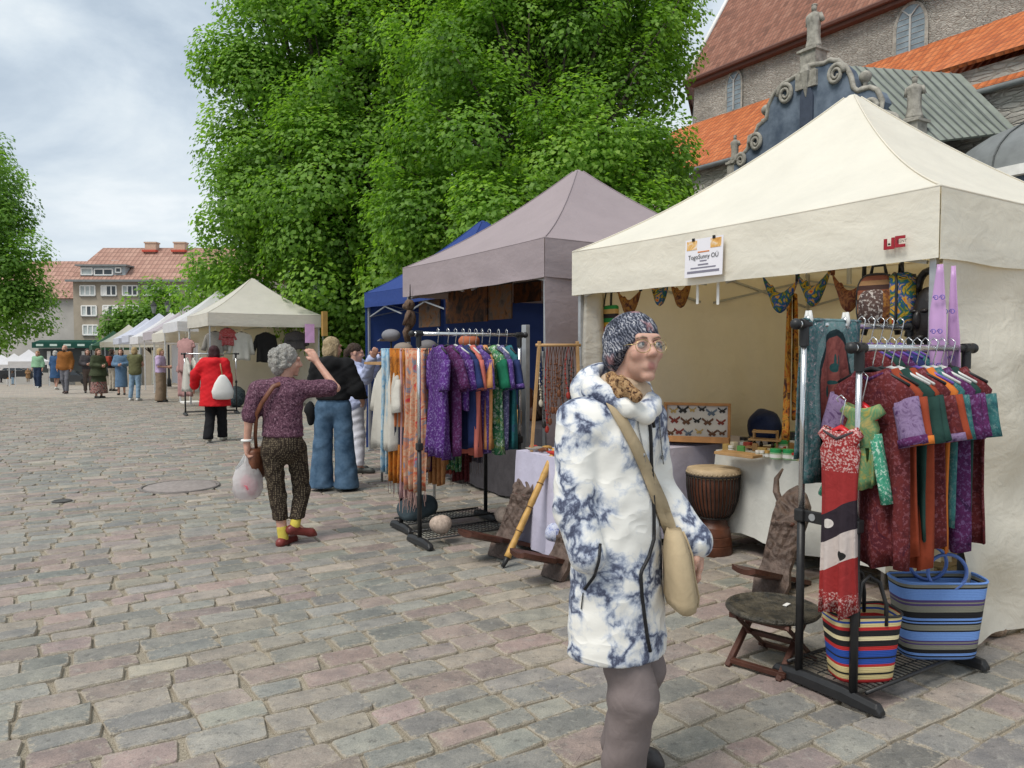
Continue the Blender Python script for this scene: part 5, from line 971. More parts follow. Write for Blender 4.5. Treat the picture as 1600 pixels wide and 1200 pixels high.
# folding stool
def stool():
    g = gp(1206, 1036); t = thing('folding_stool', 'round carved folding stool with crossed dark red legs', 'stool', (g.x, g.y, 0), TH+R_(15)); h = .29
    top = mat('carved_stool_top', (.035, .036, .033), .5, .5, 16, .9, 28, .03, col2=(.10, .085, .06)); m = MB(); m.lathe([(.222, h-.022), (.229, h-.012), (.225, h), (.21, h+.004), (.205, h), (.001, h+.001)], 36); obj('seat', m, top, t, autosmooth=40)
    for y in (-.13, .13):
        for sd in (-1, 1): m = MB(); yy = y+sd*.014; m.tube([(-sd*.19, yy, .0), (sd*.17, yy, h-.03)], .021, 4, flat=.6); obj('leg', m, WOODR, t, bevel=.003)
    for x, z in ((-.16, .025), (.16, .025), (0.0, .135)): m = MB(); m.box((x, 0, z), (.03, .28, .024)); obj('stretcher', m, WOODR, t, bevel=.003)
    for x in (-.15, .15): m = MB(); m.box((x, 0, h-.035), (.035, .30, .025)); obj('seat_batten', m, WOODR, t)
    m = MB(); m.box((.05, -.05, h+.006), (.05, .02, .003)); obj('price_tag', m, WHITEP, t)
stool()
# bamboo rain stick leaning on the trinket table
p0, p1 = gp(785, 888), at(868, 702, 5.75); v = p1-p0; t = thing('rain_stick', 'long bamboo rain stick leaning against the lavender table', 'rain stick', p0)
m = MB(); k = 24; m.tube([v*(.09+.91*i/k) for i in range(k+1)], [.024+.004*(i % 6 == 0)+.002*math.sin(i) for i in range(k+1)], 12); obj('bamboo_tube', m, BAMB, t, True)
m = MB(); m.tube([v*0.0+Vector((0, 0, .01)), v*.05, v*.1], [.014, .018, .023], 10); obj('dark_tip', m, BLK, t, True)
for q in (.3, .5, .7, .9): m = MB(); m.tube([v*q, v*(q+.006)], .0285, 12); obj('node_ring', m, mat('burnt_ring', (.12, .06, .025), .6), t, True)
# jewellery frame with necklaces, small carvings
def jewel():
    p = at_table(868, 700); b, a = rc(p); t = thing('jewellery_stand', 'light wooden frame hung with dark bead necklaces', 'jewellery stand', W(-.30, 2.80, HT+.008), R_(-78)); h = .86; w = .32
    for y in (-w/2, w/2): m = MB(); m.tube([(.0, y*1.25, 0), (.05, y*.95, h)], .017, 4); obj('upright', m, WOODL, t, bevel=.003)
    m = MB(); m.tube([(.05, -w/2-.02, h-.03), (.05, w/2+.02, h-.03)], .012, 8); obj('top_bar', m, WOODL, t, True)
    rr = random.Random(8); cl = [mat('black_beads', (.02, .018, .017), .35), mat('brown_beads', (.14, .05, .02), .45), mat('red_beads', (.3, .03, .02), .4), mat('bone_beads', (.5, .45, .36), .5)]
    for i in range(12):
        y = -w*.42+w*.84*i/11; ln = rr.uniform(.35, .7); mt = rr.choice(cl[:3] if i % 4 else cl); m = MB(); wd = rr.uniform(.012, .03)
        pts = [(.038, y-wd*math.sin(PI*k/20)*(1 if k else 0), h-.03-ln*k/20) for k in range(21)] + [(.03, y+wd*math.sin(PI*k/20), h-.03-ln*k/20) for k in range(20, -1, -1)]
        m.tube(pts, .003, 5); 
        for k in range(6, 34, 2): m.ball(pts[k], .0085, 6, 4)
        m.ball((.034, y, h-.03-ln-.02), (.012, .018, .03), 8, 6); obj('necklace', m, mt, t, True)
jewel()
cl = [mat('red_cloth_toy', (.4, .03, .02), .8), mat('grey_toy', (.25, .23, .2), .8), MATS['brown_beads'], BAMB]
rr = random.Random(12)
ORD = ['leftmost', 'second', 'third', 'fourth', 'fifth', 'sixth', 'seventh', 'eighth', 'ninth', 'tenth', 'eleventh', 'twelfth']
def rank_px(L): return sorted(L, key=lambda q: W(*q).x/W(*q).y)
for i, (b, a) in enumerate(rank_px([(rr.uniform(-.48, -.10), rr.uniform(2.3, 2.98)) for _ in range(10)])):
    m = MB(); L = rr.uniform(.05, .09); m.loft([[(x, r*math.cos(q), .02+r*.8*math.sin(q)+.008*math.sin(x*60)) for q in [2*PI*j/10 for j in range(10)]] for x, r in ((-L, .004), (-L*.6, .016), (0, .024), (L*.5, .014), (L*.8, .02), (L, .006))]); o = obj('carved_trinket', m, cl[i % 4], smooth=True); o.location = W(b, a, HT+.012); o.rotation_euler = (0, 0, rr.uniform(0, 6)); tag(o, '%s carved trinket, %s from the left on the lavender corner table' % (('red', 'grey', 'brown', 'yellow')[i % 4], ORD[i]), 'trinket', 'trinkets on the corner table')
m = MB(); m.box((.0, .0, .9), (.045, .07, 1.75)); o = obj('metal_upright', m, ALU, bevel=.004); o.location = W(-.05, 3.62, .02); o.rotation_euler = (0, 0, TH); tag(o, 'grey perforated metal upright at the corner of the mauve stall', 'post')

# ---- hanging wares of the cream stall
PK = batik('african_print_bright', [(.55, .06, .03), (.55, .33, .03), (.02, .06, .25), (.02, .12, .05), (.5, .3, .02), (.03, .02, .02)], 16, 1.2, 3); PD = batik('african_print_dark', [(.03, .015, .012), (.14, .05, .02), (.30, .14, .03), (.04, .02, .02)], 18, 1.4, 4); PR = batik('african_print_rust', [(.22, .06, .03), (.10, .03, .02), (.32, .13, .05), (.03, .02, .02)], 28, 1, 3)
def bum_bag(label, pl, pr, sag, mt, seed):
    c = (pl+pr)/2; t = thing('crescent_bag', label, 'bag', c, TH, 'crescent bags hung under the canopy'); v = (pr-pl); n = 18; Rr = []; rr = random.Random(seed)
    loc = lambda w: rotz(-TH) @ w
    for i in range(n+1):
        u = i/n; x = pl.lerp(pr, u) - c; x.z -= sag*4*u*(1-u) + sag*.25*math.sin(u*PI)**3*(u > .3); k = math.sin(PI*min(1, max(0, u)))**.9; hh = .012+.075*k*(1 if u > .25 else .7); x = loc(x)
        tang = v.normalized(); Rr.append([x + Vector((.032*k*math.cos(q)+.004*math.cos(q), 0, 0)) + Vector((0, 0, 1))*hh*math.sin(q)*.75 for q in [2*PI*j/12 for j in range(12)]])
    m = MB(); m.loft(Rr); obj('pouch', m, mt, t, True)
    for e, p in ((0, pl), (1, pr)): q = loc(p-c); m = MB(); m.tube([q, q+Vector((.0, 0, .10)), q+Vector((.02, 0, .22))], [.014, .012, .008], 6); obj('strap', m, BLK if e else mt, t, True)
    m = MB(); m.tube([r[3]+Vector((-.01, 0, -.01)) for r in Rr[3:-3]], .0035, 4); obj('zip', m, BLK, t, True)
bq = .22
for i, (x0, y0, x1, y1, sg, mt, lab) in enumerate(((966, 458, 1001, 455, .10, PD, 'dark brown crescent bag, leftmost under the canopy'), (1018, 447, 1044, 446, .07, PK, 'orange and red crescent bag beside the dark brown one'), (1049, 446, 1080, 440, .09, PD, 'black and brown crescent bag left of the paper sign'), (1192, 432, 1246, 440, .12, PK, 'yellow and blue crescent bag right of the paper sign'), (1246, 430, 1297, 424, .11, PK, 'multicoloured crescent bag, second right of the paper sign'), (1301, 430, 1350, 444, .10, PR, 'rust red crescent bag beside the backpack'))): bum_bag(lab, onb(x0, y0, bq), onb(x1, y1, bq), sg, mt, i)
def backpack(label, px, py, w, h, d, mt, pocket, b=.2, yaw=0.0):
    p = onb(px, py, b); t = thing('backpack', label, 'backpack', p, TH+yaw, 'backpacks hung under the canopy'); n = 24
    sh = lambda ww, hh, x: [(x, ww*math.copysign(abs(math.cos(q))**.6, math.cos(q)), hh*math.copysign(abs(math.sin(q))**.75, math.sin(q)) - (.02 if math.sin(q) < 0 else 0)) for q in [2*PI*j/n for j in range(n)]]
    m = MB(); m.loft([sh(w*.42, h*.44, -d/2), sh(w*.5, h*.5, -d*.3), sh(w*.52, h*.52, d*.2), sh(w*.45, h*.47, d/2)]); obj('body', m, mt, t, True)
    m = MB(); m.loft([sh(w*.3, h*.26, -d/2-.05), sh(w*.36, h*.3, -d/2-.03), sh(w*.37, h*.31, -d/2+.02)]); m.v = [(x, y, z-h*.12) for x, y, z in m.v]; obj('front_pocket', m, pocket, t, True)
    for s in (-1, 1): m = MB(); m.tube([(d*.4, s*w*.25, h*.45), (d*.6, s*w*.28, h*.1), (d*.55, s*w*.35, -h*.35), (d*.4, s*w*.45, -h*.7)], .016, 6); obj('shoulder_strap', m, BLK, t, True)
    m = MB(); m.tube([(0, -.04, h*.5), (0, -.03, h*.68), (0, .03, h*.68), (0, .04, h*.5)], .009, 6); obj('top_loop', m, BLK, t, True); m = MB(); m.tube([tuple(Vector(q)*1.0) for q in sh(w*.5, h*.5, -d*.28)]+[sh(w*.5, h*.5, -d*.28)[0]], .007, 5); obj('piping', m, BLK, t, True)
PIN = stripes('brown_weave', [(i/16, ((.20, .06, .03), (.05, .02, .015), (.30, .16, .07))[i % 3]) for i in range(16)], 2, -.2, .2); BEAD = batik('beaded_mud_cloth', [(.04, .03, .03), (.10, .06, .05), (.05, .04, .04)], 30, 1, specks=(.45, .40, .36), sscale=55)
backpack('brown striped backpack with a beaded front pocket', 1372, 468, .20, .27, .11, PIN, BEAD, .10, R_(12)); backpack('multicoloured print backpack seen from the side, right of the striped one', 1407, 468, .17, .28, .12, PK, PD, .12, R_(-50))
cloth('long orange and black wax print scarf hanging beside the batik cloth', onb(1238, 466, .6), TH+R_(-50), batik('wax_print_orange', [(.03, .02, .02), (.42, .11, .02), (.5, .26, .04), (.10, .03, .02), (.03, .02, .02)], 13, 1.5, 4), .14, .98, 2, .02, None, 70, None, 'print_scarf', 'scarf')
p = onb(955, 452, .25); t = thing('shoulder_bag', 'black strapped shoulder bag with a kente striped pocket, hung at the left', 'bag', p, TH)
m = MB(); m.tube([(0, .03, .1), (0, .10, -.15), (0, .13, -.36), (0, .08, -.52), (0, .0, -.40)], .017, 5, flat=.4); obj('strap', m, BLK, t, True); m = MB(); m.tube([(0, -.01, .1), (0, .0, -.1), (0, .01, -.3)], .02, 5, flat=.5); obj('strap', m, BLK, t, True)
m = MB(); m.box((0, .0, -.27), (.05, .16, .28)); obj('pouch', m, stripes('kente_stripes', [(0, (.02, .2, .05)), (.12, (.55, .42, .3)), (.25, (.5, .05, .02)), (.38, (.6, .35, .04)), (.5, (.02, .2, .05)), (.62, (.03, .02, .02)), (.75, (.5, .3, .1)), (.88, (.02, .22, .05))], 2, -.41, -.13), t, bevel=.02)
def mask():
    p = onb(1449, 500, .10); t = thing('carved_mask', 'black carved wooden mask hung by the pink ribbon', 'mask', p, TH+R_(-20)); dw = mat('ebony', (.014, .011, .010), .35, .3, 12, .3); m = MB()
    m.ball((0, 0, 0), (.06, .085, .17), 16, 12); m.ball((-.055, 0, -.0), (.03, .02, .05), 8, 6); m.ball((-.05, 0, -.09), (.025, .04, .018), 8, 6); obj('face', m, dw, t, True)
    for s in (-1, 1): m = MB(); m.ball((-.05, s*.035, .045), (.02, .022, .012), 8, 6); obj('eye', m, dw, t, True)
    m = MB(); m.tube([(0, -.07*math.cos(q), .15+.10*math.sin(q)) for q in [PI*j/10 for j in range(11)]], .02, 8); obj('crest_ring', m, dw, t, True)
mask()
def ribbon(label, px, y0, y1, w, b, seed):
    top, bot = onb(px, y0, b), onb(px, y1, b); t = thing('ribbon', label, 'ribbon', top, TH, 'pink ribbons at the tent corner'); L = top.z-bot.z; pm = mat('pink_film', (.58, .36, .62), .35, .08, 6, .2, 12, trans=.2)
    m = MB(); m.grid(lambda u, v: (.012*math.sin(v*9+seed)+.01*math.sin(u*3), (u-.5)*w*(.35+.65*min(1, v*4))+.015*math.sin(v*5+seed), -L*v), 4, 24); obj('film', m, pm, t, True, solid=.002)
    pr = mat('ribbon_print', (.12, .10, .42), .5)
    for k in range(1, 6):
        z = -L*k/6.2; m = MB(); x0 = -.02
        for i, s in enumerate((-1, 1)): m.tube([(x0+.012*math.sin(-z/L*9+seed), s*.016+.014*math.cos(q)*(1-q/12), z+.014*math.sin(q)*(1-q/12)) for q in [j*.5 for j in range(16)]], .0022, 4)
        obj('printed_scroll', m, pr, t, True)
ribbon('wide pink ribbon with blue scrolls at the corner of the cream stall', 1471, 412, 740, .085, -.05, 1); ribbon('second pink ribbon trailing behind the wide one', 1490, 415, 860, .06, .02, 3)

# ---- wares in the mauve stall
PIC = batik('dark_tapestry', [(.016, .013, .012), (.05, .03, .022), (.16, .06, .02), (.03, .022, .02)], 5, 1.5, 5); PIC2 = batik('dark_tapestry_pale', [(.05, .04, .035), (.12, .09, .07), (.18, .08, .03), (.03, .025, .02)], 6, 1.5, 5)
for i, (x0, y0, x1, y1, b, mt, lab) in enumerate(((697, 455, 762, 502, .7, PIC, 'dark wide tapestry with orange animals in the mauve stall'), (764, 448, 800, 498, .72, PIC2, 'dark tapestry of an owl right of the wide one'), (655, 462, 688, 510, .9, PIC2, 'brown picture cloth behind the plush monkey'), (803, 445, 845, 470, 1.2, PIC, 'small dark picture at the right of the mauve stall'))):
    p0, p1 = onb(x0, y0, b), onb(x1, y1, b); t = thing('picture', lab, 'picture', p0, TH, 'pictures in the mauve stall'); q = rotz(-TH) @ (p1-p0); m = MB(); m.box((0, q.y/2, q.z/2), (.02, abs(q.y), abs(q.z))); obj('print', m, mt, t, bevel=.004)
    m = MB(); m.tube([(0, 0, .01), (0, q.y, .01)], .012, 6); obj('hanging_rod', m, BLK, t, True)
table('trestle table inside the mauve stall', 'dark cloth over the table in the mauve stall', .5, 1.3, 3.9, 6.2, .78, fabric('dark_table_cloth', (.06, .055, .06), .2), z_bot=.04)
rr = random.Random(21)
SOUV = [(CARV, 'dark carved'), (WOODR, 'red-brown wooden'), (MATS['brown_beads'], 'brown'), (MATS['grey_toy'], 'grey'), (BAMB, 'bamboo yellow'), (MATS['red_cloth_toy'], 'red')]
for i, (b, a) in enumerate(rank_px([(rr.uniform(.55, 1.2), rr.uniform(4.0, 6.1)) for _ in range(12)])):
    m = MB(); h = rr.uniform(.12, .42); r = rr.uniform(.04, .09); mt, cn = SOUV[(i*5+1) % 6]
    m.lathe([(r*.8, 0), (r, h*.15), (r*rr.uniform(.4, .8), h*.5), (r*rr.uniform(.6, 1), h*.75), (r*.4, h*.92), (r*.1, h)], 12); o = obj('souvenir_figure', m, mt, smooth=True); o.location = W(b, a, .79); tag(o, '%s souvenir figure, %s from the left on the mauve stall table' % (cn, ORD[i]), 'souvenir', 'souvenirs in the mauve stall')
def plush():
    p = onb(641, 490, .02); t = thing('plush_monkey', 'brown knitted monkey toy hanging at the left of the mauve stall', 'toy', p, TH+R_(-35)); br = mat('brown_plush', (.13, .085, .06), .95, .3, 40, .8, 90); m = MB()
    m.ball((0, 0, -.06), (.07, .08, .11), 12, 9); obj('torso', m, br, t, True); m = MB(); m.ball((-.01, 0, .10), (.065, .07, .07), 12, 9); m.ball((-.06, 0, .085), (.035, .045, .035), 10, 7); h = obj('head', m, br, t, True)
    for s in (-1, 1):
        m = MB(); m.ball((0, s*.07, .11), (.015, .025, .03), 8, 6); obj('ear', m, br, t, True); m = MB(); m.tube([(0, s*.07, .02), (-.02, s*.13, -.06), (-.06, s*.08, -.13)], [.03, .026, .022], 8); obj('arm', m, br, t, True); m = MB(); m.tube([(-.01, s*.05, -.14), (-.05, s*.075, -.22), (-.03, s*.06, -.33)], [.036, .03, .026], 8); obj('leg', m, br, t, True)
    m = MB(); m.tube([(0, -.03, .16), (0, 0, .34), (0, .03, .16)], .004, 4); obj('cord', m, BLK, t, True)
plush()
def cap_hat(label, px, py, b, col):
    p = onb(px, py, b); t = thing('cap', label, 'cap', p, TH+R_(-60), 'caps on the shelf'); f = fabric('felt_%s' % px, col); m = MB(); m.ball((0, 0, 0), (.12, .10, .075), 16, 10); obj('crown', m, f, t, True); m = MB(); m.grid(lambda u, v: (-.09-.085*v*math.sin(PI*u), .10*math.cos(PI*u), -.045-.02*v), 12, 3); obj('peak', m, f, t, True, solid=.008); m = MB(); m.tube([(0, 0, -.03), (0, 0, -.26)], .012, 6); m.lathe([(.07, -.275), (.07, -.26), (.02, -.25)], 12); obj('hat_stand', m, BLK, t, True)
cap_hat('grey felt cap at the left edge of the mauve stall', 611, 524, -.15, (.20, .20, .22)); cap_hat('taupe felt cap beside the grey one', 630, 545, -.1, (.24, .20, .17)); cap_hat('dark grey felt cap on the shelf behind the chrome rail', 668, 541, .1, (.16, .155, .16)); cap_hat('rust beanie behind the purple shirts', 733, 533, .15, (.4, .13, .07))
# shelf under the caps
t = thing('display_shelf', 'narrow display shelf carrying caps behind the scarf rack', 'shelf', W(-.22, 5.6, 0), TH); m = MB(); m.box((0, .2, 1.42), (.35, 1.6, .03)); obj('board', m, WOODL, t)
for y in (-.5, .9): m = MB(); m.tube([(0, y, 0), (0, y, 1.41)], .015, 6); obj('shelf_leg', m, ALU, t, True)

# ---- wares of the off-white knitwear stall (row coordinates near a = 19..22)
def dgar(lab, px, py, b, mt, ln, w, sl, name, cat, a=None): p = onb(px, py, b); shirt(lab, p, TH+PI/2 if a is None else a, mt, ln, w, sl, BLK, seed=int(px), name=name, cat=cat, thick=.05, group='garments in the knitwear stall')
KN = batik('knit_grey_pattern', [(.12, .11, .10), (.3, .28, .25), (.18, .16, .14)], 30, 1, stretch=(1, 1, 4))
for lab, px, py, mt, ln, w, sl, nm in (('white embroidered blouse at the front of the knitwear stall', 377, 512, K['white'], .75, .26, .5, 'blouse'), ('black cardigan right of the white blouse', 415, 513, fabric('black_knit', (.015, .014, .014), .2), .8, .27, .5, 'cardigan'), ('red patterned sweater at the back of the knitwear stall', 355, 506, batik('red_knit', [(.3, .02, .025), (.4, .05, .05), (.5, .4, .4)], 30, 1, stretch=(1, 1, 5)), .45, .2, .2, 'sweater'), ('grey patterned sweater left of the red one', 336, 511, KN, .65, .24, .4, 'sweater'), ('dark patterned sweater at the right of the knitwear stall', 462, 511, batik('dark_knit', [(.03, .03, .035), (.10, .09, .09), (.05, .045, .045)], 25, 1, stretch=(3, 3, 1)), .5, .3, .3, 'sweater')): p = ona(px, py, 19.3); shirt(lab, p, TH+PI/2, mt, ln, w, sl, BLK, seed=int(px), name=nm, cat=nm, thick=.05, group='garments in the knitwear stall')
for lab, px, py, mt in (('upper dusty pink dress hanging at the front corner of the knitwear stall', 290, 522, fabric('dusty_pink', (.40, .23, .22), .12)), ('lower dusty pink dress hanging below the other', 289, 560, fabric('dusty_pink', (.40, .23, .22), .12))): p = onb(px, py, .0); shirt(lab, p, TH+.8, mt, .95, .25, .15, BLK, seed=int(py), name='dress', cat='dress', thick=.08, group='pink dresses')
rack('clothes rack of cream and bright tops in front of the knitwear stall', -.55, 17.9, 1.2, [(0, 1.5)], .45)
for i, (c, lab) in enumerate((('white', 'cream top, first on the knitwear rack'), ('white', 'cream top, second on the knitwear rack'), ('white', 'cream top, third on the knitwear rack'), ('dgreen', 'dark green top on the knitwear rack'), ('skyb', 'light blue top on the knitwear rack'))): shirt(lab, W(-.5+.16*i, 17.9, 1.515), TH, K[c], .8, .22, .3, BLK, seed=80+i, group='tops on the knitwear rack', thick=.06)
redk = fabric('bright_red_cloth', (.55, .02, .02), .15); shirt('bright red cardigan at the right end of the knitwear rack', W(.35, 17.85, 1.515), TH-.5, redk, .85, .26, .5, BLK, seed=88, thick=.08, name='cardigan', cat='cardigan')
sack('dark plaid bag on the ground beside the knitwear rack', Vector(gp(368, 636)), (.28, .3, .3), batik('dark_plaid', [(.02, .03, .035), (.05, .07, .08), (.12, .14, .15)], 12, 1), 15, 'plaid_bag')
t = thing('price_board', 'pink price sheet hanging at the right corner of the knitwear stall', 'sign', ona(484, 521, 18.95), TH+PI/2); m = MB(); m.box((0, 0, 0), (.02, .26, .52)); obj('sheet', m, mat('pink_sheet', (.62, .36, .62), .7), t)
m = MB(); m.box((0, 0, 0), (.14, .14, .68)); o = obj('wooden_post_wrap', m, mat('ochre_board', (.36, .21, .06), .7), bevel=.005); o.location = at(507, 506, 21.3); o.rotation_euler = (0, 0, TH); tag(o, 'ochre board wrapped on the tent corner under the bus stop sign', 'board')
t = thing('display_stand', 'white flat base of a dress stand at the front of the knitwear stall', 'stand', gp(298, 630), TH); m = MB(); m.box((0, 0, .03), (.5, .6, .06)); obj('base', m, WHITEP, t, bevel=.01); m = MB(); m.box((0, 0, 1.1), (.05, .05, 2.1)); obj('upright', m, WHITEP, t)
# ------------------------------------------------------------------ figures: blended rounded-cone solids meshed with surface nets
def prim_c(a, b, ra, rb, sc=(1, 1, 1)): return ('c', np.array(a, float), np.array(b, float), ra, rb, np.array(sc, float))
def prim_e(c, r, R=None): return ('e', np.array(c, float), np.array(r, float), np.eye(3) if R is None else np.array(R, float))
def sd_one(p, P):
    if p[0] == 'c':
        _, a, b, ra, rb, sc = p; s = P/sc; A = a/sc; Bv = (b-a)/sc; t = np.clip(((s-A) @ Bv)/max(Bv @ Bv, 1e-9), 0, 1); m = sc.mean()
        return (np.linalg.norm(s-A-t[..., None]*Bv, axis=-1) - (ra+(rb-ra)*t)/m)*m if np.any(sc != 1) else np.linalg.norm(P-a-t[..., None]*(b-a), axis=-1) - (ra+(rb-ra)*t)
    _, c, r, R = p; q = (P-c) @ R; k0 = np.linalg.norm(q/r, axis=-1); k1 = np.linalg.norm(q/(r*r), axis=-1); return k0*(k0-1)/np.maximum(k1, 1e-6)
def bounds(p):
    if p[0] == 'c': r = max(p[3], p[4])*p[5].max()/min(1, p[5].min())*1.0; return np.minimum(p[1], p[2])-r, np.maximum(p[1], p[2])+r
    r = p[2].max(); return p[1]-r, p[1]+r
def smin(a, b, k): h = np.clip(.5+.5*(b-a)/k, 0, 1); return b*(1-h)+a*h-k*h*(1-h)
def wr(P, amp, f, seed):                                    # cloth wrinkle field
    x, y, z = P[..., 0]*f, P[..., 1]*f, P[..., 2]*f; a = np.sin(x*1.3+y*.9+2.1*z+seed+1.5*np.sin(z*1.1+x*.7+seed)); b = np.sin(2.7*z-1.9*x+1.2*y+seed*2+1.2*np.sin(x*1.9)); return amp*(.6*a+.4*b)
def sdf_eval(prims, P, k=.03):
    F = None
    for p in prims: d = sd_one(p, P); F = d if F is None else smin(F, d, k)
    return F
def sdf_mesh(prims, res, k=.03, cuts=(), wrinkle=None, sub=(), k_sub=.01):
    lo = np.min([bounds(p)[0] for p in prims], 0)-3*res-.02; hi = np.max([bounds(p)[1] for p in prims], 0)+3*res+.02
    n = np.ceil((hi-lo)/res).astype(int)+1; ax = [lo[i]+res*np.arange(n[i]) for i in range(3)]; F = np.full(n, .3)
    for p in prims:
        b0, b1 = bounds(p); m = k+4*res+.02; i0 = np.maximum(0, ((b0-m-lo)/res).astype(int)); i1 = np.minimum(n, ((b1+m-lo)/res).astype(int)+2)
        sl = tuple(slice(i0[i], i1[i]) for i in range(3)); G = np.stack(np.meshgrid(*[ax[i][sl[i]] for i in range(3)], indexing='ij'), -1)
        F[sl] = smin(F[sl], sd_one(p, G), k)
    G = np.stack(np.meshgrid(*ax, indexing='ij'), -1)
    if wrinkle: F = F + wr(G, *wrinkle)
    for p in sub: F = -smin(-F, sd_one(p, G), k_sub) if False else np.maximum(F, -sd_one(p, G))
    for nx, ny, nz, d in cuts: F = np.maximum(F, G[..., 0]*nx+G[..., 1]*ny+G[..., 2]*nz-d)
    return nets(F, lo, res)
def nets(F, lo, res):
    s = F < 0; n = F.shape; cn = [(0, 0, 0), (1, 0, 0), (0, 1, 0), (1, 1, 0), (0, 0, 1), (1, 0, 1), (0, 1, 1), (1, 1, 1)]
    c = lambda o, A: A[o[0]:n[0]-1+o[0], o[1]:n[1]-1+o[1], o[2]:n[2]-1+o[2]]
    cnt = sum(c(o, s).astype(np.int8) for o in cn); act = (cnt > 0) & (cnt < 8); idx = np.argwhere(act)
    vals = [F[idx[:, 0]+o[0], idx[:, 1]+o[1], idx[:, 2]+o[2]] for o in cn]; S = np.zeros((len(idx), 3)); K_ = np.zeros(len(idx))
    for i in range(8):
        for j in range(i+1, 8):
            d = np.array(cn[j])-np.array(cn[i])
            if abs(d).sum() != 1: continue
            a, b = vals[i], vals[j]; x = (a < 0) != (b < 0); t = np.where(x, a/np.where(x, a-b, 1), 0); S += np.where(x[:, None], np.array(cn[i])+t[:, None]*d, 0); K_ += x
    V = lo + (idx + S/K_[:, None])*res; vid = -np.ones(tuple(np.array(n)-1), np.int64); vid[act] = np.arange(len(idx)); Q = []
    for a in range(3):
        b, c_ = (a+1) % 3, (a+2) % 3; s0 = [slice(None)]*3; s1 = [slice(None)]*3; s0[a] = slice(0, n[a]-1); s1[a] = slice(1, n[a]); ch = s[tuple(s0)] != s[tuple(s1)]; e = np.argwhere(ch); inn = s[tuple(s0)][ch]
        ok = (e[:, b] > 0) & (e[:, c_] > 0) & (e[:, b] < n[b]-1) & (e[:, c_] < n[c_]-1); e = e[ok]; inn = inn[ok]
        def v(db, dc): q = e.copy(); q[:, b] -= db; q[:, c_] -= dc; return vid[q[:, 0], q[:, 1], q[:, 2]]
        q = np.stack([v(1, 1), v(0, 1), v(0, 0), v(1, 0)], 1); q[~inn] = q[~inn][:, ::-1]; Q.append(q)
    return V, np.concatenate(Q)
def sobj(name, prims, mt, parent, res, **kw):
    V, Q = sdf_mesh(prims, res, **kw); return link(name, mesh_np(name, V, Q), mt, parent)
SKIN = {}
def skin(name, col, lip=None):
    if name in SKIN: return SKIN[name]
    m, nt = newmat(name); v = ocoord(nt); c = ramp(nt, noise_t(nt, v, 22, 5, .6), [(.3, tuple(x*y for x, y in zip(col, (.88, .82, .8)))), (.7, tuple(min(1, x*1.08) for x in col))])
    for (ctr, r, cc, st) in (lip or []):
        d = nd(nt, 'ShaderNodeVectorMath', {0: v, 1: ctr}, operation='DISTANCE').outputs['Value']
        c = mixc(nt, nd(nt, 'ShaderNodeMapRange', {0: d, 1: r*.5, 2: r, 3: st, 4: 0.0}).outputs[0], c, cc)
    finish(nt, c, .5, 0, .35, noise_t(nt, v, 160, 3, .6), .12, .004, 0, .12); SKIN[name] = m; return m
SK1 = skin('fair_skin', (.52, .30, .225)); SK2 = skin('tanned_skin', (.42, .23, .16))
def hair_mat(name, col, hi):
    if name in MATS: return MATS[name]
    m, nt = newmat(name); v = ocoord(nt); mp = nd(nt, 'ShaderNodeMapping', {'Vector': v, 'Scale': (1, 1, .18)}).outputs[0]
    n1 = noise_t(nt, mp, 130, 4, .7, 1.5); finish(nt, ramp(nt, n1, [(.32, tuple(x*.5 for x in col)), (.52, col), (.7, hi)]), .55, 0, .35, n1, .9, .02); MATS[name] = m; return m
def curly_mat(name, col, hi):
    if name in MATS: return MATS[name]
    m, nt = newmat(name); v = ocoord(nt); w = nd(nt, 'ShaderNodeTexVoronoi', {'Vector': mixc(nt, .25, v, nd(nt, 'ShaderNodeTexNoise', {'Vector': v, 'Scale': 25}).outputs['Color'], 'LINEAR_LIGHT'), 'Scale': 42}).outputs['Distance']
    n = noise_t(nt, v, 140, 4, .7, 2); f = mth(nt, 'ADD', mth(nt, 'MULTIPLY', w, .8), mth(nt, 'MULTIPLY', n, .5)); finish(nt, ramp(nt, f, [(.3, tuple(x*.45 for x in col)), (.55, col), (.8, hi)]), .6, 0, .3, f, 1.0, .03); MATS[name] = m; return m
def head_prims(s):
    E = lambda c, r: prim_e(np.array(c)*s, np.array(r)*s); Cc = lambda a, b, ra, rb: prim_c(np.array(a)*s, np.array(b)*s, ra*s, rb*s)
    P = [E((0, .018, .035), (.074, .092, .082)), E((0, -.03, -.035), (.056, .062, .078)), E((0, -.068, -.098), (.024, .02, .018)), Cc((0, -.087, .02), (0, -.106, -.022), .0075, .0128), E((.013, -.098, -.028), (.008, .009, .007)), E((-.013, -.098, -.028), (.008, .009, .007)), Cc((-.034, -.078, .032), (.034, -.078, .032), .014, .014), E((.037, -.066, -.022), (.024, .022, .024)), E((-.037, -.066, -.022), (.024, .022, .024)), Cc((-.018, -.083, -.06), (.018, -.083, -.06), .0055, .0055), Cc((-.015, -.083, -.070), (.015, -.083, -.070), .006, .006), E((.076, .01, -.008), (.012, .022, .033)), E((-.076, .01, -.008), (.012, .022, .033))]
    sub = [prim_e(np.array((x, -.094, .008))*s, np.array((.0155, .014, .010))*s) for x in (.031, -.031)]
    return P, sub
def xform(p, M, t):
    M = np.array(M)
    if p[0] == 'c': return ('c', M @ p[1]+t, M @ p[2]+t, p[3], p[4], p[5])
    return ('e', M @ p[1]+t, p[2], M @ p[3])
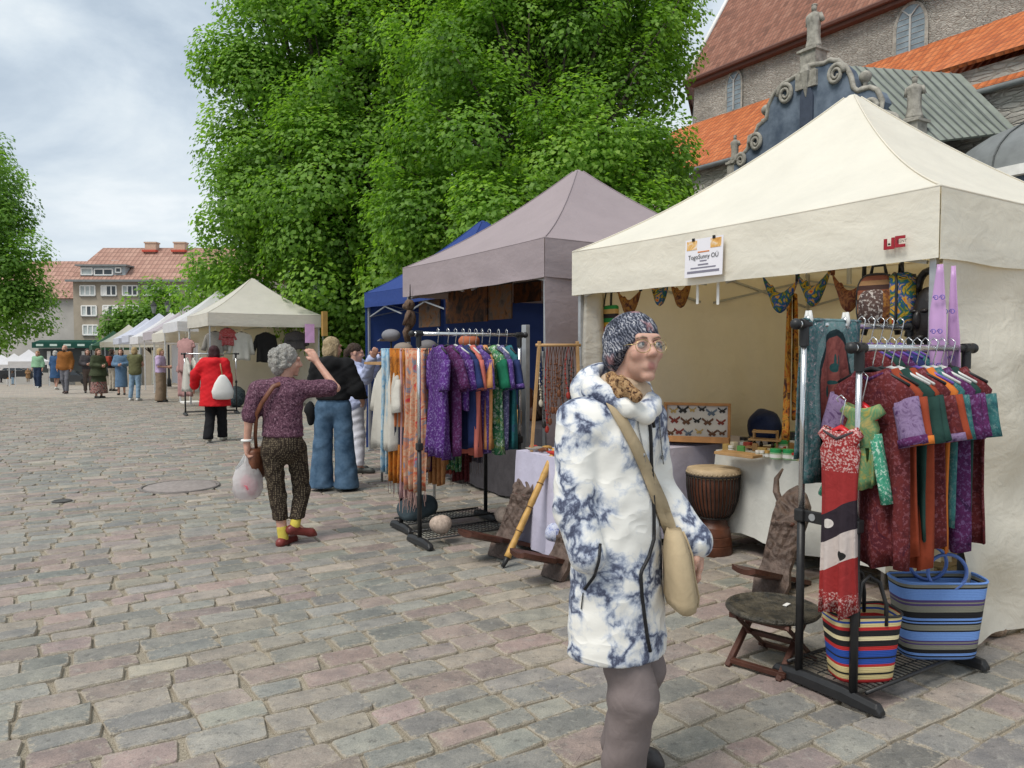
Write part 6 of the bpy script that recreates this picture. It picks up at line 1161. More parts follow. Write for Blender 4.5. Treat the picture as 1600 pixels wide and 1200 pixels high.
def hand_prims(wr_, d, pn, s, curl=.5, side=1):
    """palm and five fingers; d = direction of the hand, pn = palm normal"""
    wr_ = Vector(wr_); d = Vector(d).normalized(); pn = Vector(pn); pn = (pn-d*pn.dot(d)).normalized(); x = d.cross(pn)*side; P = [prim_c(wr_, wr_+d*.03*s, .024*s, .027*s), prim_e(wr_+d*.052*s, (.038*s,)*3), prim_c(wr_+d*.025*s+x*.012*s, wr_+d*.082*s+x*.024*s, .018*s, .013*s), prim_c(wr_+d*.025*s-x*.012*s, wr_+d*.08*s-x*.024*s, .018*s, .012*s)]
    P[1] = prim_e(wr_+d*.052*s, (.036*s, .022*s, .044*s), np.array(Matrix((x, pn, d)).transposed()))
    for i, (o, L) in enumerate(((.028, .068), (.0095, .076), (-.0095, .071), (-.027, .056))):
        b = wr_+d*.082*s+x*o*s; c1 = curl*.55; c2 = curl*1.3; d1 = (d*math.cos(c1)+pn*math.sin(c1)+x*o*3).normalized(); d2 = (d*math.cos(c2)+pn*math.sin(c2)).normalized(); m = b+d1*L*.52*s; P += [prim_c(b, m, .0098*s, .009*s), prim_c(m, m+d2*L*.5*s, .009*s, .0072*s)]
    b = wr_+d*.02*s+x*.022*s; d1 = (d*.72+x*.62+pn*.25).normalized(); m = b+d1*.04*s; P += [prim_c(b, m, .0135*s, .011*s), prim_c(m, m+(d*.93+x*.2+pn*.3).normalized()*.03*s, .0108*s, .008*s)]
    return P
BASEJ = dict(hipL=(.085, 0, .9), kneeL=(.092, -.012, .50), ankL=(.092, .02, .085), toeL=(.105, -.13, .03), shL=(.165, .012, 1.39), elL=(.215, .03, 1.12), wrL=(.225, -.05, .89), pel=(0, 0, .94), waist=(0, .0, 1.09), chest=(0, .0, 1.27), neck=(0, .012, 1.42), head=(0, -.015, 1.575))
for k_ in list(BASEJ):
    if k_.endswith('L'): x, y, z = BASEJ[k_]; BASEJ[k_[:-1]+'R'] = (-x, y, z)
LAST = {}
def person(label, loc, face, H=1.68, pose=None, vpose=None, res=.022, sk=SK1, top=None, bottom=None, hair=None, shoes=(.02, .02, .02), head=(0, 0), fat=1.0, hands=None, group='visitors of the market', face_detail=False, sock=None, bodyres=None):
    """face: heading in degrees, 0 looks at the camera, positive turns to the right of the picture. vpose joints are offsets in picture axes (right, away, up)."""
    s = H/1.7; rz = R_(face); t = thing('person', label, 'person', loc, rz, group); J = {k: Vector(v)*s for k, v in BASEJ.items()}
    for k, v in (pose or {}).items(): J[k] = Vector(v)*s
    inv = rotz(-rz)
    for k, v in (vpose or {}).items(): J[k] = inv @ Vector(v)
    yaw, pit = R_(head[0]), R_(head[1]); HM = Matrix.Rotation(yaw, 3, 'Z') @ Matrix.Rotation(pit, 3, 'X'); hp, hs = head_prims(s*1.0); hp = [xform(p, HM, np.array(J['head'])) for p in hp]; hs = [xform(p, HM, np.array(J['head'])) for p in hs]
    fl = (1, .72, 1); f = fat
    torso = lambda e: [prim_c(J['pel'], J['waist'], .150*s*f+e, .130*s*f+e, fl), prim_c(J['waist'], J['chest'], .130*s*f+e, .145*s*f+e, fl), prim_c(J['chest'].lerp(J['shL'], .75), J['chest'].lerp(J['shR'], .75), .075*s+e, .075*s+e)]
    arm = lambda sd, e, e2=None: [prim_c(J['sh'+sd], J['el'+sd], .050*s+e, .042*s+e), prim_c(J['el'+sd], J['wr'+sd], .040*s+e, .027*s+(e if e2 is None else e2))]
    legp = lambda sd, r: [prim_c(J['hip'+sd], J['knee'+sd], r[0], r[1]), prim_c(J['knee'+sd], J['ank'+sd], r[1], r[2])]
    body = hp + torso(-.02) + [prim_c(J['neck']-Vector((0, 0, .05*s)), J['head']+Vector((0, .015*s, -.04*s)), .055*s, .050*s)]
    for sd in 'LR':
        body += arm(sd, -.006, 0) + legp(sd, (.08*s, .054*s, .036*s)); hd = (hands or {}).get(sd, {}); d = hd.get('d', J['wr'+sd]-J['el'+sd]); d = Vector(d); d = inv @ d if 'd' in hd else d
        pn = inv @ Vector(hd['pn']) if 'pn' in hd else Vector((1 if sd == 'R' else -1, 0, 0))
        body += hand_prims(J['wr'+sd], d, pn, s, hd.get('curl', .5), hd.get('side', -1 if sd == 'L' else 1)); body.append(prim_c(J['ank'+sd], J['ank'+sd].lerp(J['toe'+sd], .5)-Vector((0, 0, .004)), .030*s, .016*s))
    sobj('body', body, sk, t, bodyres or res, k=.012, sub=hs if face_detail else ())
    if top:
        e = top.get('ease', .018); tp = torso(e*1.0)
        if 'len' in top:                                        # long garment: skirted below the waist
            z = top['len']; fl2 = top.get('flare', .05); tp.append(prim_c(J['waist'], (J['pel'].x, J['pel'].y, z), .145*s*f+e, .165*s*f+e+fl2, (1, .8, 1)))
        sf = top.get('sleeve', 1.0)
        for sd in 'LR':
            a_, b_, c_ = J['sh'+sd], J['el'+sd], J['wr'+sd]; ae = top.get('arm', e*1.1)
            if sf <= .5: tp.append(prim_c(a_, a_.lerp(b_, sf*2), .055*s+ae, .052*s+ae))
            else: tp += [prim_c(a_, b_, .053*s+ae, .047*s+ae), prim_c(b_, b_.lerp(c_, (sf-.5)*2), .045*s+ae, .036*s+ae)]
        if top.get('hood'): h = J['neck']; tp += [prim_e(h+Vector((0, .085*s, -.01*s)), (.13*s, .075*s, .085*s)), prim_c(h+Vector((-.08*s, -.02*s, .0)), h+Vector((-.03*s, -.075*s, -.06*s)), .032*s, .026*s), prim_c(h+Vector((.08*s, -.02*s, .0)), h+Vector((.03*s, -.075*s, -.06*s)), .032*s, .026*s)]
        tp += [prim_c(J['neck']-Vector((0, 0, .09*s)), J['neck']-Vector((0, 0, .015*s)), .075*s+e, .062*s+e*.4)]
        hem = top.get('hem', J['pel'].z-.02); cuts = [(0, 0, -1, -hem)]
        kt = top.get('k', .045); LAST['top'] = (tp, kt, (top.get('wr', .006), top.get('wf', 26), 1.7), hem)
        sobj(top.get('name', 'top'), tp, top['mat'], t, res, k=kt, cuts=cuts, wrinkle=(top.get('wr', .006), top.get('wf', 26), 1.7), sub=[prim_c(J['neck']-Vector((0, 0, .03)), J['neck']+Vector((0, -.03, .12)), .058*s, .075*s)])
    if bottom:
        hem = bottom.get('hem', .09)
        if bottom.get('skirt'):
            r = bottom['skirt']; bp = [prim_c(J['waist'], J['pel'], .132*s*f+.012, .165*s*f+.012, (1, .8, 1)), prim_c(J['pel'], (J['pel'].x, J['pel'].y, hem), .165*s*f, r, (1, .85, 1))]
        else:
            r = bottom.get('r', (.092, .072, .062)); bp = [prim_c(J['waist']-Vector((0, 0, .04)), J['pel'], .128*s*f+.010, .152*s*f+.010, fl)]
            for sd in 'LR': bp += [prim_c(J['hip'+sd], J['knee'+sd], r[0]*f*s, r[1]*s), prim_c(J['knee'+sd], J['ank'+sd]+Vector((0, 0, -.03)), r[1]*s, r[2]*s)]
        zt = bottom.get('top', J['waist'].z+.0); cuts = [(0, 0, 1, zt)]; cuts += [(0, 0, -1, -hem)] if hem is not None and not bottom.get('nohem') else []
        sobj(bottom.get('name', 'skirt' if bottom.get('skirt') else 'trousers'), bp, bottom['mat'], t, res, k=.03, cuts=cuts, wrinkle=(bottom.get('wr', .006), bottom.get('wf', 22), 4.1))
    if hair:
        hh = J['head']; hx = lambda v: Vector(np.array(HM @ Vector(v)*s)) + hh; hr = []
        st = hair.get('style', 'short'); m_ = hair['mat']; HR = np.array(HM)
        hr.append(prim_e(hx((0, .028, .052)), np.array((.084, .096, .080))*s, HR))
        if st in ('bob', 'long'): hr += [prim_c(hx((.062, .03, .03)), hx((.072, .03, -.085)), .034*s, .026*s), prim_c(hx((-.062, .03, .03)), hx((-.072, .03, -.085)), .034*s, .026*s), prim_e(hx((0, .075, -.03)), np.array((.082, .045, .09))*s, HR)]
        if st == 'long': hr += [prim_c(hx((0, .09, -.08)), hx((0, .115, -.26)), .06*s, .045*s, (1.2, .7, 1))]
        if st == 'curly':
            rng = np.random.default_rng(5); hr = [prim_e(hx((0, .03, .04)), np.array((.098, .106, .098))*s, HR), prim_e(hx((0, .075, -.03)), np.array((.09, .066, .092))*s, HR)]
            for _ in range(120):
                u = rng.normal(size=3); u /= np.linalg.norm(u)
                if u[1] < -.45 or (u[2] < -.65): continue
                hr.append(prim_e(hx((u[0]*.104, .04+u[1]*.108, .02+u[2]*.108)), np.full(3, rng.uniform(.012, .026)*s)))
        if st == 'tied': hr += [prim_e(hx((0, .10, .0)), np.array((.045, .05, .05))*s, HR), prim_c(hx((0, .13, .0)), hx((0, .12, -.2)), .03*s, .02*s)]
        fc = HM @ Vector((0, -1, .35)); fcn = np.array(fc.normalized()); cut = [prim_e(hx((0, -.095, -.045)), np.array((.066, .085, .105))*s, HR)]
        sobj('hair', hr, m_, t, hair.get('res', res*.7), k=.012 if st == 'curly' else .02, sub=cut, wrinkle=(.0035, 90, 2))
    if shoes:
        sm = shoes if isinstance(shoes, bpy.types.Material) else mat('shoe_%02d%02d%02d' % tuple(int(c*99) for c in shoes), shoes, .45, .15, 20, .1)
        for sd in 'LR':
            a_, b_ = J['ank'+sd], J['toe'+sd]; heel = a_ + (a_-b_)*.28; heel.z = a_.z-.045*s; dirv = (b_-a_); 
            sobj('shoe', [prim_c(heel, b_+Vector((0, 0, .008)), .037*s, .034*s), prim_c(a_-Vector((0, 0, .02*s)), heel, .04*s, .036*s), prim_c(b_+(b_-a_)*.18, b_, .028*s, .036*s)], sm, t, min(res, .014), k=.02, cuts=[(0, 0, -1, -(min(heel.z, b_.z)-.028))])
            if sock: sobj('sock', [prim_c(a_-Vector((0, 0, .01)), a_.lerp(J['knee'+sd], .22), .043*s, .044*s)], sock, t, min(res, .014))
    return t, J, HM
def walk(st=.16, lift=.0, lead='L'):                        # stride: lead leg forward (-y), trailing leg back with the heel up
    o = 'R' if lead == 'L' else 'L'; sx = 1 if lead == 'L' else -1
    return {'knee'+lead: (sx*.085, -st*.75, .51), 'ank'+lead: (sx*.085, -st, .085), 'toe'+lead: (sx*.1, -st-.15, .035), 'knee'+o: (-sx*.085, -.02, .50), 'ank'+o: (-sx*.085, st+.02, .13), 'toe'+o: (-sx*.09, st-.10, .035)}
DEN = fabric('blue_denim', (.045, .095, .165), .25, .85, col2=(.10, .17, .26), weave=900)

def extras():
    G = lambda px, py: gp(px, py)
    # 2  woman in a purple patterned top, walking away, hand to her brow
    pm, nt = newmat('purple_leopard_print'); v = ocoord(nt); n = noise_t(nt, v, 75, 3, .6, 1.0); finish(nt, ramp(nt, n, [(.40, (.035, .014, .026)), (.48, (.105, .045, .07)), (.58, (.14, .065, .095)), (.66, (.27, .17, .21))]), .85, 0, .2, noise_t(nt, v, 14, 3, .5, 1), .35, .012)
    tw, nt = newmat('tweed_print'); v = ocoord(nt); br = nd(nt, 'ShaderNodeTexVoronoi', {'Vector': v, 'Scale': 70, 'Randomness': .35}); finish(nt, ramp(nt, br.outputs['Distance'], [(.22, (.17, .135, .09)), (.34, (.10, .08, .055)), (.46, (.026, .018, .013))]), .85, 0, .2, noise_t(nt, v, 12, 3, .5, 1), .35, .012)
    p = G(447, 850); s = 6.3/1200
    o = lambda px, py, dy=0.0: Vector(((px-443)*s, dy, 1.56+(549-py)*s))
    t, J, HM = person('grey-haired woman in a purple patterned top shading her eyes', (p.x, p.y, 0), 160, 1.66, vpose=dict(elR=o(518, 606, .10), wrR=o(484, 566, .20), shR=o(470, 607, .02), shL=o(404, 607, -.02), elL=o(392, 655, -.06), wrL=o(388, 690, -.05), head=o(447, 565, .05), neck=o(444, 594, .02), chest=o(440, 620), waist=o(440, 655), pel=o(440, 688), hipL=o(424, 700, -.02), hipR=o(458, 700, .04), kneeL=o(431, 772, 0), ankL=o(440, 834, -.02), toeL=o(449, 843, .10), kneeR=o(462, 768, .12), ankR=o(457, 815, .0), toeR=o(478, 833, .08)),
        res=.013, bodyres=.008, sk=SK1, top=dict(mat=pm, sleeve=.40, hem=.875, ease=.020, wr=.004, arm=.020, k=.026), bottom=dict(mat=tw, r=(.088, .068, .056), hem=.20, wr=.004), hair=dict(mat=curly_mat('grey_curls', (.60, .57, .51), (.84, .82, .77)), style='curly', res=.008), shoes=mat('oxblood_leather', (.16, .03, .025), .35, .2, 15), head=(-48, 4), fat=1.02, sock=fabric('yellow_sock', (.55, .45, .08)), hands=dict(R=dict(d=(-.35, .1, .6), pn=(-.6, .6, -.2), curl=.5), L=dict(d=(.05, .05, -1), pn=(1, 0, 0), curl=1.4)))
    wm = rotz(R_(160)); wl = wm @ J['wrL'] + p
    # her plastic bag, bracelet and the brown shoulder bag
    bt = thing('plastic_bag', 'thin white plastic bag with pink wares in the purple-clad woman\'s hand', 'bag', (wl.x, wl.y, wl.z-.08), R_(20)); film = mat('white_film', (.80, .80, .80), .3, .05, 8, .5, 14, .03, trans=.45, alpha=.62)
    m = MB(); n = 22; R = []
    for z, rx, ry in ((.0, .014, .012), (-.07, .028, .02), (-.12, .085, .05), (-.19, .112, .065), (-.28, .115, .07), (-.345, .095, .06), (-.365, .05, .03)): R.append([(rx*math.cos(q)*(1+.08*math.sin(5*q+z*20)), ry*math.sin(q)*(1+.1*math.cos(4*q+z*30)), z) for q in [2*PI*j/n for j in range(n)]])
    m.loft(R); obj('film', m, film, bt, True)
    for sd in (-1, 1): m = MB(); m.tube([(sd*.07, 0, -.12), (sd*.02, 0, -.02), (0, 0, .04)], [.03, .012, .006], 8, flat=.4); obj('handle', m, film, bt, True)
    sack('pink bundle inside the white plastic bag', Vector((wl.x+.01, wl.y, wl.z-.42)), (.075, .05, .09), fabric('pink_goods', (.62, .16, .20), .15), 4, 'pink_bundle')
    m = MB(); q0 = J['wrL']+Vector((0, 0, .03)); m.tube([q0+Vector((.036*math.cos(q), .036*math.sin(q), 0)) for q in [2*PI*j/16 for j in range(17)]], .011, 6); obj('wristband', m, WHITEP, t, True)
    lea = mat('brown_leather', (.14, .05, .025), .45, .25, 18, .25); bg = thing('shoulder_bag', 'brown leather shoulder bag on the purple-clad woman\'s hip', 'bag', (p.x, p.y, 0), R_(160)); pts = [J['shR']+Vector((.05, .03, .085)), J['chest']+Vector((-.03, .15, .10)), J['chest']+Vector((.06, .175, -.03)), J['waist']+Vector((.13, .155, .06)), J['pel']+Vector((.19, .10, .05)), J['pel']+Vector((.205, .07, -.05))]
    m = MB(); m.tube(pts, .020, 6, flat=.35); obj('strap', m, lea, bg, True); m = MB(); c = J['pel']+Vector((.215, .03, -.16)); m.loft([[(c.x+x*.05*k, c.y+y*.12*k, c.z+z) for x, y in ((-1, -.8), (-.6, -1), (.6, -1), (1, -.8), (1, .8), (.6, 1), (-.6, 1), (-1, .8))] for z, k in ((-.13, .85), (-.11, 1), (.08, .98), (.11, .8))]); obj('pouch', m, lea, bg, True)
    # 3  blonde woman in black hoodie and wide jeans
    p = G(522, 766); s = p.y/1200; bk = fabric('black_hoodie', (.012, .012, .013), .3, .95)
    t, J, HM = person('blonde woman in a black hoodie and wide blue jeans, seen from behind', (p.x, p.y, 0), 172, 1.72, pose=dict(hipL=(.1, 0, .93), kneeL=(.125, .0, .50), ankL=(.14, .02, .085), toeL=(.17, -.13, .03), hipR=(-.1, 0, .93), kneeR=(-.12, -.01, .50), ankR=(-.15, .0, .085), toeR=(-.2, -.13, .03), elL=(.24, -.02, 1.12), wrL=(.12, -.22, 1.06), elR=(-.27, -.01, 1.13), wrR=(-.26, -.2, 1.0)), res=.014, bodyres=.010, top=dict(mat=bk, sleeve=.98, hem=1.02, ease=.032, hood=True, wr=.005, name='hoodie'), bottom=dict(mat=DEN, r=(.104, .105, .135), hem=.035, top=1.07, wr=.004, wf=14), hair=dict(mat=hair_mat('blonde_hair', (.46, .34, .19), (.70, .58, .40)), style='bob', res=.009), shoes=(.03, .03, .03), head=(-28, 2), hands=dict(R=dict(curl=.8)))
    lp = rotz(R_(172)) @ Vector((.26, .02, .95)) + p; sack('small black bag hanging beside the blonde woman', Vector((lp.x, lp.y, .74)), (.075, .07, .13), bk, 11, 'black_bag')
    # 4  woman in lavender reaching to the rack
    p = G(556, 738); lav = fabric('lavender_shirt', (.40, .44, .62), .1); wt = fabric('white_jeans', (.60, .60, .66), .07)
    s = p.y/1200; o = lambda px, py, dy=0.0: Vector(((px-556)*s, dy, 1.56+(549-py)*s))
    person('dark-haired woman in lavender shirt and white jeans reaching to the scarf rack', (p.x, p.y, 0), 100, 1.66, vpose=dict(shR=o(548, 570, -.10), shL=o(560, 570, .16), elR=o(578, 590, -.22), wrR=o(594, 558, -.45), elL=o(585, 582, .10), wrL=o(602, 556, -.2)), pose=dict(kneeR=(-.085, -.05, .5), ankR=(-.09, -.05, .085), toeR=(-.1, -.2, .03)), res=.015, bodyres=.011, top=dict(mat=lav, sleeve=.95, hem=.80, ease=.028, wr=.008), bottom=dict(mat=wt, r=(.098, .078, .06), hem=.10), hair=dict(mat=hair_mat('dark_brown_hair', (.05, .028, .018), (.13, .08, .05)), style='tied', res=.01), shoes=(.07, .075, .07), head=(0, 8), fat=1.08, hands=dict(R=dict(curl=.4), L=dict(curl=.4)))
    # 5  red jacket
    p = G(337, 690); red = fabric('red_jacket', (.55, .012, .018), .12, .7); s = p.y/1200; o = lambda px, py, dy=0.0: Vector(((px-332)*s, dy, 1.56+(549-py)*s))
    t, J, HM = person('woman in a bright red hooded jacket walking away with a white bag', (p.x, p.y, 0), 188, 1.66, pose=walk(.15, lead='R'), vpose=dict(elL=o(303, 585, .0), wrL=o(296, 605, .1)), res=.017, top=dict(mat=red, sleeve=.93, hem=.62, len=.60, flare=.03, ease=.04, hood=True, wr=.005, name='jacket'), bottom=dict(mat=fabric('black_trousers', (.012, .012, .014), .2), r=(.10, .085, .085), hem=.06), hair=dict(mat=hair_mat('burgundy_hair', (.05, .012, .016), (.12, .035, .04)), style='bob'), shoes=(.5, .48, .40), fat=1.12)
    q = rotz(R_(188)) @ Vector((-.17, .17, .96)) + p; b = thing('white_tote', 'white cloth bag with light brown strap on the red-jacketed woman\'s shoulder', 'bag', q, R_(200)); wb = fabric('white_bag_cloth', (.66, .65, .62), .05)
    m = MB(); m.loft([[(w*math.cos(a), .07*k*math.sin(a), z) for a in [2*PI*j/16 for j in range(16)]] for z, w, k in ((-.22, .10, .5), (-.20, .16, .9), (-.08, .18, 1.05), (.06, .13, .9), (.16, .07, .6), (.20, .03, .4))]); obj('pouch', m, wb, b, True); m = MB(); m.tube([(.0, 0, .16), (.03, -.03, .36), (.03, -.12, .48)], .014, 6, flat=.5); obj('strap', m, mat('tan_strap', (.45, .26, .14), .6), b, True)
    # further visitors, 20 to 45 m away
    def far(label, px, py, face, H, topc, botc, hairc, style='bob', skirt=None, tlen=None, sleeve=1.0, shoes=(.03, .03, .03), pose=None, fat=1.08, flare=.04, hem=None, r=None, botmat=None, topmat=None, ease=.025, head=(0, 0), hands=None, bhem=None):
        p = G(px, py); g = p.z; tm = topmat or fabric('cloth_%d' % px, topc, .15); bm = botmat or fabric('cloth_b%d' % px, botc, .15)
        tp = dict(mat=tm, sleeve=sleeve, ease=ease, wr=.008); 
        if tlen: tp.update(len=tlen, hem=tlen+.02, flare=flare)
        elif hem: tp['hem'] = hem
        bt = dict(mat=bm, hem=bhem if bhem is not None else .08)
        if skirt: bt.update(skirt=skirt[0], hem=skirt[1])
        if r: bt['r'] = r
        hr = dict(mat=hair_mat('hair_%d' % px, hairc, tuple(min(1, c*2) for c in hairc)), style=style) if hairc else None
        return person(label, (p.x, p.y, g), face, H, pose=pose, res=.026, bodyres=.018, top=tp, bottom=bt, hair=hr, shoes=shoes, fat=fat, head=head)
    bent = dict(elR=(-.24, -.02, 1.13), wrR=(-.08, -.24, 1.10), elL=(.24, -.02, 1.13), wrL=(.07, -.25, 1.12))
    far('woman in a lilac top and wide beige trousers at the dress rack', 252, 628, 95, 1.66, (.45, .34, .50), (.22, .16, .11), (.45, .32, .16), sleeve=.35, pose=bent, r=(.11, .12, .14), bhem=.04, fat=1.15)
    far('person in an olive vest and light jeans with white shoes, seen from behind', 212, 626, 175, 1.70, (.115, .115, .055), (.22, .32, .42), (.42, .30, .15), shoes=(.6, .6, .58), sleeve=.15, pose=dict(kneeL=(.13, -.01, .5), ankL=(.16, .02, .085), toeL=(.18, -.13, .03), elR=(-.2, -.12, 1.13), wrR=(-.05, -.26, 1.1), elL=(.2, -.12, 1.13), wrL=(.05, -.26, 1.1)), hem=.80)
    far('dark-haired woman in a denim jacket and long denim skirt', 190, 617, 20, 1.66, (.11, .18, .27), (.10, .17, .27), (.09, .045, .025), 'long', skirt=(.2, .28), pose=bent)
    sk_, nt = newmat('folk_skirt'); v = ocoord(nt); z = sepz(nt, v)[2]; pat = ramp(nt, noise_t(nt, v, 22, 2, .6), [(.42, (.06, .03, .03)), (.5, (.35, .28, .24)), (.58, (.22, .05, .05))]); c = mixc(nt, mth(nt, 'LESS_THAN', z, .55), (.045, .055, .03), pat); finish(nt, c, .9, 0, .2, noise_t(nt, v, 12), .4, .015)
    far('woman in a dark green cardigan and long patterned folk skirt', 155, 622, 60, 1.66, (.05, .06, .032), None, (.11, .055, .025), 'long', skirt=(.27, .16), botmat=sk_, tlen=.72, flare=.08, pose=bent, fat=1.2)
    far('woman in a dark grey top and brown trousers beside the folk skirt', 138, 614, 35, 1.66, (.06, .055, .06), (.10, .075, .065), (.08, .05, .035), 'bob', pose=bent)
    far('person in a black jacket and pale trousers at the far racks', 176, 611, 150, 1.68, (.02, .02, .022), (.38, .34, .28), (.05, .03, .02), 'long', pose=bent)
    m_red = thing('red_backpack', 'small rust red backpack worn by the person in black', 'backpack', G(178, 611), R_(150)); m = MB(); m.box((0, .2, 1.2), (.28, .14, .36)); obj('body', m, fabric('rust_pack', (.28, .05, .03)), m_red, bevel=.04); m = MB(); m.box((0, .28, 1.13), (.2, .05, .18)); obj('front_pocket', m, MATS['rust_pack'], m_red, bevel=.02)
    tb, Jb, Hb = far('bald bearded man in a rust brown jacket and grey trousers walking this way', 103, 615, 5, 1.80, (.24, .095, .025), (.14, .14, .16), None, pose=walk(.12), hem=.86, ease=.03, fat=1.15, shoes=(.05, .03, .025))
    sobj('beard', [prim_e(Vector(Jb['head'])+Vector((0, -.062, -.085)), (.058, .045, .05)), prim_e(Vector(Jb['head'])+Vector((0, -.09, -.055)), (.035, .015, .012))], hair_mat('beard_hair', (.10, .05, .025), (.2, .11, .06)), tb, .014, k=.02)
    far('light-haired woman in a knee-length blue dress, walking away', 88, 609, 170, 1.62, (.035, .08, .17), (.035, .08, .17), (.5, .48, .45), 'bob', skirt=(.24, .48), pose=walk(.08), shoes=(.55, .55, .52), fat=1.15)
    far('fair-haired woman in a mint green top and navy trousers', 60, 606, 5, 1.66, (.24, .42, .27), (.018, .03, .06), (.30, .16, .07), 'long', pose=walk(.1), r=(.1, .1, .11), bhem=.05, shoes=(.6, .6, .58), hem=.92)
    far('woman in a camel coat left of the mint green top', 44, 597, 30, 1.64, (.25, .145, .07), (.3, .22, .15), (.22, .10, .04), 'long', tlen=.45, pose=bent)
    far('woman in an orange yellow top and white trousers at the far left', 13, 603, 40, 1.66, (.62, .28, .03), (.62, .60, .58), (.06, .04, .03), 'bob', pose=bent, fat=1.2)
    far('person in a dark coat at the far left edge', 2, 598, 150, 1.68, (.03, .03, .035), (.03, .03, .035), (.06, .04, .03), 'bob', tlen=.5)
    far('man in navy clothes right behind the dark parked car', 131, 603, 120, 1.78, (.02, .03, .06), (.03, .035, .05), (.06, .04, .03), 'short')
    far('woman in light blue jeans standing behind the woman in yellow', 20, 601, 170, 1.66, (.05, .05, .055), (.25, .34, .42), (.12, .06, .03), 'long')
extras()

# ------------------------------------------------------------------ parked cars
def car(label, px, py, rz, col, suv=True):
    p = gp(px, py); t = thing('parked_car', label, 'car', (p.x, p.y, p.z), rz, 'cars parked beyond the market'); pm = mat('car_paint_%d' % px, col, .25, .05, 3, 0, spec=.6); gl = mat('car_glass', (.02, .025, .03), .08, .1, 3, 0, spec=.7); L, w, h = 4.5, 1.82, 1.62 if suv else 1.46
    prof = [(-2.25, .42), (-2.22, .72), (-2.1, .86), (-1.2, 1.0), (-.75, 1.05), (.9, 1.08), (1.95, 1.08), (2.2, .95), (2.25, .45), (1.9, .28), (-1.9, .28)]
    roof = [(-1.15, 1.0), (-.35, h-.06), (.1, h), (1.2, h-.02), (1.75, h-.12), (2.1, 1.06)]
    m = MB(); n = len(prof); m.loft([[(x, y*w/2*k, z) for x, z in prof] for y, k in ((-1, .94), (-.94, 1), (.94, 1), (1, .94))], cap=False)
    m.add([(x, -w/2*.94, z) for x, z in prof], [tuple(range(n))]); m.add([(x, w/2*.94, z) for x, z in prof], [tuple(range(n))[::-1]]); obj('body', m, pm, t, bevel=.04)
    n = len(roof); m = MB(); m.loft([[(x, y*w/2*(.93 if z < 1.2 else .76), z) for x, z in roof] for y in (-1, 1)], cap=False); m.add([(x, -w/2*(.93 if z < 1.2 else .76), z) for x, z in roof], [tuple(range(n))]); m.add([(x, w/2*(.93 if z < 1.2 else .76), z) for x, z in roof], [tuple(range(n))[::-1]]); obj('roof', m, pm, t, bevel=.03)
    for sd in (-1, 1):
        for x0, x1 in ((-.85, .15), (.22, 1.05), (1.12, 1.7)):
            a = lambda x, z: (x, sd*(w/2*(.93-.17*(z-1.0)/(h-1.0))+.012), z); m = MB(); z0, z1 = 1.1, h-.13; m.add([a(x0, z0), a(x1, z0), a(min(x1, 1.5), z1), a(max(x0+.0, -.28), z1)], [(0, 1, 2, 3)]); obj('side_window', m, gl, t, solid=.01)
        m = MB(); m.box((-2.17, sd*.66, .76), (.12, .36, .14)); obj('headlight', m, mat('headlight', (.6, .62, .62), .15), t, bevel=.02); m = MB(); m.box((2.2, sd*.74, .86), (.1, .2, .24)); obj('tail_light', m, mat('tail_light', (.35, .02, .02), .25), t, bevel=.02)
        for x in (-1.4, 1.4):
            wh = bpy.data.objects.new('wheel', None); COL.objects.link(wh); wh.parent = t; wh.location = (x, sd*(w/2-.1), .33); wh.rotation_euler = (PI/2, 0, 0)
            m = MB(); m.lathe([(.22, -.1), (.31, -.1), (.33, -.06), (.33, .06), (.31, .1), (.22, .1)], 24); obj('tyre', m, mat('tyre_rubber', (.02, .02, .02), .8), wh, autosmooth=40); m = MB(); m.lathe([(.22, -.09), (.21, .0), (.05, -.03), (.05, .03), (.21, .05), (.22, .09)], 20); obj('rim', m, ALU, wh, autosmooth=40)
    m = MB(); m.add([(-1.1, -.76, 1.05), (-1.1, .76, 1.05), (-.42, .62, h-.1), (-.42, -.62, h-.1)], [(0, 1, 2, 3)]); m.v = [(x-.03, y, z+.03) for x, y, z in m.v]; obj('windscreen', m, gl, t, solid=.01)
car('dark grey parked car behind the man in the rust jacket', 112, 600, R_(200), (.03, .032, .035)); car('black parked car at the far left behind the crowd', 32, 592, R_(190), (.015, .016, .018), False)
car('white parked car behind the shrubs, right of the bus stop sign', 545, 596, R_(190), (.6, .6, .6), False)
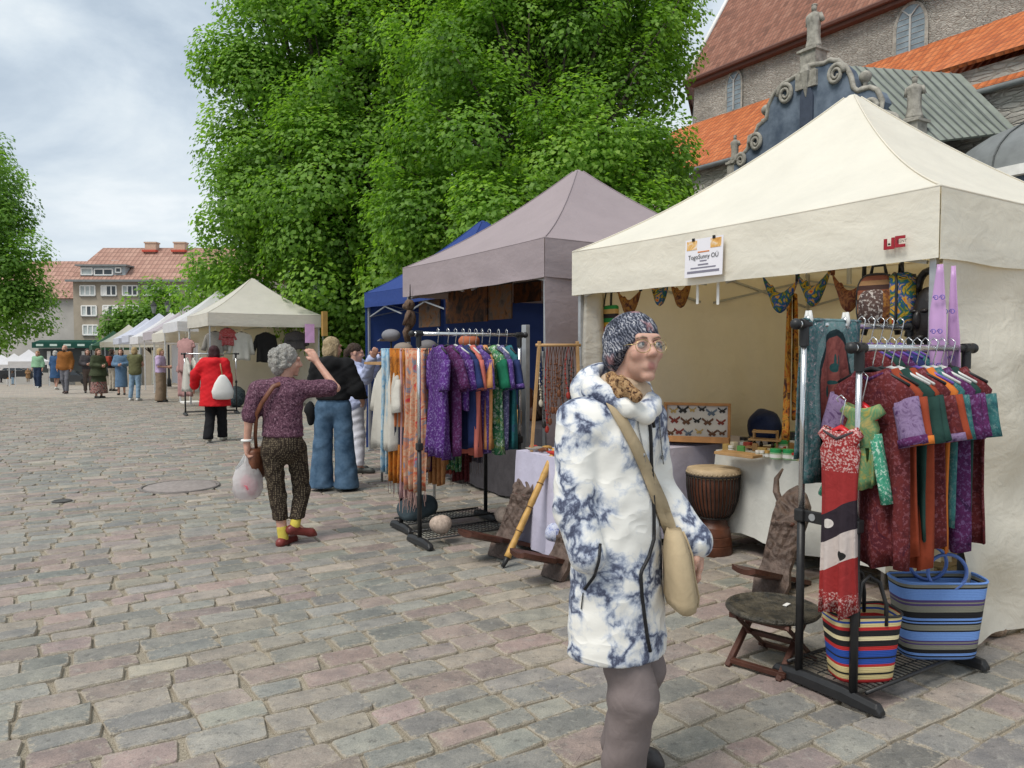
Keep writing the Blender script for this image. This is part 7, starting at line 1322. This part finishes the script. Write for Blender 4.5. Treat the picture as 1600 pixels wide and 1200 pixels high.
# ------------------------------------------------------------------ the woman in the patterned coat, closest to the camera
def near_woman():
    Y0 = 2.60; X0 = (962-800)/1200*Y0; S = 1200/Y0
    def o(px, py, dy=0.0): q = at(px, py, Y0); return Vector((q.x-X0, dy, q.z))
    cm, nt = newmat('marbled_coat'); v = ocoord(nt); n1 = noise_t(nt, v, 8.5, 6, .58, .25); n2 = noise_t(nt, v, 5.0, 3, .5)
    vein = mth(nt, 'ABSOLUTE', mth(nt, 'SUBTRACT', n1, .5)); vein = mth(nt, 'ADD', vein, mth(nt, 'MULTIPLY', mth(nt, 'MAXIMUM', mth(nt, 'SUBTRACT', n2, .47), 0.0), .75)); vein = mth(nt, 'ADD', vein, mth(nt, 'MULTIPLY', mth(nt, 'SUBTRACT', noise_t(nt, v, 34, 3, .6), .5), .03))
    c = ramp(nt, vein, [(.0, (.05, .058, .10)), (.022, (.12, .14, .21)), (.046, (.34, .38, .47)), (.078, (.60, .62, .65)), (.125, (.77, .755, .71))])
    cz = mth(nt, 'POWER', mth(nt, 'SUBTRACT', 1.0, mth(nt, 'ABSOLUTE', mth(nt, 'SUBTRACT', mth(nt, 'MULTIPLY', noise_t(nt, nd(nt, 'ShaderNodeMapping', {'Vector': v, 'Scale': (1, 1, 1.5), 'Rotation': (.4, .5, 0)}).outputs[0], 5.5, 2, .45, .3), 2.0), 1.0))), 7.0)
    fold = mth(nt, 'ADD', mth(nt, 'MULTIPLY', cz, .55), mth(nt, 'MULTIPLY', noise_t(nt, nd(nt, 'ShaderNodeMapping', {'Vector': v, 'Scale': (1, 1, 1.7)}).outputs[0], 7, 4, .55, .3), .6)); finish(nt, c, .6, 0, .3, fold, .20, .03)
    grey = fabric('taupe_trousers', (.20, .165, .16), .1, .85, weave=700)
    HH = (-3, -6); rz = R_(36)
    HM = Matrix.Rotation(R_(HH[0]-10), 3, 'Z') @ Matrix.Rotation(R_(HH[1]), 3, 'X'); s = 1.66/1.7; inv = rotz(-rz); head = inv @ o(992, 546, -.02)
    spot = lambda x, y, z: tuple(HM @ Vector((x, y, z))*s + head)
    sk = skin('pale_rosy_skin', (.53, .325, .25), [(spot(0, -.092, -.066), .019, (.34, .12, .11), .7), (spot(.042, -.082, -.024), .032, (.50, .22, .17), .28), (spot(-.042, -.082, -.024), .032, (.50, .22, .17), .28), (spot(0, -.112, -.024), .02, (.50, .22, .18), .25), (spot(.031, -.09, .012), .02, (.36, .19, .16), .45), (spot(-.031, -.09, .012), .02, (.36, .19, .16), .45)])
    t, J, HM = person('older woman in a white and navy marbled coat and patterned beanie, closest to the camera', (X0, Y0, 0), 36, 1.66,
        vpose=dict(head=o(992, 546, -.02), neck=o(972, 612, 0), chest=o(964, 690), waist=o(962, 775), pel=o(966, 860), shR=o(903, 655, -.06), elR=o(895, 785, -.10), wrR=o(912, 850, -.15), shL=o(1012, 654, .08), elL=o(1030, 768, .12), wrL=o(1090, 852, .03), hipR=o(945, 880, -.04), hipL=o(985, 880, .06), kneeR=o(985, 1075, -.07), ankR=o(968, 1232, .02), toeR=o(1010, 1258, -.09), kneeL=o(1010, 1060, .10), ankL=o(985, 1205, .25), toeL=o(1035, 1235, .2)),
        res=.0095, bodyres=.0062, sk=sk, top=dict(mat=cm, sleeve=.99, len=.52, flare=.012, hem=.535, ease=.028, arm=.027, wr=.0030, wf=22, k=.012, name='coat'), bottom=dict(mat=grey, r=(.088, .082, .074), hem=.03, wr=.0035, wf=20), hair=None, shoes=(.05, .045, .045), head=(HH[0]-10, HH[1]), fat=.84, face_detail=True,
        hands=dict(R=dict(d=(.45, .55, -.5), pn=(0, 1, 0), curl=1.2), L=dict(d=(.12, -.02, -1), pn=(-1, .1, 0), curl=.45)))
    tp, kk, wk, hem = LAST['top']; loc = Vector((X0, Y0, 0))
    def hit(px, py, off=.004):
        r = ray(px, py).normalized(); d = inv @ r; p = inv @ (CAM-loc); tt = 1.9
        for _ in range(80):
            q = np.array(p + d*tt)[None]; f = float((sdf_eval(tp, q, kk) + wr(q, *wk))[0]) - off
            if f < .0004: break
            tt += max(f*.7, .0004)
            if tt > 3.6: break
        return p + d*tt
    def path(pts, n=24, off=.004):
        out = []
        for i in range(n+1):
            u = i/n*(len(pts)-1); k = min(int(u), len(pts)-2); f = u-k; out.append(hit(pts[k][0]*(1-f)+pts[k+1][0]*f, pts[k][1]*(1-f)+pts[k+1][1]*f, off))
        return out
    blk = mat('black_zip', (.012, .012, .014), .4, .2, 60, .3, 200)
    zp = [(1013, 640), (1017, 680), (1018, 722), (1020, 760), (1022, 800), (1022, 842), (1014, 870), (1001, 895), (1003, 930), (1007, 962), (1011, 992), (1016, 1018)]
    m = MB(); m.tube(path(zp, 48), .0065, 6); obj('zip', m, blk, t, True)
    m = MB(); m.tube(path([(1018, 640), (1022, 668)], 6, .010), .006, 6); obj('zip_pull', m, blk, t, True)
    m = MB(); m.tube(path([(938, 850), (936, 876), (929, 900), (913, 921)], 14), .0052, 6); m.tube(path([(911, 926), (908, 952)], 6), .002, 5); obj('pocket_zip', m, blk, t, True)
    for q in ([(994, 632), (998, 670), (1006, 708)], [(1030, 630), (1031, 670), (1035, 712)]):
        pp = path(q, 12, .007); m = MB(); m.tube(pp, .0026, 6); e = pp[-1]; m.tube([e, e+Vector((0, 0, -.012))], .006, 6); m.tube([e, e+Vector((.006, 0, -.03))], .0022, 5); obj('drawcord', m, mat('black_white_cord', (.03, .03, .035), .6, .9, 260, 0, col2=(.4, .4, .4)), t, True)
    def band(name, mt, L, n=26, off=.006):
        m = MB(); a = path([(x-w, y) for x, y, w in L], n, off); b = path([(x+w, y) for x, y, w in L], n, off); md = path([(x, y) for x, y, w in L], n, off+.004)
        m.add(a+md+b, [(i, i+1, n+1+i+1, n+1+i) for i in range(n)] + [(n+1+i, n+2+i, 2*n+3+i, 2*n+2+i) for i in range(n)]); return obj(name, m, mt, t, True, solid=.004)
    # seams, hem band, waist channel
    # collar and hood
    hd = J['neck']; hood = [prim_e(hd+Vector((.015, .10, .0)), (.145, .085, .10)), prim_c(hd+Vector((-.105, .03, .015)), hd+Vector((-.055, -.085, -.045)), .042, .034), prim_c(hd+Vector((.105, .03, .015)), hd+Vector((.045, -.09, -.045)), .042, .034), prim_c(hd+Vector((-.055, -.085, -.045)), hd+Vector((.0, -.115, -.075)), .030, .024), prim_c(hd+Vector((.05, -.085, -.045)), hd+Vector((.0, -.115, -.075)), .030, .024)]
    sobj('hood', hood, cm, t, .009, k=.03, wrinkle=(.0025, 34, 3), sub=[prim_c(hd+Vector((0, .0, -.06)), hd+Vector((.0, -.02, .16)), .062, .105)])
    sobj('neck_warmer', [prim_c(hd+Vector((-.05, -.035, .0)), hd+Vector((.05, -.04, -.0)), .036, .036), prim_c(hd+Vector((0, .04, .01)), hd+Vector((0, -.02, .0)), .06, .062)], fabric('cream_knit', (.50, .38, .27), .15), t, .008, k=.02, wrinkle=(.004, 60, 1))
    leop, nt = newmat('leopard_scarf'); v = ocoord(nt); n = noise_t(nt, v, 95, 3, .6, .8); finish(nt, ramp(nt, n, [(.40, (.06, .03, .02)), (.48, (.30, .17, .08)), (.62, (.42, .27, .14))]), .9, 0, .2, n, .5, .006)
    sobj('leopard_scarf', [prim_c(inv @ (o(952, 588, -.05)), inv @ (o(964, 612, -.10)), .020, .026), prim_c(inv @ (o(962, 592, -.12)), inv @ (o(984, 616, -.135)), .019, .021)], leop, t, .007, k=.015, wrinkle=(.002, 90, 2))
    # beanie
    hx = lambda v: np.array(HM @ Vector(v)*s + J['head']); HR = np.array(HM); hat = [prim_e(hx((0, .022, .042)), np.array((.089, .104, .092))*s, HR), prim_e(hx((0, .075, .03)), np.array((.075, .062, .082))*s, HR), prim_e(hx((-.03, .115, -.025)), np.array((.035, .03, .033))*s, HR), prim_e(hx((0, .05, -.03)), np.array((.087, .07, .062))*s, HR)] + [prim_e(hx((q*.074, .012, -.008)), np.array((.027, .042, .048))*s, HR) for q in (-1, 1)]
    nn = np.array((0, -.98, -1.)); nn /= np.linalg.norm(nn); nw = HR @ nn; pt = hx((0, -.088, .047))
    hm, nt = newmat('beanie_print'); v = ocoord(nt); mp = nd(nt, 'ShaderNodeMapping', {'Vector': v, 'Rotation': (.3, .6, .9), 'Scale': (1, 1, 1)}).outputs[0]
    wv = nd(nt, 'ShaderNodeTexWave', {'Vector': mp, 'Scale': 30, 'Distortion': 9, 'Detail': 4, 'Detail Scale': 2.2}); n = noise_t(nt, v, 20, 5, .65, 1.5); n3 = noise_t(nt, v, 15, 3, .5)
    c = ramp(nt, mth(nt, 'ADD', mth(nt, 'MULTIPLY', wv.outputs['Fac'], .24), mth(nt, 'MULTIPLY', n, .80)), [(.36, (.018, .021, .032)), (.50, (.06, .067, .095)), (.60, (.15, .16, .20)), (.72, (.50, .49, .50))]); c = mixc(nt, ramp(nt, n3, [(.60, (0, 0, 0)), (.68, (.55, .55, .55))]), c, (.42, .20, .20)); finish(nt, c, .9, 0, .2, n, .3, .008)
    sobj('beanie', hat, hm, t, .0062, k=.03, cuts=[(*nw, float(nw @ pt))], wrinkle=(.0022, 70, 5))
    # eyes, brows, glasses
    wh = mat('eye_white', (.48, .44, .41), .15, .03, 9, 0, spec=.6); iris = mat('iris_blue_grey', (.05, .065, .075), .1, .2, 90, 0, spec=.7); gold = mat('gold_wire', (.50, .38, .18), .25, .1, 9, 0, metal=.85)
    for sd in (-1, 1):
        c = Vector(hx((sd*.031, -.0815, .008))); m = MB(); m.ball(c, .0128*s, 14, 10); obj('eye', m, wh, t, True); d = (HM @ Vector((.15, -1, .05))).normalized(); m = MB(); m.ball(c+d*.0062*s, .0079*s, 12, 8); obj('iris', m, iris, t, True)
        m = MB(); m.tube([Vector(hx((sd*(.031+.017*math.cos(q)), -.0905-.003*math.sin(q)+.004*abs(math.cos(q)), .008+.0098*math.sin(q)))) for q in [PI*j/10 for j in range(11)]], .0030*s, 6); obj('upper_eyelid', m, sk, t, True)
        m = MB(); m.tube([Vector(hx((sd*x, y, z))) for x, y, z in ((.014, -.0945, .028), (.03, -.094, .033), (.047, -.082, .028))], [.0024, .0028, .0016], 6); obj('eyebrow', m, mat('brow_hair', (.24, .17, .12), .8), t, True)
        ring = [Vector(hx((sd*.0345+.0255*math.cos(q), -.1065+.012*abs(sd*.0345+.0255*math.cos(q))/.06, .0+.0215*math.sin(q)))) for q in [2*PI*j/26 for j in range(27)]]
        m = MB(); m.tube(ring, .00125, 6); g = obj('glasses_rim', m, gold, t, True); m = MB(); m.add(ring[:-1], [tuple(range(26))]); obj('glasses_lens', m, mat('lens', (.9, .92, .93), .03, 0, 3, 0, spec=.5, alpha=.05), t)
        m = MB(); m.tube([Vector(hx((sd*.06, -.094, .006))), Vector(hx((sd*.073, -.068, .009))), Vector(hx((sd*.077, -.045, .006)))], .0013, 6); obj('glasses_temple', m, gold, t, True)
    m = MB(); m.tube([Vector(hx((x, -.1065-.005*(1-abs(x)/.01), .006))) for x in (-.010, -.004, .004, .010)], .0012, 6); obj('glasses_bridge', m, gold, t, True)
    # canvas shoulder bag: strap across the coat, pouch at the hip
    cv = fabric('sand_canvas', (.40, .315, .20), .12, .9, weave=700); b = thing('canvas_bag', 'sand-coloured canvas bag slung across the marbled coat', 'bag', loc, rz); keep = t; t = b
    band('strap', cv, [(955, 628, 9), (972, 658, 10), (992, 694, 10), (1012, 738, 10), (1030, 780, 11), (1042, 812, 11), (1049, 836, 11)], 30, .008)
    c = inv @ o(1054, 889, -.06); m = MB(); n = 24; R = []
    for z, w, dd in ((.150, .024, .03), (.12, .033, .06), (.075, .042, .085), (.0, .046, .10), (-.07, .050, .112), (-.10, .045, .105), (-.113, .03, .08)):
        R.append([c + inv @ Vector((w*math.copysign(abs(math.cos(q))**.7, math.cos(q))*(1+.04*math.sin(6*q+z*40)) - z*.10, dd*math.sin(q), z*(1+.03*math.sin(3*q)))) for q in [2*PI*j/n for j in range(n)]])
    m.loft(R[::-1]); obj('pouch', m, cv, b, True)
    m = MB(); m.tube([R[k][23]+(inv @ Vector((.004, -.004, 0))) for k in range(len(R))], .004, 6); obj('seam', m, cv, b, True)
near_woman()
